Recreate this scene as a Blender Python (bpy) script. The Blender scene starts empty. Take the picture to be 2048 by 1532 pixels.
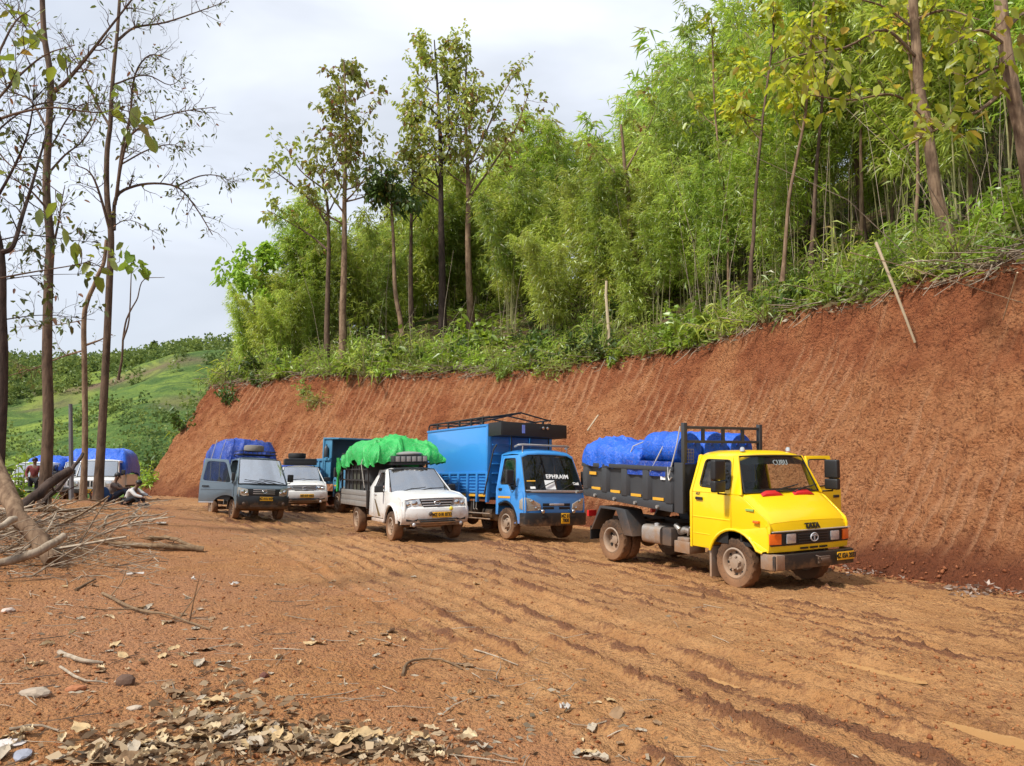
import bpy, bmesh, math, random
import numpy as np
from mathutils import Vector, Matrix, Euler
from mathutils.geometry import tessellate_polygon

S = bpy.context.scene
COL = S.collection
rad = math.radians
random.seed(7)

# ------------------------------------------------------------------ camera, sky, sun, exposure
cam_d = bpy.data.cameras.new('camera')
cam = bpy.data.objects.new('camera', cam_d)
COL.objects.link(cam)
cam.location = (0, 0, 1.6)
cam.rotation_euler = (rad(90 + 6.83), 0, 0)
cam_d.sensor_width = 36.0
cam_d.lens = 27.0
cam_d.clip_start = 0.05
cam_d.clip_end = 6000
S.camera = cam

SUN_EL, SUN_AZ = 50.0, 232.0      # azimuth clockwise from +Y (the way the camera looks)
world = bpy.data.worlds.new('World')
S.world = world
world.use_nodes = True
wn, wl = world.node_tree.nodes, world.node_tree.links
wn.clear()
wo = wn.new('ShaderNodeOutputWorld')
sky = wn.new('ShaderNodeTexSky')
sky.sky_type = 'NISHITA'
sky.sun_disc = False
sky.sun_elevation = rad(SUN_EL)
sky.sun_rotation = rad(SUN_AZ)
bg_sky = wn.new('ShaderNodeBackground')
bg_sky.inputs['Strength'].default_value = 0.10
wl.new(sky.outputs['Color'], bg_sky.inputs['Color'])
tc = wn.new('ShaderNodeTexCoord')
mp = wn.new('ShaderNodeMapping')
mp.inputs['Scale'].default_value = (1.0, 1.0, 2.6)
mp.inputs['Location'].default_value = (0.35, 0.2, 0.9)
wl.new(tc.outputs['Generated'], mp.inputs['Vector'])
n1 = wn.new('ShaderNodeTexNoise')
n1.inputs['Scale'].default_value = 1.7
n1.inputs['Detail'].default_value = 5
n1.inputs['Roughness'].default_value = 0.5
n1.inputs['Distortion'].default_value = 0.4
wl.new(mp.outputs['Vector'], n1.inputs['Vector'])
cr = wn.new('ShaderNodeValToRGB')                     # grey bellies to white tops of the cloud deck
cr.color_ramp.elements[0].position = 0.36
cr.color_ramp.elements[0].color = (0.415, 0.445, 0.495, 1)
cr.color_ramp.elements[1].position = 0.64
cr.color_ramp.elements[1].color = (0.675, 0.715, 0.79, 1)
wl.new(n1.outputs['Fac'], cr.inputs['Fac'])
bg_cl = wn.new('ShaderNodeBackground')
bg_cl.inputs['Strength'].default_value = 1.0
wl.new(cr.outputs['Color'], bg_cl.inputs['Color'])
n2 = wn.new('ShaderNodeTexNoise')
n2.inputs['Scale'].default_value = 1.1
n2.inputs['Detail'].default_value = 3
wl.new(mp.outputs['Vector'], n2.inputs['Vector'])
mr = wn.new('ShaderNodeMapRange')                     # thin places let a little blue through
mr.inputs['From Min'].default_value = 0.40
mr.inputs['From Max'].default_value = 0.72
mr.inputs['To Min'].default_value = 0.95
mr.inputs['To Max'].default_value = 0.55
wl.new(n2.outputs['Fac'], mr.inputs['Value'])
mx = wn.new('ShaderNodeMixShader')
wl.new(mr.outputs['Result'], mx.inputs['Fac'])
wl.new(bg_sky.outputs['Background'], mx.inputs[1])
wl.new(bg_cl.outputs['Background'], mx.inputs[2])
wl.new(mx.outputs['Shader'], wo.inputs['Surface'])

sun_d = bpy.data.lights.new('sun', 'SUN')
sun_d.energy = 3.3
sun_d.angle = rad(5)
sun_d.color = (1.0, 0.95, 0.86)
sun = bpy.data.objects.new('sun', sun_d)
COL.objects.link(sun)
sun.location = (-20, -20, 60)
sd = Vector((math.sin(rad(SUN_AZ)) * math.cos(rad(SUN_EL)), math.cos(rad(SUN_AZ)) * math.cos(rad(SUN_EL)), math.sin(rad(SUN_EL))))
sun.rotation_euler = sd.to_track_quat('Z', 'Y').to_euler()

S.view_settings.view_transform = 'Standard'
S.view_settings.look = 'None'
S.view_settings.gamma = 1
S.view_settings.exposure = 0.64
S.view_settings.use_curve_mapping = False
S.render.engine = 'CYCLES'
S.cycles.use_denoising = True
S.cycles.max_bounces = 7
S.cycles.diffuse_bounces = 3
S.cycles.transparent_max_bounces = 12
S.cycles.caustics_reflective = False
S.cycles.caustics_refractive = False

# ------------------------------------------------------------------ tags and objects
def tag(o, label=None, cat=None, group=None, kind=None):
    if label: o['label'] = label
    if cat: o['category'] = cat
    if group: o['group'] = group
    if kind: o['kind'] = kind
    return o

def thing(name, label, cat, loc=(0, 0, 0), rot=(0, 0, 0), group=None):
    o = bpy.data.objects.new(name, None)
    o.empty_display_size = 0.3
    COL.objects.link(o)
    o.location = loc
    o.rotation_euler = rot
    return tag(o, label, cat, group)

def link(name, me, parent=None, loc=None, rot=None, scale=None):
    o = bpy.data.objects.new(name, me)
    COL.objects.link(o)
    if parent is not None: o.parent = parent
    if loc is not None: o.location = loc
    if rot is not None: o.rotation_euler = rot
    if scale is not None: o.scale = (scale,) * 3 if np.isscalar(scale) else scale
    return o

def mesh_np(name, v, f, mats=(), smooth=False, attrs=None):
    v = np.asarray(v, np.float32); f = np.asarray(f, np.int32)
    me = bpy.data.meshes.new(name)
    k = f.shape[1]
    me.vertices.add(len(v)); me.vertices.foreach_set('co', v.ravel())
    me.loops.add(f.size); me.loops.foreach_set('vertex_index', f.ravel())
    me.polygons.add(len(f)); me.polygons.foreach_set('loop_start', np.arange(0, f.size, k, dtype=np.int32))
    if smooth: me.polygons.foreach_set('use_smooth', np.ones(len(f), bool))
    for n, a in (attrs or {}).items():
        at = me.attributes.new(n, 'FLOAT', 'POINT'); at.data.foreach_set('value', np.asarray(a, np.float32).ravel())
    for m in (mats if isinstance(mats, (list, tuple)) else [mats]): me.materials.append(m)
    me.update(calc_edges=True)
    return me

def grid_faces(nr, nc):
    i = np.arange(nr - 1)[:, None] * nc + np.arange(nc - 1)[None, :]
    return np.stack([i, i + 1, i + nc + 1, i + nc], -1).reshape(-1, 4)

# ------------------------------------------------------------------ numpy noise
def _h(ix, iy, s):
    h = (ix.astype(np.int64) * 374761393 + iy.astype(np.int64) * 668265263 + s * 974711) & 0xffffffff
    h = ((h ^ (h >> 13)) * 1274126177) & 0xffffffff
    return ((h ^ (h >> 16)) & 0xffff) / 32767.5 - 1.0

def vnoise(x, y, s=0):
    x = np.asarray(x, float); y = np.asarray(y, float)
    ix, iy = np.floor(x), np.floor(y)
    fx, fy = x - ix, y - iy
    fx = fx * fx * fx * (fx * (fx * 6 - 15) + 10); fy = fy * fy * fy * (fy * (fy * 6 - 15) + 10)
    a, b, c, d = _h(ix, iy, s), _h(ix + 1, iy, s), _h(ix, iy + 1, s), _h(ix + 1, iy + 1, s)
    return (a * (1 - fx) + b * fx) * (1 - fy) + (c * (1 - fx) + d * fx) * fy

def fbm(x, y, o=4, s=0, g=0.5):
    t = 0; a = 1.0; x = np.asarray(x, float); y = np.asarray(y, float)
    for i in range(o):
        t = t + a * vnoise(x, y, s + i * 17); x, y = x * 1.93 + y * 0.41 + 3.1, y * 1.93 - x * 0.41 + 7.7; a *= g
    return t

def sstep(a, b, x):
    t = np.clip((np.asarray(x, float) - a) / (b - a), 0, 1)
    return t * t * (3 - 2 * t)
# ------------------------------------------------------------------ the lie of the land
FOOT = np.array([(15, -8), (12.2, 0), (10.2, 7), (8.25, 12.4), (6.9, 15.9), (5.2, 21), (2.6, 27), (-2, 31.4), (-8, 35.3), (-14, 39.0), (-18.6, 41.6),
                 (-22.0, 44.8), (-23.2, 49.0), (-24.3, 57), (-27.5, 68), (-37, 95), (-48, 125)], float)

def catmull(P, n):
    P = np.asarray(P, float); out = []
    Q = np.vstack([2 * P[0] - P[1], P, 2 * P[-1] - P[-2]])
    for i in range(1, len(Q) - 2):
        t = np.linspace(0, 1, n, endpoint=False)[:, None]
        p0, p1, p2, p3 = Q[i - 1], Q[i], Q[i + 1], Q[i + 2]
        out.append(0.5 * (2 * p1 + (p2 - p0) * t + (2 * p0 - 5 * p1 + 4 * p2 - p3) * t * t + (3 * p1 - p0 - 3 * p2 + p3) * t ** 3))
    return np.vstack(out + [P[-1:]])

def resample(P, step):
    d = np.r_[0, np.cumsum(np.linalg.norm(np.diff(P, axis=0), axis=1))]
    s = np.arange(0, d[-1], step)
    return np.stack([np.interp(s, d, P[:, k]) for k in range(P.shape[1])], 1), s

FP, FS = resample(catmull(FOOT, 40), 0.07)
_T = np.gradient(FP, axis=0)
_k = np.ones(31) / 31
_T = np.stack([np.convolve(np.pad(_T[:, i], 15, 'edge'), _k, 'valid') for i in (0, 1)], 1)
_T /= np.linalg.norm(_T, axis=1)[:, None]
FN = np.stack([_T[:, 1], -_T[:, 0]], 1)              # points into the hill

def edge_dist(x, y):
    """signed distance behind the foot of the cut (positive: in the hill) and the arc length of the nearest foot point"""
    x = np.asarray(x, float).ravel(); y = np.asarray(y, float).ravel()
    P = FP[::6]; Nn = FN[::6]; Sx = FS[::6]
    D = np.empty(len(x)); A = np.empty(len(x))
    for i in range(0, len(x), 20000):
        q = np.stack([x[i:i + 20000], y[i:i + 20000]], 1)
        d2 = ((q[:, None, :] - P[None]) ** 2).sum(-1)
        j = d2.argmin(1)
        sg = np.sign(((q - P[j]) * Nn[j]).sum(1))
        D[i:i + 20000] = np.sqrt(d2[np.arange(len(j)), j]) * np.where(sg == 0, 1, sg); A[i:i + 20000] = Sx[j]
    return D, A

def base_z(x, y):
    x = np.asarray(x, float); y = np.asarray(y, float)
    z = -0.03 * (np.clip(x, -24, 12) + 2)
    m = np.exp(-((x + 13.2) / 3.6) ** 2 - ((y - 21.5) / 6.0) ** 2) * 0.55          # spoil berm on the left of the road
    m += np.exp(-((x + 9.6) / 1.9) ** 2 - ((y - 13.6) / 2.6) ** 2) * 0.22
    z = z + m
    v = np.maximum(sstep(-19, -34, x) * sstep(20, 34, y), sstep(49, 66, y) * sstep(-10, -16, x))
    z = z - v * 7.0
    z = z - sstep(-26, -60, x) * 6.0
    return z

BANK_T = 4.35
def bank_profile(t):
    t = np.asarray(t, float)
    return np.interp(t, [0, .7, 1.1, 3.6, 4.35, 5.2], [0, .58, 1.14, 5.35, 6.68, 7.2])

def edge_drop(s):                                    # the edge of the cut rises and dips
    return 0.32 * vnoise(s * 0.16, s * 0 + 3.3, 5) + 0.14 * vnoise(s * 0.55, s * 0 + 1.7, 9)

HILL_END = FS[np.argmin(((FP - np.array([-18.4, 41.8])) ** 2).sum(1))]
def hill_z(x, y, D=None, A=None):
    if D is None: D, A = edge_dist(x, y)
    x = np.asarray(x, float).ravel(); y = np.asarray(y, float).ravel()
    k = 0.47 + 0.20 * sstep(HILL_END - 6, HILL_END - 34, A)
    far = np.maximum(D - 5.2, 0)
    z = -0.03 * (np.clip(x, -24, 12) + 2) + bank_profile(np.minimum(D, 5.2)) + k * far * (1 - 0.0035 * np.minimum(far, 80)) + edge_drop(A)
    z = z + sstep(1, 8, far) * 0.5 * fbm(x * .12, y * .12, 3, 21)
    return z

# road frame: u to the right across the road, v along it away from the camera
RO = np.array([1.15, 4.75]); RV = np.array([-.46, .888]); RU = np.array([.888, .46])
def road_uv(x, y):
    x = np.asarray(x, float); y = np.asarray(y, float)
    u = (x - RO[0]) * RU[0] + (y - RO[1]) * RU[1]; v = (x - RO[0]) * RV[0] + (y - RO[1]) * RV[1]
    u = u + 0.010 * np.maximum(v - 16, 0) ** 2 + 0.25 * vnoise(v * .13, v * 0 + .5, 31)
    return u, v

_rr = np.random.default_rng(4)
RUTS = [(-.25 + .47 * i + _rr.uniform(-.12, .12), _rr.uniform(.075, .14), _rr.uniform(.016, .042)) for i in range(21)]
PUDDLES = [(3.35, 5.75, .95, .30, .10), (1.75, 7.0, .46, .15, .07), (1.05, 8.55, .40, .16, .06), (3.2, 7.35, .5, .14, .06), (-5.2, 22.5, 1.5, .45, .05), (6.35, 11.55, .8, .18, .06), (.3, 10.9, .5, .14, .05)]
_rdir = math.atan2(RV[1], RV[0])
def churn_mask(x, y, u, v):
    """bands of red clay churned up beside the wheel tracks, broken along the road"""
    w = .25 * vnoise(u * 1.1, v * .5, 175)
    s1 = fbm((u + w) * 2.1, v * .20, 4, 171); s2 = fbm((u + w) * 4.6, v * .55, 3, 173)
    c = .55 * sstep(.45, .95, s1 + .45 * s2 + .3 * vnoise(x * 2.1, y * 2.1, 179)) + .6 * sstep(.45, .85, s2)
    for i, (ru, wd, dep) in enumerate(RUTS):
        du = u - ru - .07 * vnoise(v * .22, v * 0 + i * 3.1, 40 + i)
        c = c + .9 * np.exp(-((np.abs(du) - wd * 1.5) / (wd * .55)) ** 2) * sstep(.05, .55, vnoise(v * .62, v * 0 + i * 5.7, 70 + i) + .5 * vnoise(x * 3.1, y * 3.1, 75 + i))
        c = c * (1 - .75 * np.exp(-(du / wd) ** 4))
    return np.clip(c, 0, 1.25)

def ground_z(x, y):
    x = np.asarray(x, float); y = np.asarray(y, float)
    z = base_z(x, y)
    u, v = road_uv(x, y)
    road = sstep(-.6, .3, u + .25 * vnoise(x * .6, y * .6, 3)) * sstep(11.5, 9.0, u)
    near = sstep(60, 30, y)
    z = z + near * 0.05 * fbm(x * .35, y * .35, 3, 2)
    # ruts with squeezed-up shoulders
    for i, (ru, w, dep) in enumerate(RUTS):
        du = u - ru - .07 * vnoise(v * .22, v * 0 + i * 3.1, 40 + i)
        on = sstep(-.55, .1, vnoise(v * .16, v * 0 + i * 7.3, 60 + i))
        rut = -np.exp(-(du / w) ** 4) * dep
        sh = (np.exp(-((du - w * 1.5) / (.45 * w)) ** 2) + np.exp(-((du + w * 1.5) / (.45 * w)) ** 2)) * dep * (.55 + .75 * vnoise(x * 2.6, y * 2.6, 80 + i))
        lug = np.exp(-(du / w) ** 4) * .012 * np.maximum(0, np.sin(v * 46 + np.abs(du) * 30 * (1 if i % 2 else -1)))
        z = z + near * on * (rut + sh + lug)
    # churned lumps on the road, gentler crumbs off it
    churn = churn_mask(x, y, u, v)
    a = fbm(x * 2.3, y * 2.3, 3, 101); b = fbm(x * 6.5, y * 6.5, 3, 131); c = fbm(x * 17, y * 17, 2, 151)
    wu, wv = u + .12 * a, v + .12 * b
    k1 = np.maximum(vnoise(wu * 9, wv * 5.5, 181) - .02, 0) ** .6; k2 = np.maximum(vnoise(x * 19 + a, y * 17 + b, 191) - .08, 0) ** .6
    k3 = np.maximum(vnoise(x * 38 + c, y * 33, 193) - .1, 0) ** .7
    z = z + near * road * (.010 * a + churn * (.006 + .040 * k1 * sstep(-.5, .4, a) + .036 * k2 * sstep(-.5, .2, b) + .016 * k3) + .004 * k3 + .012 * k2 * sstep(.0, .8, a))
    z = z + near * (1 - road) * (.014 * a + .008 * b + .014 * k2 * sstep(-.2, .8, a) + .009 * k3)
    for px, py, l, w, dep in PUDDLES:
        dx, dy = x - px, y - py
        al = (dx * math.cos(_rdir) + dy * math.sin(_rdir)) / l; ac = (-dx * math.sin(_rdir) + dy * math.cos(_rdir)) / w
        r2 = al * al + ac * ac
        z = z - dep * np.exp(-r2 * .8)
    return z

_GX, _GY = np.arange(-34, 16, .07), np.arange(2.5, 50, .07)
_GM = ground_z(*np.meshgrid(_GX, _GY))
def gz(x, y):
    i = min(max(int((x + 34) / .07), 0), len(_GX) - 2); j = min(max(int((y - 2.5) / .07), 0), len(_GY) - 2); f = (x + 34) / .07 - i; g = (y - 2.5) / .07 - j
    return float((_GM[j, i] * (1 - f) + _GM[j, i + 1] * f) * (1 - g) + (_GM[j + 1, i] * (1 - f) + _GM[j + 1, i + 1] * f) * g)
# ------------------------------------------------------------------ materials
class NT:
    def __init__(s, name):
        s.m = bpy.data.materials.new(name); s.m.use_nodes = True
        s.n = s.m.node_tree.nodes; s.l = s.m.node_tree.links; s.n.clear()
        s.out = s.n.new('ShaderNodeOutputMaterial')
    def node(s, t, **k):
        n = s.n.new(t)
        for a, v in k.items():
            if a.startswith('i_'): s.set(n.inputs[a[2:].replace('_', ' ')], v)
            else: setattr(n, a, v)
        return n
    def set(s, sock, v):
        if hasattr(v, 'links') or hasattr(v, 'is_linked'): s.l.new(v, sock)
        else: sock.default_value = v
    def noise(s, scale, detail=4, rough=.55, vec=None, dist=0):
        n = s.node('ShaderNodeTexNoise'); n.inputs['Scale'].default_value = scale; n.inputs['Detail'].default_value = detail
        n.inputs['Roughness'].default_value = rough; n.inputs['Distortion'].default_value = dist
        if vec is not None: s.l.new(vec, n.inputs['Vector'])
        return n.outputs['Fac']
    def coord(s, kind='Object'): return s.node('ShaderNodeTexCoord').outputs[kind]
    def rng(s, v, a, b, c=0, d=1, smooth=True):
        n = s.node('ShaderNodeMapRange'); n.interpolation_type = 'SMOOTHSTEP' if smooth else 'LINEAR'
        for k, x in zip(('Value', 'From Min', 'From Max', 'To Min', 'To Max'), (v, a, b, c, d)): s.set(n.inputs[k], x)
        return n.outputs['Result']
    def math(s, op, a, b=0.0, c=False):
        n = s.node('ShaderNodeMath', operation=op, use_clamp=c); s.set(n.inputs[0], a); s.set(n.inputs[1], b); return n.outputs[0]
    def mix(s, f, a, b):
        n = s.node('ShaderNodeMix', data_type='RGBA')
        s.set(n.inputs[0], f); s.set(n.inputs[6], a if hasattr(a, 'is_linked') else (*a, 1)); s.set(n.inputs[7], b if hasattr(b, 'is_linked') else (*b, 1))
        return n.outputs[2]
    def attr(s, name):
        n = s.node('ShaderNodeAttribute'); n.attribute_name = name; return n.outputs['Fac']
    def rand(s): return s.node('ShaderNodeObjectInfo').outputs['Random']
    def bump(s, h, dist=.02, strength=1.0, normal=None):
        n = s.node('ShaderNodeBump'); s.set(n.inputs['Height'], h); n.inputs['Distance'].default_value = dist; n.inputs['Strength'].default_value = strength
        if normal is not None: s.l.new(normal, n.inputs['Normal'])
        return n.outputs['Normal']
    def pbr(s, col, rough=.6, metal=0, normal=None, coat=0, spec=.5, **k):
        n = s.node('ShaderNodeBsdfPrincipled')
        s.set(n.inputs['Base Color'], col if hasattr(col, 'is_linked') else (*col, 1))
        s.set(n.inputs['Roughness'], rough); s.set(n.inputs['Metallic'], metal); s.set(n.inputs['Coat Weight'], coat)
        n.inputs['Coat Roughness'].default_value = .08; s.set(n.inputs['Specular IOR Level'], spec)
        if normal is not None: s.l.new(normal, n.inputs['Normal'])
        for a, v in k.items(): s.set(n.inputs[a.replace('_', ' ')], v)
        s.l.new(n.outputs[0], s.out.inputs['Surface'])
        return n

MUD = (.30, .135, .050)
MUD_PALE = (.36, .19, .085)
def paint(name, col, rough=.4, metal=0, coat=0, dirt=(.95, .25), amount=.9, var=.06, bump=0, mud=MUD_PALE, spec=.5, film_max=.10):
    """paint, metal or plastic on a vehicle; road mud thrown up on it thins out with height above the ground"""
    t = NT(name); co = t.coord('Object')
    n = t.noise(6, 4, vec=co); fine = t.noise(38, 3, .6, vec=co)
    base = t.mix(n, tuple(c * (1 - var) for c in col), tuple(min(1, c * (1 + var)) for c in col))
    z = t.node('ShaderNodeSeparateXYZ'); t.l.new(co, z.inputs[0])
    hgt = t.math('ADD', z.outputs[2], t.math('MULTIPLY', t.math('SUBTRACT', n, .5), .7))
    m = t.rng(hgt, dirt[0], dirt[1])
    m = t.math('MULTIPLY', m, t.rng(t.math('ADD', fine, t.math('MULTIPLY', m, .25)), .35, .62), True)
    film = t.rng(z.outputs[2], 2.2, .3, .0, film_max)
    m = t.math('MULTIPLY', t.math('MAXIMUM', m, film), amount, True)
    c = t.mix(m, base, mud)
    r = t.math('ADD', rough, t.math('MULTIPLY', m, .85 - rough), True)
    nrm = t.bump(fine, .004 + bump, .35) if bump else None
    t.pbr(c, r, metal, nrm, t.math('MULTIPLY', t.math('SUBTRACT', 1.0, m, True), coat) if coat else 0, spec)
    return t.m

def plain(name, col, rough=.6, metal=0, var=.15, scale=8, bump=0, coat=0, spec=.5):
    t = NT(name); co = t.coord('Object'); n = t.noise(scale, 4, vec=co)
    c = t.mix(n, tuple(x * (1 - var) for x in col), tuple(min(1, x * (1 + var)) for x in col))
    t.pbr(c, rough, metal, t.bump(n, bump) if bump else None, coat, spec)
    return t.m

def glass_mat(name, tint=(.55, .6, .58), refl=.04, dust=.06):
    t = NT(name)
    tr = t.node('ShaderNodeBsdfTransparent'); tr.inputs[0].default_value = (*tint, 1)
    gl = t.node('ShaderNodeBsdfGlossy'); gl.inputs['Roughness'].default_value = .02; gl.inputs[0].default_value = (.95, .97, 1, 1)
    lw = t.node('ShaderNodeLayerWeight'); lw.inputs['Blend'].default_value = .5; fr = t.math('MULTIPLY', t.math('POWER', lw.outputs['Facing'], 4.0), .9)
    a = t.node('ShaderNodeMixShader'); t.l.new(t.math('ADD', fr, refl, True), a.inputs[0]); t.l.new(tr.outputs[0], a.inputs[1]); t.l.new(gl.outputs[0], a.inputs[2])
    df = t.node('ShaderNodeBsdfDiffuse'); df.inputs[0].default_value = (.42, .36, .30, 1)
    b = t.node('ShaderNodeMixShader'); t.l.new(t.math('MULTIPLY', t.rng(t.noise(5, 4, vec=t.coord('Object')), .3, .8), dust * 2), b.inputs[0]); t.l.new(a.outputs[0], b.inputs[1]); t.l.new(df.outputs[0], b.inputs[2])
    t.l.new(b.outputs[0], t.out.inputs['Surface'])
    return t.m

def leaf_mat(name, a, b, trans=.38, gloss=.05, rnd=.5, c=None):
    """two greens mixed by a per-leaf and a per-plant random; light passes through the blade"""
    t = NT(name)
    f = t.math('ADD', t.math('MULTIPLY', t.attr('tint'), 1 - rnd), t.math('MULTIPLY', t.rand(), rnd), True)
    col = t.mix(f, a, b)
    if c is not None: col = t.mix(t.rng(t.attr('tint'), .86, .97), col, c)
    hv = t.node('ShaderNodeHueSaturation'); rn = t.rand(); t.l.new(t.rng(rn, 0, 1, .478, .512, False), hv.inputs['Hue']); t.l.new(t.rng(t.math('FRACT', t.math('MULTIPLY', rn, 7.3)), 0, 1, .72, 1.28, False), hv.inputs['Value']); t.l.new(col, hv.inputs['Color']); col = hv.outputs[0]
    d = t.node('ShaderNodeBsdfDiffuse'); t.l.new(col, d.inputs[0])
    tl = t.node('ShaderNodeBsdfTranslucent')
    hs = t.node('ShaderNodeHueSaturation'); hs.inputs['Hue'].default_value = .49; hs.inputs['Value'].default_value = 1.5; t.l.new(col, hs.inputs['Color']); t.l.new(hs.outputs[0], tl.inputs[0])
    m = t.node('ShaderNodeMixShader'); m.inputs[0].default_value = trans; t.l.new(d.outputs[0], m.inputs[1]); t.l.new(tl.outputs[0], m.inputs[2])
    g = t.node('ShaderNodeBsdfGlossy'); g.inputs['Roughness'].default_value = .42; g.inputs[0].default_value = (.8, .85, .8, 1)
    m2 = t.node('ShaderNodeMixShader'); m2.inputs[0].default_value = gloss; t.l.new(m.outputs[0], m2.inputs[1]); t.l.new(g.outputs[0], m2.inputs[2])
    t.l.new(m2.outputs[0], t.out.inputs['Surface'])
    return t.m

def bark_mat(name, a, b, scale=9, bump=.02):
    t = NT(name); co = t.coord('Object')
    mpn = t.node('ShaderNodeMapping'); mpn.inputs['Scale'].default_value = (1, 1, .22); t.l.new(co, mpn.inputs[0])
    n = t.noise(scale, 5, .65, mpn.outputs[0], .6); n2 = t.noise(1.6, 3, vec=co)
    f = t.math('ADD', t.math('MULTIPLY', t.rng(n, .32, .68), .65), t.math('MULTIPLY', t.rng(n2, .35, .65), .4), True)
    t.pbr(t.mix(f, a, b), .9, 0, t.bump(n, bump), spec=.2)
    return t.m

def mat_ground():
    t = NT('red_mud_ground'); co = t.coord('Object')
    road = t.attr('road'); wet = t.attr('wet'); far = t.attr('far')
    big = t.noise(.35, 4, vec=co); mid = t.noise(2.2, 5, .6, co); fine = t.noise(16, 5, .65, co); grit = t.noise(70, 3, .6, co)
    soil = t.mix(t.rng(mid, .3, .7), (.320, .138, .044), (.415, .195, .070))
    soil = t.mix(t.rng(big, .35, .65), soil, (.370, .170, .074))
    vo = t.node('ShaderNodeTexVoronoi'); vo.inputs['Scale'].default_value = 26; t.l.new(co, vo.inputs['Vector']); crumb = vo.outputs['Distance']
    vo2 = t.node('ShaderNodeTexVoronoi'); vo2.inputs['Scale'].default_value = 60; t.l.new(co, vo2.inputs['Vector'])
    soil = t.mix(t.math('MULTIPLY', t.rng(fine, .52, .64), .6), soil, (.165, .054, .022))
    mud = t.mix(t.rng(mid, .3, .72), (.390, .185, .064), (.480, .252, .100))
    mud = t.mix(t.math('MULTIPLY', t.rng(fine, .51, .62), .55), mud, (.205, .084, .031))  # small shaded crevices painted into the mud colour
    mud = t.mix(t.math('MULTIPLY', t.rng(t.noise(5.5, 5, .65, co), .52, .64), .45), mud, (.25, .108, .042))
    ch = t.attr('churn')
    mud = t.mix(t.math('MULTIPLY', t.rng(t.math('ADD', ch, t.math('MULTIPLY', t.math('SUBTRACT', t.noise(6, 5, .75, co), .5), 2.6)), .34, 1.10), .62), mud, (.270, .112, .042))
    mud = t.mix(t.math('MULTIPLY', t.rng(t.math('ADD', t.math('MULTIPLY', ch, .5), t.math('SUBTRACT', t.noise(19, 4, .7, co), .30)), .40, .60), .75), mud, (.125, .042, .018))
    c = t.mix(road, soil, mud)
    c = t.mix(t.math('MULTIPLY', wet, .5), c, (.26, .118, .045))
    c = t.mix(t.rng(grit, .66, .80, 0, .35), c, (.46, .27, .14))
    c = t.mix(far, c, (.075, .12, .022))
    h = t.math('ADD', t.math('ADD', t.math('MULTIPLY', fine, .9), t.math('MULTIPLY', grit, .35)), t.math('SUBTRACT', 0.0, t.math('ADD', t.math('MULTIPLY', crumb, .45), t.math('MULTIPLY', vo2.outputs['Distance'], .22))))
    r = t.math('SUBTRACT', .88, t.math('MULTIPLY', t.math('ADD', wet, t.math('MULTIPLY', road, .45)), .36))
    t.pbr(c, r, 0, t.bump(h, .060, 1.0), spec=.35)
    return t.m

def mat_bank():
    t = NT('cut_red_soil'); co = t.coord('Object')
    g = t.attr('groove'); hh = t.attr('height')
    big = t.noise(.45, 4, vec=co); mid = t.noise(2.6, 5, .62, co); fine = t.noise(11, 6, .68, co); grit = t.noise(48, 4, .65, co)
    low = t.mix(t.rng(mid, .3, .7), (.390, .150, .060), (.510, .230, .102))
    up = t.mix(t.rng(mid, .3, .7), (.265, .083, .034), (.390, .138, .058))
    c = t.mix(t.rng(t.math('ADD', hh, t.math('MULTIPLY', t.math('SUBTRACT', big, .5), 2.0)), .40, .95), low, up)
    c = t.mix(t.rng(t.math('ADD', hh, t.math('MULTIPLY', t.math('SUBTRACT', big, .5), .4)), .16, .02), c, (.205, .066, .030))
    c = t.mix(t.math('MULTIPLY', g, .95), c, (.56, .29, .155))
    vo = t.node('ShaderNodeTexVoronoi'); vo.inputs['Scale'].default_value = 13; t.l.new(co, vo.inputs['Vector'])
    vo2 = t.node('ShaderNodeTexVoronoi'); vo2.inputs['Scale'].default_value = 31; t.l.new(co, vo2.inputs['Vector'])
    ng = t.math('SUBTRACT', 1.0, t.math('MULTIPLY', g, .75))
    c = t.mix(t.math('MULTIPLY', t.math('MULTIPLY', t.rng(fine, .53, .62), .72), ng), c, (.125, .040, .020))  # shade of the crumbly pits painted into the soil colour
    c = t.mix(t.math('MULTIPLY', t.math('MULTIPLY', t.rng(t.noise(4.5, 5, .7, co), .56, .68), .45), ng), c, (.15, .050, .024))
    c = t.mix(t.rng(grit, .66, .78, 0, .45), c, (.45, .22, .11))
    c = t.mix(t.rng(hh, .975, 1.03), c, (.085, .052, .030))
    h = t.math('ADD', t.math('ADD', fine, t.math('MULTIPLY', grit, .35)), t.math('SUBTRACT', 0.0, t.math('ADD', t.math('MULTIPLY', vo.outputs['Distance'], .55), t.math('MULTIPLY', vo2.outputs['Distance'], .25))))
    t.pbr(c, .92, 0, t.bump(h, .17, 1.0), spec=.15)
    return t.m

def mat_litter():
    t = NT('forest_floor'); co = t.coord('Object')
    mid = t.noise(1.5, 5, .6, co); fine = t.noise(12, 5, .7, co)
    c = t.mix(t.rng(mid, .35, .65), (.060, .040, .022), (.125, .088, .050))
    c = t.mix(t.rng(fine, .55, .75), c, (.19, .15, .095))
    c = t.mix(t.rng(t.noise(.5, 3, vec=co), .45, .6), c, (.050, .075, .016))
    t.pbr(c, .95, 0, t.bump(fine, .05), spec=.1)
    return t.m

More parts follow.
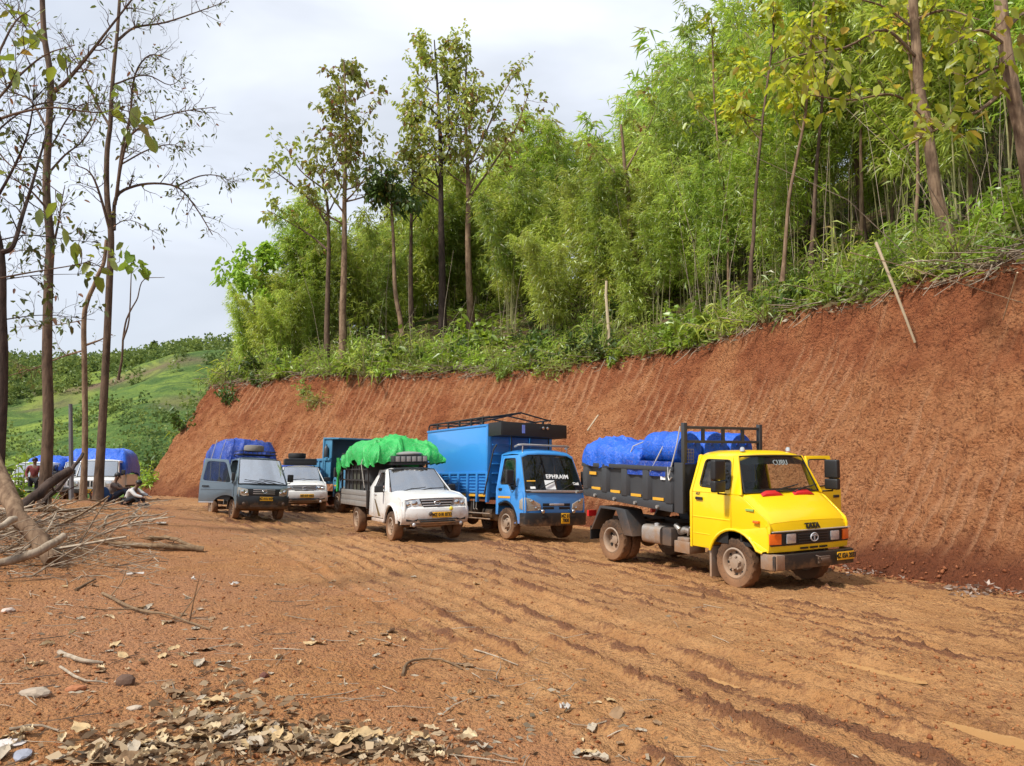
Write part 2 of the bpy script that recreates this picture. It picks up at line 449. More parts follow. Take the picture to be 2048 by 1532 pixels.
def mat_farhill():
    t = NT('green_hillside'); co = t.coord('Object')
    a = t.noise(.030, 5, .6, co, .8); b = t.noise(.10, 6, .72, co, .6); f = t.noise(.8, 4, .7, co)
    c = t.mix(t.rng(a, .40, .56), (.200, .265, .048), (.085, .145, .036))
    c = t.mix(t.math('MULTIPLY', t.rng(b, .46, .58), .8), c, (.045, .090, .028))
    c = t.mix(t.math('MULTIPLY', t.rng(f, .5, .70), .5), c, (.19, .235, .060))
    c = t.mix(t.attr('bare'), c, (.16, .115, .075))
    t.pbr(c, .95, 0, t.bump(t.math('ADD', b, f), 1.2, .8), spec=.1)
    return t.m

# ------------------------------------------------------------------ ground sheet, cut bank, hillside, far hills
def build_ground():
    u = np.concatenate([np.linspace(-4.2, -1.0, 26), np.linspace(-.98, .90, 640), np.linspace(.93, 3.4, 18)])
    y = [1.2]
    while y[-1] < 62: y.append(y[-1] + max(.0052 * (y[-1] + 1.0), .02))
    y = np.concatenate([[-14, -6, -2, 0, .7], np.array(y), np.geomspace(66, 2500, 26)])
    w = np.maximum(y + 1.0, 3.2)
    X = u[None, :] * w[:, None]; Y = np.repeat(y[:, None], len(u), 1)
    Z = ground_z(X, Y)
    uu, vv = road_uv(X, Y)
    road = sstep(-.9, .5, uu + .7 * fbm(X * .5, Y * .5, 3, 3)) * sstep(60, 45, Y) * .95
    road = np.maximum(road, sstep(26, 33, Y) * sstep(-30, -18, X) * .6)
    lowest = -np.minimum(Z - base_z(X, Y), 0)
    churn = churn_mask(X, Y, uu, vv) * road
    wet = np.clip(sstep(.012, .075, lowest) * road + .35 * sstep(.1, .8, fbm(X * .5, Y * .5, 3, 77)) * road, 0, 1)
    far = np.maximum(sstep(-1.0, -4.0, base_z(X, Y)), sstep(58, 70, Y))
    me = mesh_np('ground', np.stack([X, Y, Z], -1).reshape(-1, 3), grid_faces(len(y), len(u)), mat_ground(), True,
                 dict(road=road, wet=wet, far=far, churn=churn))
    tag(link('ground', me), kind='structure')
    t = NT('muddy_water'); co = t.coord('Object')
    t.pbr(t.mix(t.noise(1.5, 3, vec=co), (.40, .22, .085), (.46, .265, .11)), .08, 0, t.bump(t.noise(9, 2, vec=co), .002), spec=.6)
    for px, py, l, w_, dep in PUDDLES:
        n = 40
        z0 = min(gz(px + a * l * .6 * math.cos(_rdir) - c_ * w_ * .5 * math.sin(_rdir), py + a * l * .6 * math.sin(_rdir) + c_ * w_ * .5 * math.cos(_rdir)) for a in (-1, -.5, 0, .5, 1) for c_ in (-1, 0, 1)) + dep * .30
        vs = [(px, py, z0)]
        for i in range(n):
            a = 2 * math.pi * i / n; r = 1.25 + .12 * math.sin(3 * a + px) 
            la, lc = r * l * math.cos(a), r * w_ * math.sin(a)
            vs.append((px + la * math.cos(_rdir) - lc * math.sin(_rdir), py + la * math.sin(_rdir) + lc * math.cos(_rdir), z0))
        fs = [(0, 1 + i, 1 + (i + 1) % n) for i in range(n)]
        m2 = bpy.data.meshes.new('puddle'); m2.from_pydata(vs, [], fs); m2.materials.append(t.m)
        tag(link('puddle', m2), kind='structure')

def build_bank():
    i0, i1 = 0, int(np.argmin(((FP - np.array([-24.3, 57])) ** 2).sum(1)))
    P, Nn, s = FP[i0:i1], FN[i0:i1], FS[i0:i1]
    tv = np.concatenate([[-.5, -.3], np.linspace(-.12, 4.4, 92), [4.55, 4.75, 5.0, 5.3]])
    X = P[:, 0][None] + Nn[:, 0][None] * tv[:, None]; Y = P[:, 1][None] + Nn[:, 1][None] * tv[:, None]
    D, A = edge_dist(X, Y); D = D.reshape(X.shape)
    SS = np.repeat(s[None], len(tv), 0); T = np.repeat(tv[:, None], len(s), 1)
    Dm = np.minimum(D, T)
    Z = base_z(X, Y) * (T < 0) + (T >= 0) * (-0.03 * (np.clip(X, -24, 12) + 2))
    Z = Z + np.where(T > 0, bank_profile(np.maximum(Dm, 0)), -.08 - .1 * np.abs(T))
    hh = np.clip(bank_profile(np.maximum(Dm, 0)) / 6.68, 0, 1.1)
    Z = Z + edge_drop(SS) * sstep(.3, 1, hh)
    # shape of the face: bellies, crumbling lumps and the tooth marks of the excavator
    body = sstep(.03, .15, hh) * sstep(1.0, .93, hh)
    warp = .30 * vnoise(SS * .35, hh * 1.1, 211) + .04 * vnoise(SS * 1.2, hh * 5, 212)
    ph = (SS + warp + .35 * hh) / .38
    cell = np.floor(ph)
    r1 = _h(cell, np.floor(hh * 2.1 + _h(cell, cell * 0, 7) * 2), 5)
    patch = sstep(-.55, .15, fbm(SS * .28 + 3, hh * 2.2, 3, 221) + .35 * r1 + .25 * sstep(40, 24, SS))
    x = ph - cell - .5
    groove = np.exp(-((x + .25 * r1 * .6) / (.10 + .05 * np.abs(r1))) ** 2) * patch * body * sstep(-1.0, -.1, vnoise(SS * 1.2, hh * 6, 231))
    lump = fbm(SS * 1.1, T * 1.4, 3, 241); crumb = fbm(SS * 3.6, T * 5.5, 3, 251)
    off = body * (.12 * vnoise(SS * .22, hh * 1.6, 261) + .050 * lump + (.050 * crumb + .055 * np.maximum(vnoise(SS * 5.2 + crumb, T * 8.5, 257) - .1, 0) ** .6 + .05 * np.maximum(vnoise(SS * 2.3 + lump, T * 3.4, 259) - .2, 0) ** .6) * (1 - .75 * groove)) - .060 * groove + (1 - body) * .03 * crumb
    gu = .07 * sstep(.25, .7, vnoise(SS * 1.7, hh * .8, 263)) * body
    off = off - gu
    ang = math.radians(35)
    X = X - Nn[:, 0][None] * off * math.sin(math.radians(57)); Y = Y - Nn[:, 1][None] * off * math.sin(math.radians(57)); Z = Z + off * math.cos(math.radians(57))
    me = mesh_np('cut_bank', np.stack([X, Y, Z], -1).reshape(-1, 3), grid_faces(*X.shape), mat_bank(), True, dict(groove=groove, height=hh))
    tag(link('cut_bank', me), kind='structure')

def build_hill():
    xs = np.arange(-34, 80, .6); ys = np.arange(-6, 125, .6)
    X, Y = np.meshgrid(xs, ys)
    D, A = edge_dist(X, Y)
    Z = hill_z(X, Y, D, A).reshape(X.shape) + .12 * fbm(X * .8, Y * .8, 3, 301)
    F = grid_faces(*X.shape)
    keep = (D[F] > 4.75).all(1)
    me = mesh_np('hillside', np.stack([X, Y, Z], -1).reshape(-1, 3), F[keep], mat_litter(), True)
    tag(link('hillside', me), kind='structure')

def far_z(x, y):
    x = np.asarray(x, float); y = np.asarray(y, float)
    a = x / np.maximum(y, 1)                                       # bearing, to set how the skyline runs
    ridge = 39 + 3.0 * np.sin(x * .021 + 1) + 5 * sstep(-150, -60, x) + 6 * sstep(-190, -320, x)
    t = sstep(62, 255, y)
    z = -9 + (ridge + 9) * (.35 * t + .65 * np.clip((y - 62) / 193, 0, 1)) - np.maximum(y - 255, 0) * .22
    z = z + 3.2 * fbm(x * .02, y * .02, 4, 401) * t + 4.5 * np.exp(-((x + 62 + .32 * (y - 130)) / 16) ** 2) * sstep(90, 140, y) * sstep(240, 190, y)
    return z

def build_far():
    xs = np.linspace(-420, 60, 220); ys = np.linspace(58, 420, 180)
    X, Y = np.meshgrid(xs, ys)
    Z = far_z(X, Y) + .5 * fbm(X * .15, Y * .15, 3, 431)
    bare = np.exp(-((X + 92) / 26) ** 2 - ((Y - 182 - .12 * (X + 92)) / 5.5) ** 2) * .9 + .5 * sstep(.5, .9, fbm(X * .05, Y * .05, 3, 433))
    me = mesh_np('far_hill', np.stack([X, Y, Z], -1).reshape(-1, 3), grid_faces(*X.shape), mat_farhill(), True, dict(bare=np.clip(bare, 0, 1)))
    tag(link('far_hill', me), kind='structure')

build_ground(); build_bank(); build_hill(); build_far()
# ------------------------------------------------------------------ mesh building kit
def arc(cx, cy, r, a0, a1, n, ry=None):
    ry = r if ry is None else ry
    return [(cx + r * math.cos(rad(a0 + (a1 - a0) * i / n)), cy + ry * math.sin(rad(a0 + (a1 - a0) * i / n))) for i in range(n + 1)]

class MB:
    def __init__(s): s.v = []; s.f = []
    def add(s, v, f):
        o = len(s.v); s.v += [tuple(p) for p in v]; s.f += [tuple(i + o for i in q) for q in f]; return s
    def box(s, x0, x1, y0, y1, z0, z1):
        return s.add([(x, y, z) for x in (x0, x1) for y in (y0, y1) for z in (z0, z1)],
                     [(0, 1, 3, 2), (4, 6, 7, 5), (0, 4, 5, 1), (2, 3, 7, 6), (0, 2, 6, 4), (1, 5, 7, 3)])
    def hexa(s, a, b):
        """two matching quads joined"""
        return s.add(list(a) + list(b), [(0, 1, 2, 3), (7, 6, 5, 4), (0, 4, 5, 1), (1, 5, 6, 2), (2, 6, 7, 3), (3, 7, 4, 0)])
    def prism(s, prof, ax, a0, a1):
        mk = {'x': lambda p, a: (a, p[0], p[1]), 'y': lambda p, a: (p[0], a, p[1]), 'z': lambda p, a: (p[0], p[1], a)}[ax]
        n = len(prof)
        return s.add([mk(p, a0) for p in prof] + [mk(p, a1) for p in prof],
                     [tuple(range(n)), tuple(range(2 * n - 1, n - 1, -1))] + [(i, (i + 1) % n, n + (i + 1) % n, n + i) for i in range(n)])
    def tube(s, pts, r, n=7, cap=True):
        pts = [Vector(p) for p in pts]; m = len(pts); rr = [r] * m if np.isscalar(r) else r
        prev = None; vs = []; fs = []
        for i, p in enumerate(pts):
            t = (pts[min(i + 1, m - 1)] - pts[max(i - 1, 0)]).normalized()
            if prev is None:
                a = Vector((0, 0, 1)) if abs(t.z) < .9 else Vector((1, 0, 0)); u = t.cross(a).normalized()
            else:
                u = (prev - t * prev.dot(t)).normalized()
            w = t.cross(u); prev = u
            vs += [p + (u * math.cos(2 * math.pi * k / n) + w * math.sin(2 * math.pi * k / n)) * rr[i] for k in range(n)]
        for i in range(m - 1):
            fs += [(i * n + k, i * n + (k + 1) % n, (i + 1) * n + (k + 1) % n, (i + 1) * n + k) for k in range(n)]
        if cap: fs += [tuple(range(n - 1, -1, -1)), tuple(range((m - 1) * n, m * n))]
        return s.add(vs, fs)
    def lathe(s, prof, c=(0, 0, 0), ax='y', n=24, fn=None):
        """profile of (radius, offset along the axis), closed on itself; fn(k, j, r) varies the radius"""
        vs = []; m = len(prof)
        for k in range(n):
            a = 2 * math.pi * k / n
            for j, (r, h) in enumerate(prof):
                q = fn(k, j, r) if fn else r
                ca, sa = q * math.cos(a), q * math.sin(a)
                vs.append({'y': (c[0] + ca, c[1] + h, c[2] + sa), 'x': (c[0] + h, c[1] + ca, c[2] + sa), 'z': (c[0] + ca, c[1] + sa, c[2] + h)}[ax])
        fs = [(k * m + j, k * m + (j + 1) % m, ((k + 1) % n) * m + (j + 1) % m, ((k + 1) % n) * m + j) for k in range(n) for j in range(m)]
        return s.add(vs, fs)
    def slab(s, G, off):
        """rows of points made into a plate with thickness; off is a vector or a function of the point"""
        nr, nc = len(G), len(G[0]); top = [Vector(p) for r in G for p in r]
        bot = [p + Vector(off(p) if callable(off) else off) for p in top]; N = nr * nc; fs = []
        for i in range(nr - 1):
            for j in range(nc - 1):
                a = i * nc + j; q = (a, a + 1, a + nc + 1, a + nc); fs += [q, tuple(N + k for k in reversed(q))]
        rim = [(0, j) for j in range(nc)] + [(i, nc - 1) for i in range(1, nr)] + [(nr - 1, j) for j in range(nc - 2, -1, -1)] + [(i, 0) for i in range(nr - 2, 0, -1)]
        ids = [i * nc + j for i, j in rim]
        fs += [(ids[k], N + ids[k], N + ids[(k + 1) % len(ids)], ids[(k + 1) % len(ids)]) for k in range(len(ids))]
        return s.add(top + bot, fs)
    def panel(s, outer, holes, fn, off):
        """flat outline with openings -> plate; fn maps (a, b) to a point, off is the inward vector"""
        loops = [outer] + list(holes); flat = [p for l in loops for p in l]
        tri = tessellate_polygon([[Vector((p[0], p[1], 0)) for p in l] for l in loops])
        top = [Vector(fn(*p)) for p in flat]; off = Vector(off); n = len(flat)
        fs = [tuple(t) for t in tri] + [tuple(n + i for i in reversed(t)) for t in tri]
        o = 0
        for l in loops:
            m = len(l); fs += [(o + i, o + (i + 1) % m, n + o + (i + 1) % m, n + o + i) for i in range(m)]; o += m
        return s.add(top + [p + off for p in top], fs)
    def ball(s, c, r, n=10, m=7):
        r = (r, r, r) if np.isscalar(r) else r; vs = [(c[0], c[1], c[2] - r[2])]; fs = []
        for i in range(1, m):
            a = -math.pi / 2 + math.pi * i / m
            vs += [(c[0] + r[0] * math.cos(a) * math.cos(2 * math.pi * k / n), c[1] + r[1] * math.cos(a) * math.sin(2 * math.pi * k / n), c[2] + r[2] * math.sin(a)) for k in range(n)]
        vs.append((c[0], c[1], c[2] + r[2])); L = len(vs) - 1
        fs += [(0, 1 + (k + 1) % n, 1 + k) for k in range(n)]
        for i in range(m - 2):
            fs += [(1 + i * n + k, 1 + i * n + (k + 1) % n, 1 + (i + 1) * n + (k + 1) % n, 1 + (i + 1) * n + k) for k in range(n)]
        fs += [(1 + (m - 2) * n + k, 1 + (m - 2) * n + (k + 1) % n, L) for k in range(n)]
        return s.add(vs, fs)
    def mesh(s, name, mat, bev=0, seg=2, ang=32, smooth=True):
        me = bpy.data.meshes.new(name); me.from_pydata(s.v, [], s.f)
        bm = bmesh.new(); bm.from_mesh(me)
        bmesh.ops.remove_doubles(bm, verts=bm.verts, dist=1e-5)
        bmesh.ops.recalc_face_normals(bm, faces=bm.faces)
        if bev:
            bmesh.ops.dissolve_limit(bm, angle_limit=rad(1), verts=bm.verts, edges=bm.edges)
            es = [e for e in bm.edges if len(e.link_faces) == 2 and e.calc_face_angle(0) > rad(ang)]
            bmesh.ops.bevel(bm, geom=es, offset=bev, segments=seg, profile=.6, affect='EDGES', clamp_overlap=True)
        bm.to_mesh(me); bm.free()
        if smooth:
            me.polygons.foreach_set('use_smooth', np.ones(len(me.polygons), bool)); me.set_sharp_from_angle(angle=rad(38))
        me.materials.append(mat); me.update()
        return me
    def build(s, name, mat, parent=None, bev=0, seg=2, ang=32, label=None, **k):
        o = link(name, s.mesh(name, mat, bev, seg, ang), parent, **k)
        return tag(o, label)

_txt = {}
def lettering(text, mat, parent, loc, rot, size, name='lettering', ex=.004, space=1.0, sx=1.0, bold=0.0):
    cu = bpy.data.curves.new('t', 'FONT'); cu.body = text; cu.size = size; cu.extrude = ex; cu.align_x = 'CENTER'; cu.align_y = 'CENTER'
    cu.space_character = space; cu.offset = bold; cu.resolution_u = 3
    o = bpy.data.objects.new('t', cu); me = bpy.data.meshes.new_from_object(o)
    bpy.data.objects.remove(o); me.materials.clear(); me.materials.append(mat)
    return link(name, me, parent, loc, rot, (sx, 1, 1))
FRONT = (rad(90), 0, rad(90))        # lettering that faces along +x

def copy_tree(o, parent=None):
    c = o.copy(); COL.objects.link(c)
    if parent is not None: c.parent = parent
    for ch in list(o.children): copy_tree(ch, c)
    return c

# ------------------------------------------------------------------ vehicle materials
m_yellow = paint('yellow_paint', (.88, .58, .0015), .32, coat=.6, dirt=(.75, .15), amount=.38, var=.02)
m_blue = paint('blue_paint', (.030, .215, .56), .38, coat=.4, dirt=(.85, .2), amount=.8, var=.05)
m_blue_cab = paint('blue_cab_paint', (.040, .26, .66), .3, coat=.6, dirt=(.8, .2), amount=.7, var=.03)
m_white = paint('white_paint', (.72, .72, .70), .33, coat=.5, dirt=(.85, .3), amount=.75, var=.03)
m_greyp = paint('grey_blue_paint', (.165, .225, .270), .3, metal=.3, coat=.6, dirt=(.7, .2), amount=.7, var=.03)
m_oldblue = paint('faded_blue_paint', (.055, .20, .33), .5, dirt=(1.1, .3), amount=.8, var=.12)
m_black = paint('black_plastic', (.014, .014, .015), .5, dirt=(.60, .2), amount=.5, film_max=.02)
m_steel = paint('dark_grey_steel', (.040, .043, .048), .45, dirt=(1.1, .3), amount=.32, var=.12, film_max=.03)
m_frame = paint('chassis_black', (.016, .015, .015), .65, dirt=(.85, .2), amount=.85, film_max=.08)
m_alu = paint('dull_aluminium', (.40, .39, .37), .45, metal=.6, dirt=(1.0, .3), amount=.9, var=.15)
m_chrome = paint('chrome_trim', (.62, .62, .62), .18, metal=1, dirt=(.6, .2), amount=.6)
m_silver = paint('silver_trim', (.55, .56, .58), .35, metal=.4, dirt=(.6, .2), amount=.5)
m_tyre = paint('muddy_rubber', (.020, .019, .018), .85, dirt=(1.3, -.4), amount=1.0, mud=(.30, .155, .078), spec=.2)
m_tread = m_tyre
m_rim = paint('muddy_wheel_rim', (.34, .31, .27), .6, metal=.2, dirt=(1.4, -.2), amount=.95, mud=(.34, .20, .11))
m_rubber = plain('black_rubber', (.012, .012, .012), .6)
m_dark = plain('dark_interior', (.012, .012, .013), .8)
m_seat = plain('dark_grey_seat_cloth', (.035, .034, .036), .9)
m_reflector = plain('yellow_reflective_tape', (.70, .36, .03), .5, var=.1)
m_orange = plain('orange_lens', (.80, .14, .01), .15, coat=.8)
m_red = plain('red_vent_plastic', (.55, .012, .012), .4, coat=.3)
m_lens = plain('clear_lamp_lens', (.58, .60, .62), .08, metal=.55, coat=1, scale=30, var=.35)
m_lens_warm = plain('muddy_lamp_lens', (.52, .47, .38), .15, metal=.4, coat=.8, scale=30, var=.35)
m_plate = plain('yellow_number_plate', (.80, .42, .015), .5, var=.05)
m_platetext = plain('plate_black', (.02, .016, .01), .6)
m_whitetext = plain('white_sticker', (.78, .80, .80), .6, var=.04)
m_dimtext = plain('dim_white_sticker', (.30, .34, .34), .6, var=.1)
m_glass = glass_mat('window_glass', (.42, .46, .45), refl=.03, dust=.02)
m_glass_dark = glass_mat('dark_window_glass', (.16, .19, .19))
m_glass_sky = glass_mat('sky_reflecting_glass', (.45, .5, .5), refl=.50)
m_glass_clear = glass_mat('clear_window_glass', (.84, .88, .87), refl=.015, dust=.0)
m_mirror = plain('mirror_glass', (.8, .82, .84), .03, metal=1, var=.02)

def tarp_mat(name, col, rough=.38):
    t = NT(name); co = t.coord('Object'); n = t.noise(3, 4, vec=co); w = t.node('ShaderNodeTexWave', wave_type='BANDS')
    w.inputs['Scale'].default_value = 60; t.l.new(co, w.inputs['Vector'])
    c = t.mix(n, tuple(x * .8 for x in col), tuple(min(1, x * 1.2) for x in col))
    z = t.noise(22, 3, .6, co)
    c = t.mix(t.math('MULTIPLY', t.rng(z, .52, .72), .28), c, (.40, .34, .29))
    c = t.mix(t.math('MULTIPLY', t.rng(t.noise(1.7, 4, .6, co), .5, .68), .35), c, tuple(x * .55 for x in col))
    b = t.node('ShaderNodeBsdfPrincipled'); t.l.new(c, b.inputs['Base Color']); b.inputs['Roughness'].default_value = rough
    t.l.new(t.bump(t.math('ADD', t.noise(9, 5, .62, co, 2.2), t.math('MULTIPLY', w.outputs['Fac'], .02)), .035, .8), b.inputs['Normal'])
    t.l.new(b.outputs[0], t.out.inputs['Surface'])
    return t.m
m_tarp_blue = tarp_mat('blue_tarpaulin', (.008, .105, .60))
m_tarp_dark = tarp_mat('dark_blue_tarpaulin', (.010, .055, .36))
m_tarp_green = tarp_mat('green_tarpaulin', (.020, .40, .075))
m_sack = plain('pale_sack', (.52, .49, .46), .9, bump=.01)

def wheel(parent, x, y, r, w, side, kind='steel', name='wheel'):
    """one wheel with a lugged tyre; side is +1 when its outer face looks to +y"""
    e = tag(bpy.data.objects.new(name, None)); COL.objects.link(e); e.parent = parent; e.empty_display_size = .1
    n = 40; h = w / 2; rs = r * .60
    lug = lambda k, j, q: q + (r * .028 * (1 if (k + (0 if j < 6 else 1)) % 2 else -1) if q > r * .93 else 0)
    prof = [(rs, -h * .78), (rs + .02, -h * .92), (r * .80, -h), (r * .93, -h * .96), (r * .975, -h * .80), (r * .99, -h * .35), (r * .99, h * .35), (r * .975, h * .80), (r * .93, h * .96), (r * .80, h), (rs + .02, h * .92), (rs, h * .78)]
    MB().lathe(prof, (x, y, r), n=n, fn=lug).build('tyre', m_tyre, e)
    o = h * side
    mb = MB(); s = side
    # dished rim: lip, well, centre disc, hub
    P = [(rs + .012, o * .90), (rs - .012, o * .97), (rs - .035, o * .80), (rs - .05, o * .35)]
    if kind == 'truck':
        P += [(rs * .62, o * .30), (rs * .52, o * .62), (rs * .40, o * .70), (rs * .36, o * 1.02), (rs * .20, o * 1.06), (.001, o * 1.06)]
    elif kind == 'dual':
        P += [(rs * .80, -o * .25), (rs * .55, -o * .38), (rs * .36, -o * .38), (rs * .34, o * .1), (rs * .22, o * .18), (.001, o * .18)]
    else:
        P += [(rs * .80, o * .30), (rs * .62, o * .58), (rs * .38, o * .50), (rs * .30, o * .66), (rs * .18, o * .70), (.001, o * .70)]
    P += [(.001, -o * .6), (rs + .005, -o * .6)]
    mb.lathe(P, (x, y, r), n=28)
    mb.build('rim', m_rim, e)
    nb = MB(); k = {'truck': 6, 'dual': 6, 'steel': 5}[kind]
    rr, oo = {'truck': (rs * .45, o * .78), 'dual': (rs * .45, -o * .30), 'steel': (rs * .33, o * .64)}[kind]
    for i in range(k):
        a = 2 * math.pi * i / k + .3; cx, cz = x + rr * math.cos(a), r + rr * math.sin(a)
        nb.lathe([(.001, -.01 * s), (.020, -.01 * s), (.020, .028 * s), (.001, .034 * s)], (cx, y + oo, cz), n=6)
    tag(nb.build('wheel_nuts', m_rim, e), kind='stuff')
    hb = MB()                                           # openings between disc and rim
    q = {'truck': (rs * .74, o * .34), 'dual': (rs * .70, -o * .26), 'steel': (rs * .72, o * .46)}[kind]
    for i in range({'truck': 8, 'dual': 5, 'steel': 6}[kind]):
        a = 2 * math.pi * i / {'truck': 8, 'dual': 5, 'steel': 6}[kind]; cx, cz = x + q[0] * math.cos(a), r + q[0] * math.sin(a)
        rad_h = rs * (.14 if kind == 'dual' else .085)
        hb.lathe([(.001, 0), (rad_h, 0), (rad_h, .012 * s), (.001, .012 * s)], (cx, y + q[1], cz), n=10)
    tag(hb.build('hand_holes', m_rubber, e), kind='stuff')
    return e

def plate_front(parent, x, y, z, w, h, text, rows=1, tilt=0):
    p = MB().box(-.006, .006, -w / 2, w / 2, -h / 2, h / 2).build('number_plate', m_plate, parent, .004, loc=(x, y, z), rot=(0, 0, tilt))
    lines = text.split('/')
    for i, t in enumerate(lines):
        dz = (len(lines) - 1) * h * .21 - i * h * .42
        lettering(t, m_platetext, p, (.008, 0, dz), FRONT, h * (.86 if len(lines) == 1 else .48), sx=.80, ex=.003, bold=.004)
    return p

def wiper(parent, a, b, up=(.02, 0, .03)):
    a, b = Vector(a), Vector(b); u = Vector(up)
    MB().tube([a, a.lerp(b, .5) + u, b], .012, 5).tube([a.lerp(b, .3) + u * .8, b + (b - a) * .25], .009, 4).build('wiper', m_rubber, parent)

def ring_logo(parent, x, y, z, ry, rz, mat, stem=True):
    mb = MB(); n = 24
    mb.tube([(x, y + ry * math.cos(2 * math.pi * k / n), z + rz * math.sin(2 * math.pi * k / n)) for k in range(n + 1)], .011, 5, False)
    if stem:
        mb.box(x - .008, x + .008, y - .011, y + .011, z - rz * .8, z + rz * .45)
        mb.tube([(x, y - ry * .7, z + rz * .3), (x, y - ry * .2, z + rz * .62), (x, y, z + rz * .45), (x, y + ry * .2, z + rz * .62), (x, y + ry * .7, z + rz * .3)], .010, 5)
    mb.build('emblem', mat, parent)

def mirror_on_arm(parent, base, c, sz, fwd=1, two=False):
    """black mirror housing on a bracket; its glass looks backwards"""
    e = bpy.data.objects.new('door_mirror', None); COL.objects.link(e); e.parent = parent
    w, h, d = sz
    b = MB(); lo = c[2] - h / 2; hi = c[2] + h / 2
    if two:
        m = lo + h * .36
        b.box(c[0] - d / 2, c[0] + d / 2, c[1] - w / 2, c[1] + w / 2, m + .01, hi); b.box(c[0] - d / 2, c[0] + d / 2, c[1] - w / 2, c[1] + w / 2, lo, m)
    else: b.box(c[0] - d / 2, c[0] + d / 2, c[1] - w / 2, c[1] + w / 2, lo, hi)
    b.build('housing', m_black, e, .03, 3)
    MB().box(c[0] - d / 2 - .004, c[0] - d / 2 + .004, c[1] - w * .4, c[1] + w * .4, lo + .04, hi - .04).build('mirror_glass', m_mirror, e)
    MB().tube([base, (c[0], c[1], base[2] + .02), (c[0], c[1], lo + .02)], .016, 6).build('bracket', m_black, e)
    return e
# ------------------------------------------------------------------ vehicles
def rpoly(P, r, n=3):
    out = []; m = len(P)
    for i in range(m):
        a, b, c = Vector(P[i - 1]), Vector(P[i]), Vector(P[(i + 1) % m])
        ra = min(r, (a - b).length * .45); rc = min(r, (c - b).length * .45)
        p, q = b + (a - b).normalized() * ra, b + (c - b).normalized() * rc
        for k in range(n + 1):
            t = k / n; out.append(tuple(p * (1 - t) ** 2 + b * 2 * t * (1 - t) + q * t * t))
    return out

def xz(Y, s): return lambda x, z: (x, s * Y(x, z), z)
def seat(parent, x, y, z, w=.5, back=.62):
    MB().box(x, x + .48, y - w / 2, y + w / 2, z, z + .16).build('seat', m_seat, parent, .05)
    MB().hexa([(x - .06, y - w / 2, z + .12), (x + .10, y - w / 2, z + .12), (x + .10, y + w / 2, z + .12), (x - .06, y + w / 2, z + .12)],
              [(x - .16, y - w * .44, z + back), (x - .06, y - w * .44, z + back), (x - .06, y + w * .44, z + back), (x - .16, y + w * .44, z + back)]).build('seat_back', m_seat, parent, .04)
def steering(parent, x, y, z, r=.2):
    mb = MB(); n = 20; pts = [(x + r * .45 * math.sin(2 * math.pi * k / n), y + r * math.cos(2 * math.pi * k / n), z + r * .9 * math.sin(2 * math.pi * k / n)) for k in range(n + 1)]
    mb.tube(pts, .014, 6, False); mb.tube([pts[0], pts[10]], .012, 5); mb.tube([(x, y, z), (x + .25, y, z - .3)], .02, 6)
    mb.build('steering_wheel', m_rubber, parent)
def windshield(parent, bl, tl, bow=.05, mat=None, wipers=2, rub=.014, n=7):
    """bl and tl: lower and upper corner at +y; mirrored"""
    G = []
    for i in range(5):
        t = i / 4; p = Vector(bl).lerp(Vector(tl), t); row = []
        for j in range(n):
            u = -1 + 2 * j / (n - 1); row.append((p.x + bow * (1 - u * u), p.y * u, p.z + .012 * (1 - u * u)))
        G.append(row)
    w = MB().slab(G, (-.006, 0, -.004)).build('windshield', mat or m_glass, parent)
    rim = G[0] + [r[-1] for r in G[1:]] + G[-1][::-1][1:] + [r[0] for r in G[-2:0:-1]]
    MB().tube(rim + rim[:1], rub, 6, False).build('windshield_seal', m_rubber, parent)
    return G

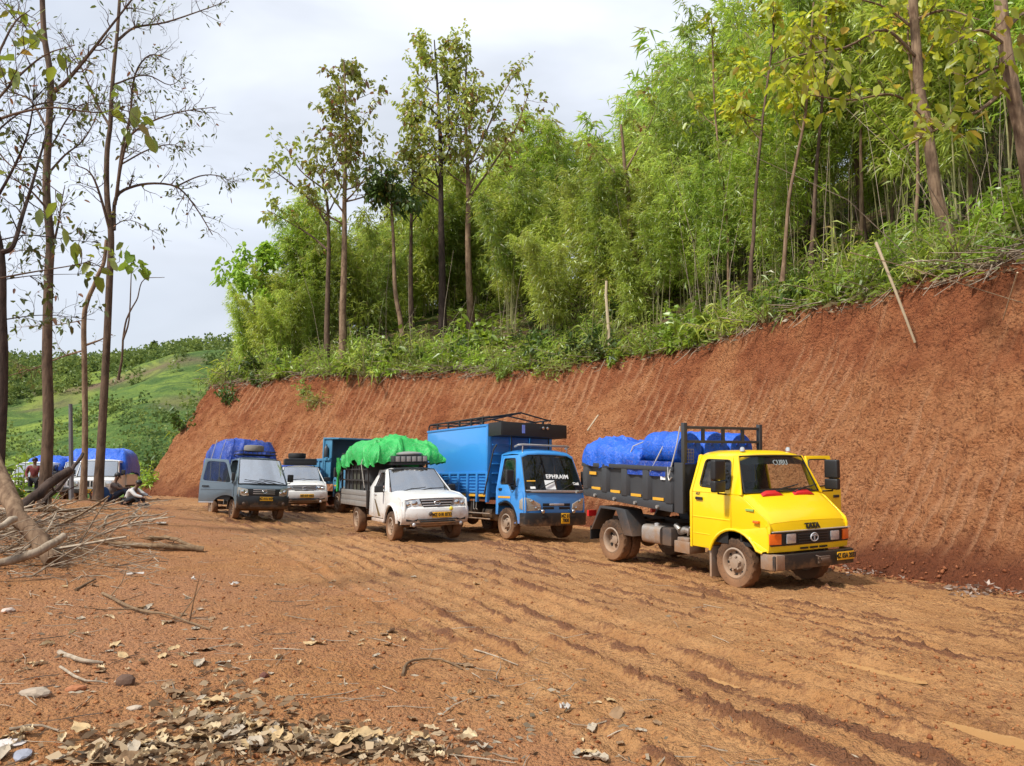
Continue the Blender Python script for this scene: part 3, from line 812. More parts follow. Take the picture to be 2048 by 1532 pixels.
def tarp(name, label, mat, loc, rot, x0, x1, y0, y1, zb, ztop, p=3.2, wr=.05, seed=1, n=(46, 40), hem=.10, cat='tarpaulin', group=None, fold=1.0, ropes=()):
    nu, nv = n; u = np.sin(np.linspace(-1, 1, nu) * math.pi / 2 * .995); v = np.sin(np.linspace(-1, 1, nv) * math.pi / 2 * .995)
    U, V = np.meshgrid(u, v, indexing='ij')
    f = ((1 - np.abs(U) ** p) ** (1 / p)) * ((1 - np.abs(V) ** p) ** (1 / p))
    X = x0 + (x1 - x0) * (U + 1) / 2; Y = y0 + (y1 - y0) * (V + 1) / 2
    ZT = ztop(X, Y)
    edge = 1 - f
    hemz = hem * fbm(X * 2.3 + seed, Y * 2.3, 3, seed) * edge
    Z = zb + hemz + (ZT - zb) * f
    # folds: sharp ridges on top, hanging pleats on the sides
    qa = .7 * vnoise(X * .8, Y * .8, seed + 2); r = np.maximum(0, 1 - 2.2 * np.abs(fbm(X * 2.6 * fold + 1.4 * Z + qa, Y * 1.1 * fold - .5 * Z, 2, seed + 3))); r2 = np.maximum(0, 1 - 2.4 * np.abs(fbm(X * 1.4 + Z * .8, Y * 4.2 - Z + qa, 2, seed + 9)))
    pl = np.abs(np.sin((X * (1 - np.abs(V) ** 8 * 0) + Y * .6) * 11 + 3 * qa)) * np.clip(edge * 1.6 - .5, 0, 1)
    d = wr * (1.0 * r + .7 * r2 - .5) + wr * .5 * fbm(X * .9, Y * .9, 2, seed + 5) - wr * .7 * pl
    cx, cy, cz = (x0 + x1) / 2, (y0 + y1) / 2, zb
    nx_, ny_, nz_ = (X - cx) / (x1 - x0) * 1.2 * edge, (Y - cy) / (y1 - y0) * 1.2 * edge, .25 + f
    L = np.sqrt(nx_ ** 2 + ny_ ** 2 + nz_ ** 2); X = X + d * nx_ / L; Y = Y + d * ny_ / L; Z = Z + d * nz_ / L
    G = np.stack([X, Y, Z], -1)
    o = thing(name, label, cat, loc, rot, group)
    c = Vector((cx, cy, zb - .3))
    mb = MB().slab(G.tolist(), lambda q: (c - q).normalized() * .012)
    sh_ = mb.mesh('sheet', mat); sh_.set_sharp_from_angle(angle=rad(24)); link('sheet', sh_, o)
    for R in ropes: MB().tube(R, .012, 5).build('rope', m_rope, o)
    return o
m_rope = plain('pale_rope', (.42, .40, .36), .9)

def pose(yaw, pitch=0, roll=0): return (rad(roll), rad(pitch), rad(yaw))

# ---- the yellow tipper
Y_LOC, Y_ROT = (4.39, 13.15, -.20), pose(-59.2, 2.6, .9)
def yellow_tipper():
    r = thing('tipper_truck', 'bright yellow cab tipper truck with dark grey dump body and its far door open', 'truck', Y_LOC, Y_ROT)
    W = 1.0
    Yw = lambda x, z: W - .20 * max(0, (z - 1.5) / .63) - .05 * max(0, (x - .3) / .4) ** 2
    A = (.05, .40, .53)
    for s in (-1, 1):
        off = (0, -s * .035, 0)
        MB().panel([(0, 1.5), (0, .928)] + arc(*A, 95, 28, 9)[1:] + [(.60, .655), (.71, .68), (.735, 1.05), (.69, 1.14), (.26, 1.455), (.16, 1.5)], [], xz(Yw, s), off).build('fender', m_yellow, r, .022, 3)
        MB().tube([(x, s * (W + .004), z) for x, z in arc(.05, .40, .545, 163, 30, 12)] + [(.60, s * (W - .03), .64)], .024, 6).build('wheel_arch_lip', m_yellow, r)
        MB().panel([(-.94, .56), (-.888, .56), (-.888, 1.5), (-.85, 2.13), (-.90, 2.13), (-.94, 1.5)], [], xz(Yw, s), off).build('rear_pillar', m_yellow, r, .008)
        MB().panel([(-.002, 1.503), (.215, 1.503), (.205, 1.54), (-.03, 2.13), (-.112, 2.13)], [], xz(Yw, s), off).build('windshield_pillar', m_yellow, r, .012)
        # door, hinged at its front edge
        e = bpy.data.objects.new('door', None); COL.objects.link(e); e.parent = r
        h = Vector((-.004, s * W, 0)); e.location = h
        if s > 0: e.rotation_euler = (0, 0, rad(-86))
        sh = lambda x, z: (x - h.x, s * Yw(x, z) - h.y, z)
        MB().panel([(-.88, .58), (-.452, .58)] + arc(*A, 160, 96.5, 8)[1:] + [(-.010, .935), (-.010, 1.5), (-.88, 1.5)], [], sh, off).build('door_skin', m_yellow, e, .012)
        win = rpoly([(-.74, 1.60), (-.035, 1.575), (-.145, 2.05), (-.72, 2.05)], .07)
        MB().panel([(-.88, 1.502), (-.012, 1.502), (-.120, 2.115), (-.845, 2.115)], [win], sh, off).build('window_frame', m_yellow, e, .010)
        MB().tube([Vector(sh(x, z)) + Vector((0, s * .003, 0)) for x, z in win + win[:1]], .012, 5, False).build('window_seal', m_rubber, e)
        if s < 0:
            MB().panel(win, [], lambda x, z: Vector(sh(x, z)) + Vector((0, -s * .02, 0)), (0, -s * .005, 0)).build('window_glass', m_glass_dark, e)
        MB().box(-.78, -.62, s * .005, s * .03, 1.37, 1.42).build('handle', m_black, e, .01)
        MB().box(-.86, -.02, -s * .012, s * .008, 1.075, 1.095).box(-.86, -.46, -s * .012, s * .007, .80, .815).build('pressed_line', m_yellow, e, .006)
        MB().box(-.80, -.10, -s * .05, -s * .036, .70, 1.40).build('door_trim', m_dark, e, .01)
        mx_ = -.06 if s < 0 else -.27
        mirror_on_arm(e, (mx_ - .02, s * .02, 1.5), (mx_, s * .22, 1.80), (.25, .52, .11), two=True)
        MB().box(.45, .56, s * (W - .035), s * (W + .012), 1.09, 1.13).build('side_indicator', m_orange, r, .008)
        MB().box(.30, .46, s * (W - .02), s * (W + .003), 1.27, 1.30).build('door_sticker', plain('green_sticker', (.25, .42, .10), .5) if s < 0 else m_yellow, r)
    lettering('407', m_steel, r, (-.74, -W - .004, 1.47), (rad(90), 0, 0), .07)
    ys = [-.80, -.77, -.68, -.4, 0, .4, .68, .77, .80]
    G = []
    for x, dz in [(-.905, -.08), (-.89, -.02), (-.83, 0), (-.5, .012), (-.2, .010), (-.08, -.01), (-.03, -.045), (-.022, -.07)]:
        G.append([(x, y, 2.205 + dz - .09 * abs(y / .80) ** 6 - .012 * abs(y / .8) ** 2) for y in ys])
    MB().slab(G, (0, 0, -.03)).build('roof', m_yellow, r)
    for y in (-.55, .58): MB().lathe([(.001, 0), (.045, 0), (.045, .03), (.03, .065), (.001, .075)], (-.16, y, 2.20), 'z', 12).build('roof_lamp', m_lens, r)
    MB().panel([(-.96, .56), (.96, .56), (.96, 1.5), (.79, 2.12), (-.79, 2.12), (-.96, 1.5)], [rpoly([(-.62, 1.62), (.62, 1.62), (.58, 2.0), (-.58, 2.0)], .06)], lambda y, z: (-.93, y, z), (.025, 0, 0)).build('cab_rear_wall', m_yellow, r, .006)
    MB().panel([(-.93, .76), (.93, .76), (.93, 1.5), (.77, 2.10), (-.77, 2.10), (-.93, 1.5)], [rpoly([(-.60, 1.63), (.60, 1.63), (.56, 1.99), (-.56, 1.99)], .06)], lambda y, z: (-.900, y, z), (.012, 0, 0)).box(-.86, -.10, -.74, .74, 2.085, 2.10).build('cab_blackout', m_dark, r)  # dark sheets added so the cab looks black through the windscreen
    MB().box(-.90, .62, -.93, .93, .70, .76).box(.12, .16, -.93, .93, .76, 1.48).build('cab_floor', m_dark, r)
    Gw = windshield(r, (.195, .90, 1.535), (-.045, .775, 2.115), .05, m_glass_clear)
    G2 = [[(p[0] - .012, p[1], p[2]) for p in row] for row in [[tuple(Vector(a).lerp(Vector(b), f)) for a, b in zip(Gw[3], Gw[4])] for f in (.05, .5, .93)]]
    MB().slab(G2, (-.004, 0, 0)).build('dark_glass_strip', m_dark, r)  # black band added to darken the top of the see-through windscreen
    MB().box(-.14, .13, -.88, .88, 1.22, 1.57).build('dashboard', m_dark, r, .05)
    for y in (-.48, .45): seat(r, -.74, y, .92)
    steering(r, -.16, -.46, 1.52)
    wiper(r, (.27, -.30, 1.53), (.215, .25, 1.63)); wiper(r, (.27, .20, 1.53), (.215, .72, 1.62))
    lettering('CUBU', m_dimtext, r, (.055, .12, 2.01), (rad(68), 0, rad(90)), .13, space=1.15, sx=.95)
    yh = [-.965, -.90, -.80, -.45, 0, .45, .80, .90, .965]; oz = [-.015, .02, .035, .05, .055, .05, .035, .02, -.015]
    G = [[(x - .045 * abs(y / .965) ** 4 * k, y * (1 - .01 * k), z + o) for y, o in zip(yh, oz)] for x, z, k in [(.16, 1.50, 0), (.26, 1.465, .2), (.40, 1.37, .5), (.58, 1.235, .8), (.69, 1.135, 1), (.73, 1.07, 1)]]
    MB().slab(G, (-.02, 0, -.025)).build('bonnet', m_yellow, r)
    G = [[(x - .05 * abs(y / .965) ** 4, y * .985, z + o * k) for y, o in zip(yh, oz)] for x, z, k in [(.732, 1.068, .9), (.755, 1.00, .3), (.765, .90, 0), (.765, .74, 0), (.75, .655, 0)]]
    MB().slab(G, (-.03, 0, 0)).build('front_panel', m_yellow, r)
    yg = [-.93, -.88, -.5, 0, .5, .88, .93]
    MB().slab([[(.778 - .045 * abs(y / .965) ** 4, y, z) for y in yg] for z in (.962, .752)], (-.02, 0, 0)).build('grille_surround', m_black, r, .006)
    MB().slab([[(.790, y, z) for y in (-.93, -.5, 0, .5, .93)] for z in (.982, .970)], (-.03, 0, 0)).build('chrome_strip', m_silver, r)
    for i, z in enumerate((.79, .83, .87, .91)): MB().box(.775, .796, -.36, .36, z - .009, z + .009).build('grille_bar', m_black, r, .004)
    for s in (-1, 1):
        MB().box(.77, .797, s * .42, s * .63, .785, .935).build('headlight', m_lens, r, .018)
        MB().hexa([(.755, s * .74, .775), (.70, s * .945, .775), (.70, s * .945, .945), (.755, s * .74, .945)], [(.785, s * .74, .775), (.735, s * .955, .775), (.735, s * .955, .945), (.785, s * .74, .945)]).build('turn_signal', m_orange, r, .012)
    ring_logo(r, .805, 0, .86, .085, .062, m_silver)
    lettering('TATA', m_platetext, r, (.772, .0, 1.035), (rad(78), 0, rad(90)), .115, ex=.008, space=1.0, sx=1.15, bold=.006)
    for y in (-.20, .03, .26): MB().box(.765, .775, y - .095, y + .095, .682, .712).build('air_slot', m_rubber, r, .008)
    for y in (-.36, .40):
        MB().hexa([(.25, y - .24, 1.525), (.315, y - .26, 1.48), (.315, y + .26, 1.48), (.25, y + .24, 1.525)], [(.255, y - .11, 1.572), (.305, y - .16, 1.525), (.305, y + .16, 1.525), (.255, y + .11, 1.572)]).build('bonnet_vent', m_red, r, .008)
    MB().prism([(.72, -.98), (.83, -.95), (.845, 0), (.83, .93), (.72, .95), (.70, .9), (.70, -.9)], 'z', .39, .625).build('bumper', m_black, r, .025)
    for s in (-1, 1): MB().prism([(.56, s * .965), (.76, s * .985), (.84, s * .92), (.842, s * .74), (.76, s * .80), (.56, s * .93)], 'z', .40, .63).build('bumper_corner', m_alu if s < 0 else m_black, r, .012)
    MB().box(.84, .87, .02, .30, .45, .56).box(.86, .89, .06, .26, .48, .53).tube([(.86, -.05, .58), (.91, .0, .56), (.86, .05, .52)], .014, 5).build('tow_bracket', m_steel, r, .006)
    plate_front(r, .855, .70, .53, .42, .13, 'MZ 03A 2033')
    for s in (-1, 1): MB().box(-.50, -.46, s * .72, s * .98, .12, .62).build('mud_flap', m_rim, r)
    # chassis and running gear
    for s in (-1, 1): MB().box(-3.9, .70, s * .36, s * .43, .62, .80).build('chassis_rail', m_frame, r)
    mb = MB()
    for x in (-3.7, -3.17, -2.3, -1.3): mb.box(x - .05, x + .05, -.4, .4, .64, .76)
    mb.build('cross_members', m_frame, r)
    for x, w in ((0, .75), (-3.17, .85)): MB().tube([(x, -w, .40), (x, -.2, .40)], .06, 8).ball((x, 0, .40), (.18, .2, .18)).tube([(x, .2, .40), (x, w, .40)], .06, 8).build('axle', m_frame, r)
    MB().tube([(-3.0, 0, .45), (-1.1, 0, .6), (-.3, 0, .62)], .05, 8).box(-1.2, .5, -.3, .3, .45, .85).build('drivetrain', m_frame, r)
    MB().prism(rpoly([(-.20, .46), (.20, .46), (.20, .80), (-.20, .80)], .1), 'x', -2.30, -1.80).build('fuel_tank', m_alu, r, loc=(0, -.72, 0))
    MB().lathe([(.001, 0), (.05, 0), (.05, .05), (.001, .06)], (-1.98, -.82, .79), 'z', 12).build('tank_cap', m_silver, r)
    MB().box(-1.74, -1.50, -.92, -.50, .48, .80).build('air_tank_box', m_steel, r, .03)
    mb = MB().box(-1.44, -1.06, -.90, -.52, .40, .60).box(-1.40, -1.12, -.86, -.55, .60, .66).tube([(-1.45, -.75, .74), (-1.28, -.75, .80), (-1.08, -.72, .74)], .07, 10)
    mb.tube([(-1.5, -.8, .86), (-1.38, -.82, .78)], .05, 10).tube([(-1.2, -.8, .7), (-1.1, -.85, .85), (-1.0, -.8, .9)], .02, 6).build('battery_and_air_filter', m_alu, r, .012)
    for s in (-1, 1):
        o = (0, -s * .42, 0)
        MB().panel([(-3.80, .55), (-3.76, .55), (-3.46, 1.0), (-2.98, 1.0), (-2.74, .55), (-2.48, .55), (-2.70, 1.03), (-2.94, 1.05), (-3.50, 1.05)], [], lambda x, z: (x, s * .99, z), o).build('rear_mudguard', m_steel, r, .008)
        MB().box(-3.83, -3.80, s * .56, s * .98, .35, .62).build('rear_mud_flap', m_rubber, r)
        wheel(r, 0, s * .84, .40, .22, s, 'truck'); wheel(r, -3.17, s * .86, .40, .21, s, 'dual'); wheel(r, -3.17, s * .62, .40, .21, -s, 'truck')
    # dump body: floor and rails rise a little towards the tail
    zb = lambda x: 1.10 + (-1.33 - x) * .045; zt = 1.87
    H = 1.01
    for s in (-1, 1):
        MB().hexa([(-1.33, s * (H - .06), zb(-1.33)), (-1.33, s * (H + .03), zb(-1.33)), (-4.0, s * (H + .03), zb(-4.0)), (-4.0, s * (H - .06), zb(-4.0))],
                  [(-1.33, s * (H - .06), zb(-1.33) + .15), (-1.33, s * (H + .03), zb(-1.33) + .15), (-4.0, s * (H + .03), zb(-4.0) + .17), (-4.0, s * (H - .06), zb(-4.0) + .17)]).build('side_rail', m_steel, r, .012)
        MB().panel([(-1.33, zb(-1.33) + .15), (-4.0, zb(-4.) + .17), (-4.0, zt + .02), (-1.33, zt)], [], lambda x, z: (x, s * (H - .02), z), (0, -s * .03, 0)).build('side_board', m_steel, r)
        MB().box(-4.02, -1.30, s * (H - .04), s * (H + .055), zt - .05, zt + .03).build('top_rail', m_steel, r, .012)
        for i in range(5):
            x = -1.42 - i * .62
            MB().hexa([(x - .13, s * (H - .03), zb(x) + .15), (x + .13, s * (H - .03), zb(x) + .15), (x + .13, s * (H - .03), zt - .05), (x - .13, s * (H - .03), zt - .05)],
                      [(x - .07, s * (H + .05), zb(x) + .15), (x + .07, s * (H + .05), zb(x) + .15), (x + .07, s * (H + .05), zt - .05), (x - .07, s * (H + .05), zt - .05)]).build('stake', m_steel, r, .008)
            if i < 4: MB().box(x - .46, x - .17, s * (H - .015), s * (H + .004), zb(x - .3) + .165, zb(x - .3) + .215).build('reflector', m_reflector, r)
            MB().tube([(x - .28, s * (H + .02), zb(x - .28) + .055), (x - .28, s * (H + .075), zb(x - .28) + .055)], .032, 8).build('hinge_pin', m_alu, r)
        MB().box(-1.30, -1.08, s * (H - .05), s * (H + .02), 1.10, 1.98).build('front_corner_post', m_steel, r, .015)
        MB().box(-1.16, -1.08, s * (H - .10), s * (H - .02), 1.98, 2.68).build('rack_post', m_steel, r, .01)
    MB().box(-3.82, -3.58, -H - .012, -H + .005, 1.66, 1.72).build('reflector', m_reflector, r)
    MB().box(-1.66, -1.52, -H - .012, -H + .005, 1.66, 1.82).build('rating_sticker', m_whitetext, r)
    lettering('T', m_platetext, r, (-1.59, -H - .014, 1.735), (rad(90), 0, 0), .12)
    MB().tube([(-1.42, -H - .05, 1.90), (-1.40, -H - .06, 1.72), (-1.36, -H - .07, 1.66), (-1.32, -H - .05, 1.72)], .014, 6).build('rope_hook', m_alu, r)
    MB().box(-1.26, -1.20, -H + .05, H - .05, 1.12, 1.95).build('headboard', m_steel, r, .01)
    for y0 in (-.95,):
        mb = MB()
        for k in range(6): mb.box(-1.196, -1.185, y0 + k * .055, y0 + .012 + k * .055, 1.97, 2.22)
        for k in range(5): mb.box(-1.198, -1.183, y0, y0 + .29, 1.97 + k * .06, 1.98 + k * .06)
        mb.build('mesh_guard', m_alu, r)
    for z in (2.35, 2.60): MB().box(-1.15, -1.09, -H + .05, H - .05, z - .025, z + .025).build('rack_bar', m_steel, r, .008)
    for y in (-.5, 0, .5): MB().box(-1.14, -1.10, y - .03, y + .03, 2.375, 2.575).build('rack_strut', m_steel, r)
    MB().hexa([(-4.0, -H + .02, zb(-4)), (-1.3, -H + .02, zb(-1.3)), (-1.3, H - .02, zb(-1.3)), (-4.0, H - .02, zb(-4))], [(-4.0, -H + .02, zb(-4) + .06), (-1.3, -H + .02, zb(-1.3) + .06), (-1.3, H - .02, zb(-1.3) + .06), (-4.0, H - .02, zb(-4) + .06)]).build('floor', m_steel, r)
    MB().box(-4.03, -3.98, -H + .05, H - .05, 1.20, 1.88).build('tailboard', m_steel, r, .01)
    for y in (-.85, .85): MB().box(-3.98, -3.92, y - .1, y + .1, .80, .92).build('tail_light', m_red, r)
    return r
yellow_tipper()
_yt = lambda x, y: 2.34 + .04 * np.sin(x * 3) + .16 * np.clip((x + 2.35) / .25, 0, 1) + (.07 * np.abs(np.sin((y + .2) * 4.2))) * np.clip((x + 2.35) / .25, 0, 1)
tarp('tarpaulin', 'bright blue tarpaulin bulging over the load in the yellow truck', m_tarp_blue, Y_LOC, Y_ROT, -4.04, -2.2, -1.06, 1.06, 1.78, _yt, 4.6, .075, 3, (96, 76), .12, 'tarpaulin',
     ropes=[[(-2.62, -1.02, 1.95), (-2.50, -.95, 2.25), (-2.3, -.6, 2.42)], [(-1.9, -1.05, 1.80), (-1.62, -.99, 2.26), (-1.5, -.7, 2.5)], [(-1.38, -1.07, 1.75), (-1.25, -1.0, 2.3), (-1.22, -.95, 2.62)]])
def blue_drums():
    for i, (y, z) in enumerate(((-.68, 2.21), (-.02, 2.22), (.64, 2.2))):
        o = thing('plastic_drum', ['blue plastic drum lying on the near side behind the yellow cab', 'blue plastic drum lying in the middle behind the yellow cab', 'blue plastic drum lying on the far side behind the yellow cab'][i], 'drum', Y_LOC, Y_ROT, 'blue drums in the yellow truck')
        MB().lathe([(.001, 0), (.24, 0), (.30, .03), (.315, .09), (.315, .30), (.33, .33), (.315, .36), (.315, .60), (.33, .63), (.315, .66), (.315, .93), (.29, .97), (.001, .97)], (-2.24, y, z), 'x', 28).build('shell', m_tarp_blue, o)
        for q in (-.12, .12): MB().lathe([(.001, .97), (.03, .97), (.03, .995), (.001, .995)], (-2.24, y + q, z + .1), 'x', 10).build('bung', m_tarp_dark, o)
    o = thing('side_netting', 'dark blue sheet tucked along the truck side below the drums', 'tarpaulin', Y_LOC, Y_ROT)
    G = [[(x, -1.035 - .012 * math.sin(x * 19 + z * 3), z) for x in np.linspace(-2.75, -1.36, 30)] for z in (1.72, 1.80, 1.90, 1.99)]
    MB().slab(G, (0, .012, 0)).build('sheet', m_tarp_dark, o)
blue_drums()

# ---- forward-control blue lorry (and the old blue tipper behind)
B_LOC, B_ROT = (.62, 20.42, -.05), pose(-58, -.3, -1)
def forward_cab(r, paint_m, W=.96, stripe=True, roofz=2.30, lens=None, plate=None):
    Yw = lambda x, z: W - .15 * max(0, (z - 1.25) / .95) - .05 * max(0, (x - .4) / .5) ** 2
    A = (.0, .40, .56)
    for s in (-1, 1):
        off = (0, -s * .035, 0)
        MB().panel([(.42, .43)] + arc(*A, 40, 8, 5)[::-1] + arc(*A, 40, 62, 3)[1:] + [(.27, .895), (.30, 1.25), (.60, 1.25), (.86, 1.22), (.90, .9), (.90, .66), (.86, .45), (.60, .43)], [], xz(Yw, s), off).build('front_corner', paint_m, r, .012)
        e = bpy.data.objects.new('door', None); COL.objects.link(e); e.parent = r
        MB().panel([(-.33, .98)] + arc(*A, 122, 64, 6) + [(.255, .90), (.292, 1.25), (-.36, 1.25)], [], xz(Yw, s), off).build('door_skin', paint_m, e, .010)
        win = rpoly([(-.28, 1.40), (.12, 1.40), (.34, 1.18), (.50, 1.30), (.30, 2.06), (-.24, 2.06)], .06)
        MB().panel([(-.36, 1.253), (.30, 1.253), (.30, 1.12), (.60, 1.12), (.62, 1.253), (.42, 2.14), (-.33, 2.14)], [win], xz(Yw, s), off).build('window_frame', paint_m, e, .010)
        MB().panel(win, [], xz(lambda x, z: Yw(x, z) - .02, s), (0, -s * .005, 0)).build('window_glass', m_glass_dark, e)
        MB().tube([xz(lambda x, z: Yw(x, z) + .002, s)(*p) for p in win + win[:1]], .010, 5, False).build('window_seal', m_rubber, e)
        MB().box(-.30, -.16, s * (W - .01), s * (W + .022), 1.24, 1.30).build('handle', m_black, e, .01)
        if stripe: MB().box(-.335, .255, s * (W - .01), s * (W + .006), 1.045, 1.095).build('stripe', m_reflector, e)
        MB().panel([(-.46, .62), (-.365, .62), (-.365, 2.16), (-.42, 2.16), (-.46, 1.25)], [], xz(Yw, s), off).build('rear_pillar', paint_m, r, .008)
        MB().panel([(.60, 1.20), (.87, 1.22), (.48, 2.15), (.40, 2.15)], [], xz(lambda x, z: Yw(x, z) + .004, s), off).build('windshield_pillar', paint_m, r, .010)
        MB().panel(arc(0, .40, .60, 125, 0, 14) + arc(0, .40, .54, 0, 125, 14), [], lambda x, z: (x, s * (W - .30), z), (0, s * .30, 0)).build('wheel_arch', m_black, r)
        mirror_on_arm(r, (.52, s * (W - .03), 1.35), (.56, s * (W + .22), 1.58), (.22, .36, .10))
        MB().panel([(.80, .76), (.86, 1.06), (.80, 1.08), (.66, 1.0), (.66, .80)], [], xz(lambda x, z: Yw(x, z) + .004, s), (0, -s * .06, 0)).build('corner_lamp', lens or m_lens_warm, r, .015)
        MB().panel([(s * .92, 1.08), (s * .78, 1.05), (s * .50, .92), (s * .47, .76), (s * .92, .74)], [], lambda y, z: (.955 - .10 * abs(y / W) ** 5, y, z), (-.06, 0, 0)).build('headlight', lens or m_lens_warm, r, .015)
        MB().panel([(s * .90, .915), (s * .50, .86), (s * .50, .845), (s * .90, .90)], [], lambda y, z: (.959 - .10 * abs(y / W) ** 5, y, z), (-.02, 0, 0)).build('lamp_divider', m_silver, r)
        MB().ball((.945, s * .74, .98), (.025, .06, .045)).ball((.948, s * .62, .82), (.025, .05, .035)).build('lamp_bowl', m_chrome, r)
        MB().box(.93, .955, s * .56, s * .72, .50, .60).build('fog_lamp', m_dark, r, .02)
    ys = [-.82, -.79, -.66, -.3, 0, .3, .66, .79, .82]
    G = [[(x, y * (1 if x < .3 else .985), roofz + dz - .09 * abs(y / .82) ** 6 - .02 * abs(y / .82) ** 2) for y in ys] for x, dz in [(-.45, -.10), (-.42, -.02), (-.3, .0), (.1, .015), (.35, 0), (.45, -.03), (.50, -.075), (.515, -.10)]]
    MB().slab(G, (0, 0, -.03)).build('roof', paint_m, r)
    MB().panel([(-W + .02, .62), (W - .02, .62), (W - .02, 1.25), (.80, 2.15), (-.80, 2.15), (-W + .02, 1.25)], [rpoly([(-.5, 1.5), (.5, 1.5), (.48, 1.95), (-.48, 1.95)], .05)], lambda y, z: (-.45, y, z), (.025, 0, 0)).build('cab_rear_wall', paint_m, r)
    MB().box(-.44, .80, -.88, .88, .95, 1.0).build('cab_floor', m_dark, r)
    MB().box(.45, .78, -.86, .86, 1.0, 1.20).build('dashboard', m_dark, r, .05)
    for y in (-.45, .42): seat(r, -.28, y, 1.0, back=.75)
    steering(r, .32, -.45, 1.32, .22)
    windshield(r, (.87, .90, 1.225), (.485, .775, 2.135), .06, m_glass)
    yf = [-W + .02, -.88, -.6, 0, .6, .88, W - .02]
    bx = lambda y: -.10 * abs(y / W) ** 5
    MB().slab([[(x + bx(y), y, z) for y in yf] for x, z in ((.90, 1.215), (.925, 1.10), (.935, .95), (.935, .72), (.92, .66))], (-.03, 0, 0)).build('front_panel', paint_m, r)
    MB().slab([[(.962 + bx(y) - .02, y * .97, z) for y in yf] for z in (1.262, 1.205)], (-.03, 0, 0)).build('silver_strip', m_silver, r, .005)
    MB().slab([[(.955 + bx(y) - .03, y * .93, z) for y in yf] for z in (1.20, 1.19)], (-.02, 0, 0)).build('panel_gap', m_rubber, r)
    for z, h in ((.90, .035), (.815, .03)):
        for s in (-1, 1): MB().box(.93, .942, s * .08, s * .42, z - h, z + h).build('grille_slot', m_dark, r, .012)
    MB().box(.93, .96, -.22, .22, .88, .93).build('badge_bar', m_silver, r, .012)
    MB().prism([(.72, -W - .02), (.93, -W + .02), (1.0, -.7), (1.01, 0), (1.0, .7), (.93, W - .02), (.72, W + .02)], 'z', .38, .70).build('bumper', m_black, r, .03)
    MB().box(.995, 1.016, -.5, -.30, .56, .62).box(.995, 1.016, .34, .54, .56, .62).build('bumper_slot', m_dark, r, .01)
    if plate: plate_front(r, 1.02, *plate)
    for s in (-1, 1):
        MB().ball((1.02, s * .47, .735), (.04, .055, .055)).build('spot_lamp', m_chrome, r)
        wheel(r, 0, s * .82, .40, .23, s, 'truck')
    MB().tube([(0, -.7, .4), (0, .7, .4)], .06, 8).build('axle', m_frame, r)

def lorry_chassis(r, wb, tail):
    for s in (-1, 1):
        MB().box(tail, .75, s * .36, s * .43, .62, .82).build('chassis_rail', m_frame, r)
        wheel(r, -wb, s * .84, .40, .21, s, 'dual'); wheel(r, -wb, s * .60, .40, .21, -s, 'truck')
    MB().tube([(-wb, -.8, .40), (-wb, .8, .40)], .06, 8).ball((-wb, 0, .4), (.2, .2, .2)).tube([(-wb, 0, .45), (-.2, 0, .62)], .05, 8).box(-1.0, .55, -.32, .32, .42, .92).build('rear_axle', m_frame, r)

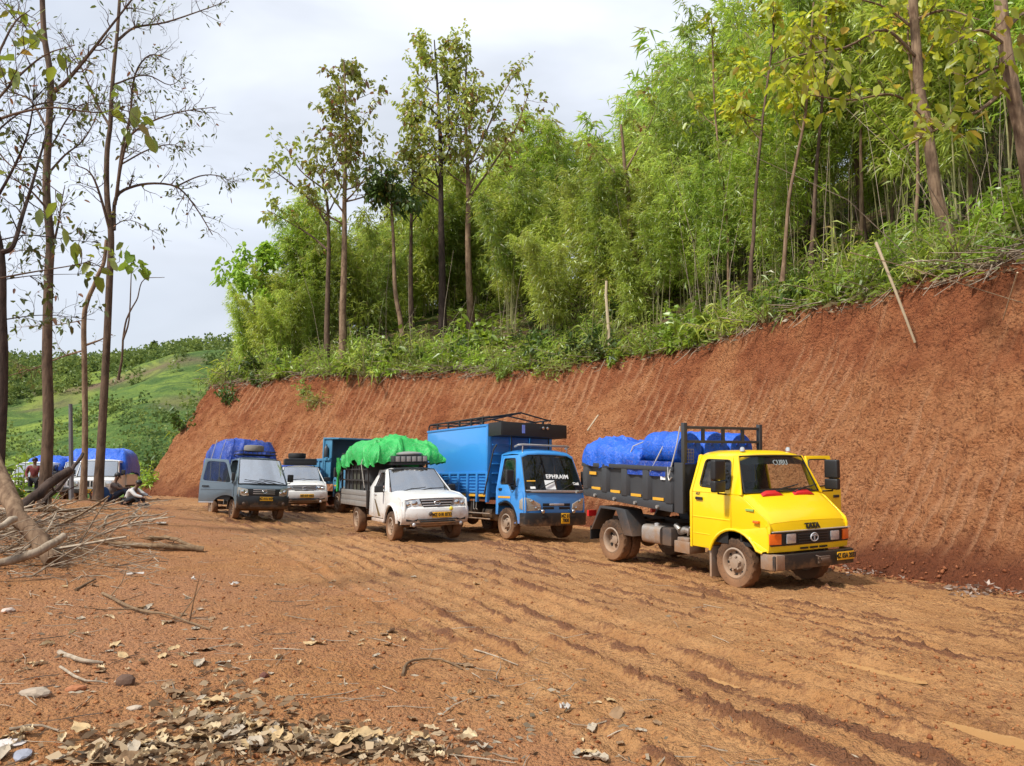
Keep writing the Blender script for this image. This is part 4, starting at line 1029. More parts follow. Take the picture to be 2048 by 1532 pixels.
def blue_lorry():
    r = thing('cargo_lorry', 'blue high-sided cargo lorry with black rack over its roof and white name on windscreen', 'truck', B_LOC, B_ROT)
    forward_cab(r, m_blue_cab, plate=(.22, .56, .26, .26, 'MZ 01/7800'))
    lorry_chassis(r, 3.4, -4.5)
    def on_screen(y0, y1, t0, t1):
        q = lambda y, t: (.87 - .385 * t + .06 * (1 - (y / .84) ** 2) + .008, y, 1.225 + .91 * t + .012 * (1 - (y / .84) ** 2))
        return MB().slab([[q(y, t) for y in np.linspace(y0, y1, 4)] for t in (t0, t1)], (-.004, 0, 0))
    lettering('EPHRAIM', m_whitetext, r, (.785, .12, 1.60), (rad(67), 0, rad(90)), .155, space=1.15, sx=1.0, bold=.004)
    wiper(r, (.92, -.55, 1.26), (.85, .05, 1.50)); wiper(r, (.93, .15, 1.26), (.87, .62, 1.44))
    on_screen(-.30, .0, .05, .30).build('paper_sheet', m_whitetext, r)
    on_screen(.60, .80, .19, .26).build('sticker', m_whitetext, r)
    on_screen(-.74, -.60, .07, .13).build('sticker', m_whitetext, r)
    on_screen(-.80, -.56, .27, .30).build('yellow_strip', m_reflector, r)
    MB().tube([(.2, -.80, 2.36), (.35, -.80, 2.40), (.42, -.70, 2.41), (.42, .70, 2.41), (.35, .80, 2.40), (.2, .80, 2.36)], .028, 8).tube([(.40, -.7, 2.2), (.42, -.7, 2.41)], .018, 6).tube([(.40, .7, 2.2), (.42, .7, 2.41)], .018, 6).build('roof_bar', m_alu, r)
    # cargo body
    X0, X1, Wd = -.78, -4.52, 1.02
    m = m_blue
    MB().box(X1, X0, -Wd + .04, Wd - .04, .98, 1.06).build('floor', m_frame, r)
    for s in (-1, 1):
        MB().box(X1, X0, s * (Wd - .05), s * (Wd - .02), 1.06, 1.66).build('side_skin', m, r)
        n = 7
        for i in range(n + 1):
            x = X0 + (X1 - X0) * i / n
            MB().box(x - .045, x + .045, s * (Wd - .03), s * (Wd + .055), .92, 1.70).build('stake', m, r, .01)
            if i < n:
                xm = X0 + (X1 - X0) * (i + .5) / n
                mb = MB()
                for k in range(6): mb.prism([(0, 0), (.035, .02), (.035, .05), (0, .07)], 'x', xm - .20, xm + .20); mb.v[-8:] = [(p[0], s * (Wd - .02 + p[1]), 1.14 + .085 * k + p[2]) for p in mb.v[-8:]]
                mb.build('louvre', m, r)
                MB().box(xm - .19, xm + .19, s * (Wd - .02), s * (Wd + .02), 1.065, 1.125).build('reflector', m_reflector, r)
        MB().box(X1, X0, s * (Wd - .05), s * (Wd + .04), 1.66, 1.72).build('mid_rail', m, r, .008)
        MB().box(X1 + .02, X0 - .10, s * (Wd - .03), s * (Wd + .01), 1.72, 2.94).build('side_sheet', m_blue_cab, r, .006)
        MB().box(X1, X0, s * (Wd - .04), s * (Wd + .03), 2.94, 3.0).build('upper_rail', m, r, .008)
    for s in (-1, 1):
        MB().box(X0 - .08, X0, s * (Wd - .10), s * (Wd + .03), 1.0, 3.0).build('front_post', m, r, .01)
    MB().box(X0 - .05, X0 - .02, -Wd + .05, Wd - .05, 1.0, 2.96).build('front_wall', m, r)
    for k in range(7):
        for s in (-1, 0, 1): MB().box(X0 - .02, X0 + .02, -.9 if s < 0 else (-.28 if s == 0 else .34), -.34 if s < 0 else (.28 if s == 0 else .9), 1.15 + k * .255, 1.19 + k * .255).build('front_rib', m, r, .006)
    for y in (-.31, .31): MB().box(X0 - .02, X0 + .035, y - .03, y + .03, 1.05, 2.95).build('front_rib', m, r, .006)
    MB().box(X1 - .03, X1, -Wd + .04, Wd - .04, 1.0, 2.9).build('tail_door', m, r)
    # pipe frame above the body and the carrier over the cab
    pk = (X0 + .05, 3.32)
    mb = MB()
    for s in (-1, 1):
        y = s * (Wd - .03)
        mb.tube([(X1 + .02, y, 3.0), (X1 + .02, y, 3.12), (X1 + .12, y, 3.18), (X0, y, 3.20)], .024, 7).tube([(X1 + .3, y, 3.10), (X0, y, 3.10)], .016, 6)
    mb.tube([(X1 + .1, 0, 3.18), (X0 + .02, 0, 3.36)], .026, 7)
    for x in (X1 + .1, -3.4, -2.4, -1.5, X0):
        zc = 3.18 + .18 * (x - X1) / (X0 - X1)
        mb.tube([(x, -Wd + .03, 3.18), (x, 0, zc), (x, Wd - .03, 3.18)], .022, 7)
    mb.build('pipe_frame', m_frame, r)
    for s in (-1, 1):
        for x in (-3.9, -3.2, -2.5, -1.8, -1.15): MB().box(x - .03, x + .03, s * (Wd - .05), s * (Wd - .01), 3.0, 3.19).build('frame_upright', m_frame, r)
    MB().box(-.74, -.10, -Wd + .02, Wd - .02, 2.66, 2.70).build('carrier_floor', m_frame, r)
    MB().box(-.12, -.06, -Wd, Wd, 2.66, 3.02).build('carrier_front_board', m_black, r, .01)
    for s in (-1, 1): MB().box(-.74, -.08, s * (Wd - .02), s * (Wd + .03), 2.66, 3.02).build('carrier_side_board', m_black, r, .01)
    MB().box(-.06, -.052, -.42, -.33, 2.74, 2.96).build('sticker', plain('blue_white_sticker', (.18, .24, .62), .5), r)
    for y in (.22, .36): MB().lathe([(.001, 0), (.04, 0), (.04, .05), (.001, .06)], (-.05, y, 2.90), 'x', 10).build('carrier_lamp', m_chrome, r)
    for y in (-.6, .6): MB().tube([(-.3, y, 2.25), (-.3, y, 2.66)], .025, 6).build('carrier_leg', m_black, r)
    MB().tube([(X0 - .03, -Wd - .10, 1.1), (X0 + .2, -.98, 2.3), (X0 + .24, -.9, 2.45)], .02, 6).build('grab_pipe', m_frame, r)
    # under the body
    MB().box(-2.5, -1.75, -.95, -.5, .50, .92).build('tool_box', m_frame, r, .02)
    MB().tube([(-2.6, -.98, .62), (-.7, -.98, .62)], .02, 6).tube([(-2.6, -.98, .48), (-.7, -.98, .48)], .02, 6).build('side_guard', m_alu, r)
    MB().tube([(-1.45, -.6, .62), (-.95, -.6, .62)], .2, 14).build('air_tank', m_frame, r)
    for i in (1, 2): MB().tube([(-1.2 - i * .14, -Wd - .02, 1.0), (-1.2 - i * .14, -Wd - .03, .74), (-1.13 - i * .14, -Wd - .03, .72)], .012, 5).build('rope_hook', m_alu, r)
    for x in (-2.9, -4.1): MB().box(x - .02, x + .02, -.98, -.55, .35, .9).build('mud_flap', m_rubber, r)
blue_lorry()
_o = thing('bamboo_pole', 'short pale pole sticking up from the blue lorry carrier', 'pole', (2.05, 20.9, 2.8), (0, rad(38), rad(20)))
MB().tube([(0, 0, 0), (0, 0, .55)], .022, 6).build('culm', plain('pale_pole', (.45, .36, .24), .8), _o)

T_LOC, T_ROT = (-6.1, 31.0, .10), pose(-58, 0, -1)
def old_tipper():
    r = thing('tipper_truck', 'faded blue tipper lorry parked behind the green covered pickup', 'truck', T_LOC, T_ROT)
    forward_cab(r, m_oldblue, roofz=2.2, stripe=True)
    lorry_chassis(r, 3.4, -4.2)
    Wd = 1.02
    MB().box(-4.3, -.7, -Wd, Wd, 1.12, 1.22).build('floor', m_oldblue, r)
    for s in (-1, 1):
        MB().box(-4.3, -.7, s * (Wd - .04), s * Wd, 1.22, 2.10).build('side_board', m_oldblue, r, .01)
        MB().box(-4.3, -.7, s * (Wd - .06), s * (Wd + .06), 2.06, 2.16).build('top_rail', m_oldblue, r, .012)
        MB().box(-4.3, -.7, s * (Wd - .02), s * (Wd + .05), 1.12, 1.22).build('side_rail', m_oldblue, r, .01)
        for i in range(5): MB().box(-4.25 + i * .72, -4.13 + i * .72, s * Wd, s * (Wd + .06), 1.22, 2.06).build('stake', m_oldblue, r, .01)
        MB().box(-1.5, -.75, s * (Wd), s * (Wd + .012), 1.24, 1.31).build('reflector', m_reflector, r)
    # tall front shield that reaches over the cab, open recess with a gas bottle
    for s in (-1, 1): MB().box(-1.5, -.62, s * (Wd - .04), s * (Wd + .005), 2.16, 2.95).build('shield_side', m_oldblue, r, .01)
    for s in (-1, 1): MB().box(-1.55, -1.42, s * (Wd - .03), s * (Wd + .07), 1.22, 2.95).build('shield_post', m_oldblue, r, .015)
    MB().box(-1.54, -1.48, -Wd, Wd, 1.22, 2.95).build('headboard', m_oldblue, r)
    MB().hexa([(-1.55, -Wd - .06, 2.95), (.35, -Wd - .06, 2.88), (.35, Wd + .06, 2.88), (-1.55, Wd + .06, 2.95)], [(-1.55, -Wd - .06, 3.02), (.35, -Wd - .06, 2.94), (.35, Wd + .06, 2.94), (-1.55, Wd + .06, 3.02)]).build('shield_roof', m_oldblue, r, .01)
    MB().lathe([(.001, 0), (.09, 0), (.10, .03), (.10, .34), (.06, .42), (.03, .46), (.03, .52), (.001, .52)], (-.95, -Wd - .11, 2.2), 'z', 14).build('gas_bottle', m_steel, r)
old_tipper()

# ---- white pickups
def pickup(loc, rot, label, plate, cage):
    r = thing('pickup_truck', label, 'pickup', loc, rot, 'white pickups on the mud road')
    W = .86
    Yw = lambda x, z: W - .22 * max(0, (z - 1.2) / .6) - .04 * max(0, (x - .4) / .4) ** 2 - .02 * max(0, (z - .95) / .25) * (1 if x > -.45 else .3)
    A = (0, .40, .47)
    for s in (-1, 1):
        off = (0, -s * .035, 0)
        MB().panel([(-.52, 1.19), (-.52, .60), (-.43, .60)] + arc(*A, 154, 20, 13) + [(.56, .52), (.72, .50), (.84, .62), (.85, .88), (.80, 1.03), (.30, 1.15), (-.28, 1.20)], [], xz(Yw, s), off).build('fender', m_white, r, .016)
        MB().tube([xz(lambda x, z: W + .015, s)(*p) for p in arc(0, .40, .49, 172, 6, 14)], .035, 6).build('wheel_arch_lip', m_white, r)
        MB().panel(arc(0, .40, .50, 180, 0, 14) + arc(0, .40, .46, 0, 180, 14), [], lambda x, z: (x, s * (W - .28), z), (0, s * .26, 0)).build('wheel_arch', m_black, r)
        e = bpy.data.objects.new('door', None); COL.objects.link(e); e.parent = r
        MB().panel([(-1.50, .52), (-.528, .52), (-.528, 1.195), (-1.50, 1.22)], [], xz(Yw, s), off).build('door_skin', m_white, e, .012)
        win = rpoly([(-1.44, 1.28), (-.62, 1.26), (-1.06, 1.66), (-1.36, 1.66)], .05)
        MB().panel([(-1.50, 1.223), (-.50, 1.198), (-.42, 1.20), (-1.0, 1.72), (-1.42, 1.72)], [win], xz(Yw, s), off).build('window_frame', m_white, e, .010)
        if s > 0: MB().panel(win, [], xz(lambda x, z: Yw(x, z) - .02, s), (0, -s * .005, 0)).build('window_glass', m_glass_dark, e)
        MB().tube([xz(lambda x, z: Yw(x, z) + .002, s)(*p) for p in win + win[:1]], .012, 5, False).build('window_seal', m_rubber, e)
        MB().box(-1.42, -1.24, s * (W - .03), s * (W + .012), 1.08, 1.12).build('handle', m_silver, e, .01)
        mirror_on_arm(e, (-.62, s * (W - .06), 1.18), (-.60, s * (W + .13), 1.26), (.22, .17, .10))
        if cage: MB().panel([(-1.40, .98), (-1.33, .98), (-.86, .56), (-1.06, .56)], [], xz(lambda x, z: Yw(x, z) + .003, s), (0, -s * .004, 0)).build('decal', plain('black_gold_decal', (.16, .11, .05), .4, var=.7, scale=4), e)
        MB().panel([(-1.90, .55), (-1.51, .52), (-1.51, 1.22), (-1.43, 1.72), (-1.52, 1.74), (-1.90, 1.28)], [], xz(Yw, s), off).build('rear_pillar', m_white, r, .010)
        MB().panel([(-.42, 1.195), (-.28, 1.20), (-.93, 1.745), (-1.0, 1.725)], [], xz(lambda x, z: Yw(x, z) + .003, s), off).build('windshield_pillar', m_white, r, .010)
        MB().panel([(s * .835, 1.02), (s * .44, 1.055), (s * .40, .98), (s * .36, .86), (s * .82, .80)], [], lambda y, z: (.865 - .14 * abs(y / W) ** 4 - .08 * (z - .85), y, z), (-.06, 0, 0)).build('headlight', m_lens, r, .015)
        MB().ball((.83, s * .55, .94), (.03, .08, .07)).ball((.80, s * .70, .92), (.03, .06, .06)).build('lamp_bowl', m_chrome, r)
        MB().panel([(s * .78, .66), (s * .44, .66), (s * .52, .52), (s * .76, .52)], [], lambda y, z: (.93 - .14 * abs(y / W) ** 4, y, z), (-.03, 0, 0)).build('fog_lamp_recess', m_dark, r, .01)
        MB().box(-1.55, -.55, s * (W - .06), s * (W + .03), .42, .50).build('sill_step', m_white, r, .015)
        wheel(r, 0, s * .77, .36, .235, s); wheel(r, -3.12, s * .75, .36, .235, s)
    ys = [-.655, -.63, -.5, -.2, 0, .2, .5, .63, .655]
    G = [[(x, y * k, 1.80 + dz - .05 * abs(y / .655) ** 6 - .02 * abs(y / .655) ** 2) for y in ys] for x, dz, k in [(-1.55, -.10, 1), (-1.52, -.03, 1), (-1.4, .0, 1), (-1.15, .01, 1), (-.98, -.015, 1), (-.92, -.05, 1.0)]]
    MB().slab(G, (0, 0, -.03)).build('roof', m_white, r)
    MB().panel([(-W + .02, .55), (W - .02, .55), (W - .02, 1.22), (.66, 1.74), (-.66, 1.74), (-W + .02, 1.22)], [rpoly([(-.5, 1.3), (.5, 1.3), (.45, 1.65), (-.45, 1.65)], .05)], lambda y, z: (-1.60 - .3 * max(0, (1.25 - z)), y, z), (.025, 0, 0)).build('cab_rear_wall', m_white, r)
    MB().box(-1.75, .1, -.80, .80, .52, .58).build('cab_floor', m_dark, r); MB().box(-.55, -.32, -.76, .76, .95, 1.17).build('dashboard', m_dark, r, .05)
    for y in (-.38, .38): seat(r, -1.40, y, .75, .48, .66)
    steering(r, -.66, -.38, 1.17, .18)
    windshield(r, (-.27, .765, 1.185), (-.935, .625, 1.745), .09, m_glass_sky)
    wiper(r, (-.14, -.10, 1.20), (-.22, .55, 1.26), (.01, 0, .03)); wiper(r, (-.14, -.55, 1.19), (-.18, -.02, 1.27), (.01, 0, .03))
    yh = [-.835, -.78, -.62, -.3, 0, .3, .62, .78, .835]; oz = [-.03, .0, .03, .038, .042, .038, .03, .0, -.03]
    G = [[(x - .13 * abs(y / .84) ** 3 * k, y, z + o) for y, o in zip(yh, oz)] for x, z, k in [(-.30, 1.185, 0), (-.1, 1.18, .1), (.3, 1.15, .5), (.65, 1.105, .8), (.82, 1.065, 1), (.865, 1.02, 1)]]
    MB().slab(G, (-.01, 0, -.025)).build('bonnet', m_white, r)
    fx = lambda y, k=1: -.15 * abs(y / W) ** 4 * k
    yf = [-.86, -.78, -.6, -.3, 0, .3, .6, .78, .86]
    MB().slab([[(x + fx(y), y, z) for y in yf] for x, z in ((.84, 1.0), (.86, .86), (.93, .82), (.95, .74), (.945, .60), (.90, .48), (.86, .44))], (-.05, 0, 0)).build('bumper', m_white, r)
    MB().panel([(-.44, 1.04), (.44, 1.04), (.34, .84), (-.34, .84)], [], lambda y, z: (.885 + fx(y), y, z), (-.04, 0, 0)).build('grille', m_black, r, .008)
    for z in (.885, .945, 1.01): MB().box(.882, .902, -.36 - .1 * (z - .885) * 4, .36 + .1 * (z - .885) * 4, z - .012, z + .012).build('grille_bar', m_silver, r, .005)
    ring_logo(r, .915, 0, .945, .075, .045, m_chrome, False)
    MB().box(.90, .96, -.50, .50, .545, .565).box(.90, .965, -.45, .45, .49, .515).build('bumper_slot', m_dark, r, .006)
    MB().box(.80, .88, -.66, .66, .40, .47).build('skid_bar', m_frame, r)
    for s in (-1, 1): MB().ball((.93, s * .60, .44), (.03, .045, .05)).build('bumper_stud', m_silver, r)
    plate_front(r, .965, .10, .66, .50, .13, plate)
    if cage:
        MB().box(.955, .965, -.19, .36, .735, .765).build('plate_backing', m_white, r)
        MB().ball((.98, .33, .80), (.03, .05, .05)).build('yellow_fog_lamp', plain('yellow_lamp', (.75, .60, .05), .3, coat=.5), r); MB().ball((.98, -.20, .69), (.03, .05, .05)).build('horn', m_steel, r)
    for s in (-1, 1): MB().box(-4.7, .6, s * .38, s * .46, .46, .58).build('chassis_rail', m_frame, r)
    MB().tube([(-3.12, -.7, .36), (-3.12, .7, .36)], .05, 8).ball((-3.12, 0, .36), (.16, .16, .16)).build('rear_axle', m_frame, r); MB().tube([(0, -.7, .36), (0, .7, .36)], .045, 8).build('front_axle', m_frame, r); MB().box(-1.0, .6, -.25, .25, .34, .7).build('gearbox', m_frame, r, .03)
    # drop-side tray
    X0, X1, Wt = -2.02, -4.72, .88
    MB().box(X1, X0, -Wt, Wt, .74, .80).build('tray_floor', m_alu, r)
    for s in (-1, 1):
        for k in range(3): MB().box(X1, X0, s * (Wt - .035), s * (Wt + (.012 if k != 1 else .0)), .74 + k * .148, .74 + k * .148 + .142).build('side_plank', m_alu, r, .008)
        for x in (X0 + .02, X1 - .02): MB().box(x - .04, x + .04, s * (Wt - .05), s * (Wt + .02), .70, 1.20).build('tray_post', m_frame, r, .008)
    MB().box(X1 - .03, X1, -Wt, Wt, .74, 1.18).build('tailboard', m_alu, r, .008); MB().box(X0, X0 + .03, -Wt, Wt, .74, 1.2).build('tray_front', m_alu, r, .008)
    zc = 2.22 if cage else 1.75
    for s in (-1, 1):
        for i in range(8): x = X0 + (X1 - X0) * i / 7; MB().box(x - .02, x + .02, s * (Wt - .06), s * (Wt - .02), 1.18, zc).build('cage_bar', m_frame, r)
        for z in (1.45, 1.75, zc) if cage else (1.5, zc): MB().box(X1, X0, s * (Wt - .065), s * (Wt - .015), z - .02, z + .02).build('cage_rail', m_frame, r)
    for x in (X0, X1): MB().box(x - .02, x + .02, -Wt + .03, Wt - .03, zc - .02, zc + .02).build('cage_rail', m_frame, r)
    return r

def spare_tyre(label, loc, rot, c, R=.34, w=.22, worn=False):
    o = thing('spare_tyre', label, 'tyre', loc, rot, 'spare tyres on roofs')
    h = w / 2; rs = R * .58
    lug = lambda k, j, q: q + (R * .02 * (1 if k % 2 else -1) if q > R * .95 else 0)
    MB().lathe([(rs, -h * .8), (R * .8, -h), (R * .96, -h * .85), (R, -h * .4), (R, h * .4), (R * .96, h * .85), (R * .8, h), (rs, h * .8)], c, 'z', 36, lug).build('tyre', m_spare if worn else m_rubber, o)
    MB().lathe([(rs + .01, h * .7), (rs - .03, h * .75), (rs - .05, h * .1), (.06, 0), (.05, -h * .2), (rs - .03, -h * .7), (rs + .01, -h * .7)], c, 'z', 24).build('rim', m_rim, o)
m_spare = plain('dusty_tyre_rubber', (.20, .185, .165), .9, bump=.01)

X_LOC, X_ROT = (-2.20, 19.55, 0.0), pose(-63, .4, 1)
pickup(X_LOC, X_ROT, 'white pickup with caged tray under a bright green tarpaulin', 'MZ 01R 8733', True)
def xload():
    zt = lambda x, y: 2.44 + .14 * np.exp(-((x + 2.7) / .8) ** 2) + .05 * np.sin(x * 2.6 + y) - .12 * np.clip((x + 1.6) / .8, 0, 1) - .22 * np.clip((-3.8 - x) / .9, 0, 1) + .10 * np.exp(-(y / .35) ** 2)
    def zb(x0): return 1.95
    tarp('tarpaulin', 'bright green tarpaulin crumpled over the cage of the white pickup', m_tarp_green, X_LOC, X_ROT, -4.82, -1.08, -.97, .97, 1.80, zt, 4.6, .095, 21, (120, 84), .15, fold=1.0,
         ropes=[[(-2.2, -.9, 1.25), (-2.25, -.98, 1.9), (-2.3, -.8, 2.42)]])
    o = thing('tarpaulin_flap', 'green tarpaulin strip hanging down the rear corner of the caged pickup', 'tarpaulin', X_LOC, X_ROT)
    G = [[(-4.80 + .30 * t * (1 - .55 * k / 10) + .03 * math.sin(k * 1.3 + t * 4), -.99 - .035 * math.sin(t * 9 + k * .7), 2.10 - k * .10) for t in np.linspace(0, 1, 9)] for k in range(11)]
    MB().slab(G, (0, .012, 0)).build('sheet', m_tarp_green, o)
    o = thing('sack', 'pale plastic sack sitting on top of the green tarpaulin', 'sack', X_LOC, X_ROT)
    MB().ball((-2.75, .15, 2.52), (.62, .42, .20), 18, 10).build('sack', m_sack, o)
    o = thing('cargo_box', 'grey slatted box on the white pickup roof below green tarpaulin', 'box', X_LOC, X_ROT)
    mb = MB().box(-1.42, -.86, -.52, .42, 1.93, 2.10)
    mb.build('tray', m_steel, o, .02); MB().box(-1.4, -.88, -.55, .5, 1.86, 1.92).build('roof_rail', m_black, o)
    for i in range(6): MB().box(-.862, -.852, -.46 + i * .15, -.35 + i * .15, 1.95, 2.08).build('slat', m_alu, o, .005)
    MB().ball((-1.15, 0, 2.15), (.25, .38, .07), 14, 7).build('cover', m_alu, o)
    for i, (x0, x1, y0, y1, z1) in enumerate([(-2.9, -2.1, -.78, -.1, 2.1), (-3.8, -2.95, -.78, .1, 2.0), (-2.9, -2.1, 0, .78, 2.15), (-4.6, -3.85, -.78, .7, 2.05), (-3.8, -3.0, .15, .78, 2.1)]):
        q = thing('cargo_crate', ['grey crate in the caged tray just behind the pickup cab', 'grey crate in the middle of the caged tray', 'grey crate behind the cab on the far side of the caged tray', 'grey crate at the tail of the caged tray', 'grey crate in mid tray on the far side'][i], 'crate', X_LOC, X_ROT, 'crates in the caged pickup')
        MB().box(x0, x1, y0, y1, .82, z1).build('box', plain('grey_crate', (.06 + .03 * (i % 3), .06 + .03 * (i % 3), .062), .7, var=.4, scale=3), q, .03)
xload()

P_LOC, P_ROT = (-8.05, 29.75, .17), pose(-70, 0, 0)
pickup(P_LOC, P_ROT, 'white pickup half hidden behind the grey mini truck with a tyre on its roof', 'MZ 01P 4052', False)
spare_tyre('dark spare tyre lying on a black box over the hidden white pickup', P_LOC, P_ROT, (-1.42, -.12, 2.19), .34)
_o = thing('cargo_box', 'black carrier box on the roof of the hidden white pickup', 'box', P_LOC, P_ROT)
MB().box(-1.85, -1.0, -.62, .62, 1.82, 2.06).build('box', m_black, _o, .02); MB().tube([(-1.0, -.6, 2.06), (-1.0, .6, 2.06)], .02, 6).build('rail', m_steel, _o)
tarp('tarpaulin', 'blue tarpaulin over the tray of the half hidden white pickup', m_tarp_dark, P_LOC, P_ROT, -4.75, -1.75, -.92, .92, 1.30, lambda x, y: 1.80 + .06 * np.sin(x * 4), 3, .05, 33, (40, 36), .12)

# ---- grey-blue mini truck
I_LOC, I_ROT = (-7.98, 24.25, .22), pose(-54.5, -.8, -2)
def mini_truck():
    r = thing('mini_truck', 'grey blue mini truck with its door swung open and yellow number plate', 'truck', I_LOC, I_ROT)
    W = .80
    Yw = lambda x, z: W - .15 * max(0, (z - 1.08) / .75) - .04 * max(0, (x - .3) / .3) ** 2
    A = (0, .32, .42)
    P = m_greyp
    for s in (-1, 1):
        off = (0, -s * .03, 0)
        MB().panel([(.22, .68)] + arc(*A, 55, 8, 6)[::-1][-1:] + arc(*A, 55, 6, 7)[1:] + [(.50, .36), (.58, .40), (.62, .66), (.60, .90), (.46, 1.10), (.22, 1.10)], [], xz(Yw, s), off).build('front_corner', P, r, .012)
        e = bpy.data.objects.new('door', None); COL.objects.link(e); e.parent = r
        h = Vector((.215, s * W, 0)); e.location = h
        if s < 0: e.rotation_euler = (0, 0, rad(66))
        sh = lambda x, z: (x - h.x, s * Yw(x, z) - h.y, z)
        MB().panel([(-.78, .50), (-.42, .50)] + arc(*A, 152, 58, 9) + [(.21, .69), (.21, 1.10), (-.78, 1.12)], [], sh, off).build('door_skin', P, e, .010)
        win = rpoly([(-.70, 1.17), (.12, 1.12), (-.08, 1.74), (-.62, 1.76)], .08)
        MB().panel([(-.78, 1.122), (.21, 1.102), (-.02, 1.82), (-.70, 1.84)], [win], sh, off).build('window_frame', P, e, .010)
        MB().panel(win, [], lambda x, z: Vector(sh(x, z)) + Vector((0, -s * .015, 0)), (0, -s * .005, 0)).build('window_glass', m_glass, e)
        MB().box(-.92, -.72, -s * .01, s * .02, .98, 1.02).build('handle', m_black, e, .01)
        MB().box(-.96, -.03, -s * .012, s * .007, .90, .915).build('pressed_line', P, e, .005)
        MB().box(-.98, -.56, -s * .012, s * .012, .50, .535).build('sill_trim', m_silver, e, .006)
        MB().box(-.90, -.10, -s * .05, -s * .035, .60, 1.05).build('door_trim', m_seat, e, .01)
        mirror_on_arm(e, (-.06, s * .0, 1.12), (-.02, s * .15, 1.30), (.18, .24, .09))
        MB().panel([(-.84, .45), (-.785, .45), (-.785, 1.12), (-.71, 1.86), (-.76, 1.86), (-.84, 1.12)], [], xz(Yw, s), off).build('rear_pillar', P, r, .008)
        MB().panel([(.215, 1.102), (.47, 1.10), (.02, 1.86), (-.03, 1.83)], [], xz(lambda x, z: Yw(x, z) + .003, s), off).build('windshield_pillar', P, r, .010)
        MB().panel(arc(0, .32, .45, 180, 0, 12) + arc(0, .32, .41, 0, 180, 12), [], lambda x, z: (x, s * (W - .24), z), (0, s * .23, 0)).build('wheel_arch', m_black, r)
        MB().panel([(s * .78, .99), (s * .50, .93), (s * .46, .74), (s * .60, .72), (s * .78, .78)], [], lambda y, z: (.665 - .09 * abs(y / W) ** 4, y, z), (-.06, 0, 0)).build('headlight', m_lens_warm, r, .012)
        MB().ball((.645, s * .64, .86), (.03, .065, .06)).ball((.655, s * .52, .82), (.025, .045, .045)).build('lamp_bowl', m_chrome, r)
        MB().ball((.665, s * .60, .50), (.03, .05, .05)).build('fog_lamp', m_steel, r)
        wheel(r, 0, s * .68, .315, .19, s); wheel(r, -2.45, s * .68, .315, .19, s)
    ys = [-.655, -.63, -.5, -.2, 0, .2, .5, .63, .655]
    G = [[(x, y, 1.93 + dz - .06 * abs(y / .655) ** 6 - .02 * abs(y / .655) ** 2) for y in ys] for x, dz in [(-.80, -.10), (-.77, -.02), (-.6, .0), (-.3, .01), (-.08, -.01), (.0, -.045), (.03, -.075)]]
    MB().slab(G, (0, 0, -.03)).build('roof', P, r)
    MB().panel([(-W + .02, .45), (W - .02, .45), (W - .02, 1.12), (.66, 1.86), (-.66, 1.86), (-W + .02, 1.12)], [rpoly([(-.5, 1.25), (.5, 1.25), (.45, 1.7), (-.45, 1.7)], .05)], lambda y, z: (-.83, y, z), (.025, 0, 0)).build('cab_rear_wall', P, r)
    MB().box(-.82, .5, -.74, .74, .55, .60).build('cab_floor', m_dark, r); MB().box(.12, .42, -.72, .72, .85, 1.08).build('dashboard', m_dark, r, .05)
    for y in (-.36, .36): seat(r, -.62, y, .72, .46, .68)
    steering(r, .05, -.36, 1.12, .17)
    windshield(r, (.475, .735, 1.09), (.015, .62, 1.855), .07, m_glass_sky)
    wiper(r, (.56, .05, 1.12), (.50, -.45, 1.20), (.01, 0, .02)); wiper(r, (.55, .62, 1.12), (.51, .02, 1.22), (.01, 0, .02))
    yf = [-.78, -.72, -.5, 0, .5, .72, .78]; bx = lambda y: -.09 * abs(y / W) ** 4
    MB().slab([[(x + bx(y), y, z) for y in yf] for x, z in ((.475, 1.10), (.54, 1.06), (.60, .97), (.62, .90), (.625, .72))], (-.03, 0, -.01)).build('front_panel', P, r)
    MB().slab([[(.655 + bx(y), y * .99, z) for y in yf] for z in (.945, .735)], (-.03, 0, 0)).build('grille_surround', m_black, r, .006)
    for z in (.92, .86, .80): MB().slab([[(.668 + bx(y), y * .62, z + q) for y in yf] for q in (.012, -.012)], (-.015, 0, 0)).build('grille_bar', m_silver if z > .9 else m_alu, r)
    ring_logo(r, .685, 0, .86, .07, .045, m_chrome, False)
    MB().slab([[(x + bx(y), y * 1.02, z) for y in yf] for x, z in ((.66, .735), (.70, .66), (.70, .50), (.66, .36), (.62, .33))], (-.05, 0, 0)).build('bumper', m_black, r)
    for z in (.41, .45): MB().box(.69, .712, -.42, .42, z - .008, z + .008).build('intake_bar', m_steel, r)
    plate_front(r, .715, .06, .645, .40, .12, 'MZ 01U 4470')
    # tray
    for s in (-1, 1): MB().box(-3.4, .4, s * .34, s * .41, .42, .54).build('chassis_rail', m_frame, r)
    MB().tube([(-2.45, -.6, .31), (-2.45, .6, .31)], .05, 8).build('rear_axle', m_frame, r); MB().tube([(0, -.6, .31), (0, .6, .31)], .04, 8).build('front_axle', m_frame, r); MB().box(-.8, .4, -.25, .25, .32, .55).build('gearbox', m_frame, r, .03)
    MB().box(-3.45, -.92, -.80, .80, .66, .74).build('tray_floor', P, r)
    for s in (-1, 1): MB().box(-3.45, -.92, s * .77, s * .81, .70, 1.10).build('tray_side', P, r, .01); MB().box(-2.8, -2.1, s * .52, s * .76, .60, .64).build('rear_mudguard', m_rubber, r)
    MB().box(-3.49, -3.45, -.80, .80, .70, 1.10).build('tailboard', P, r)
    # roof rack
    mb = MB()
    for s in (-1, 1): mb.tube([(-.85, s * .56, 1.96), (-.85, s * .56, 2.02), (-.10, s * .56, 2.02)], .016, 6)
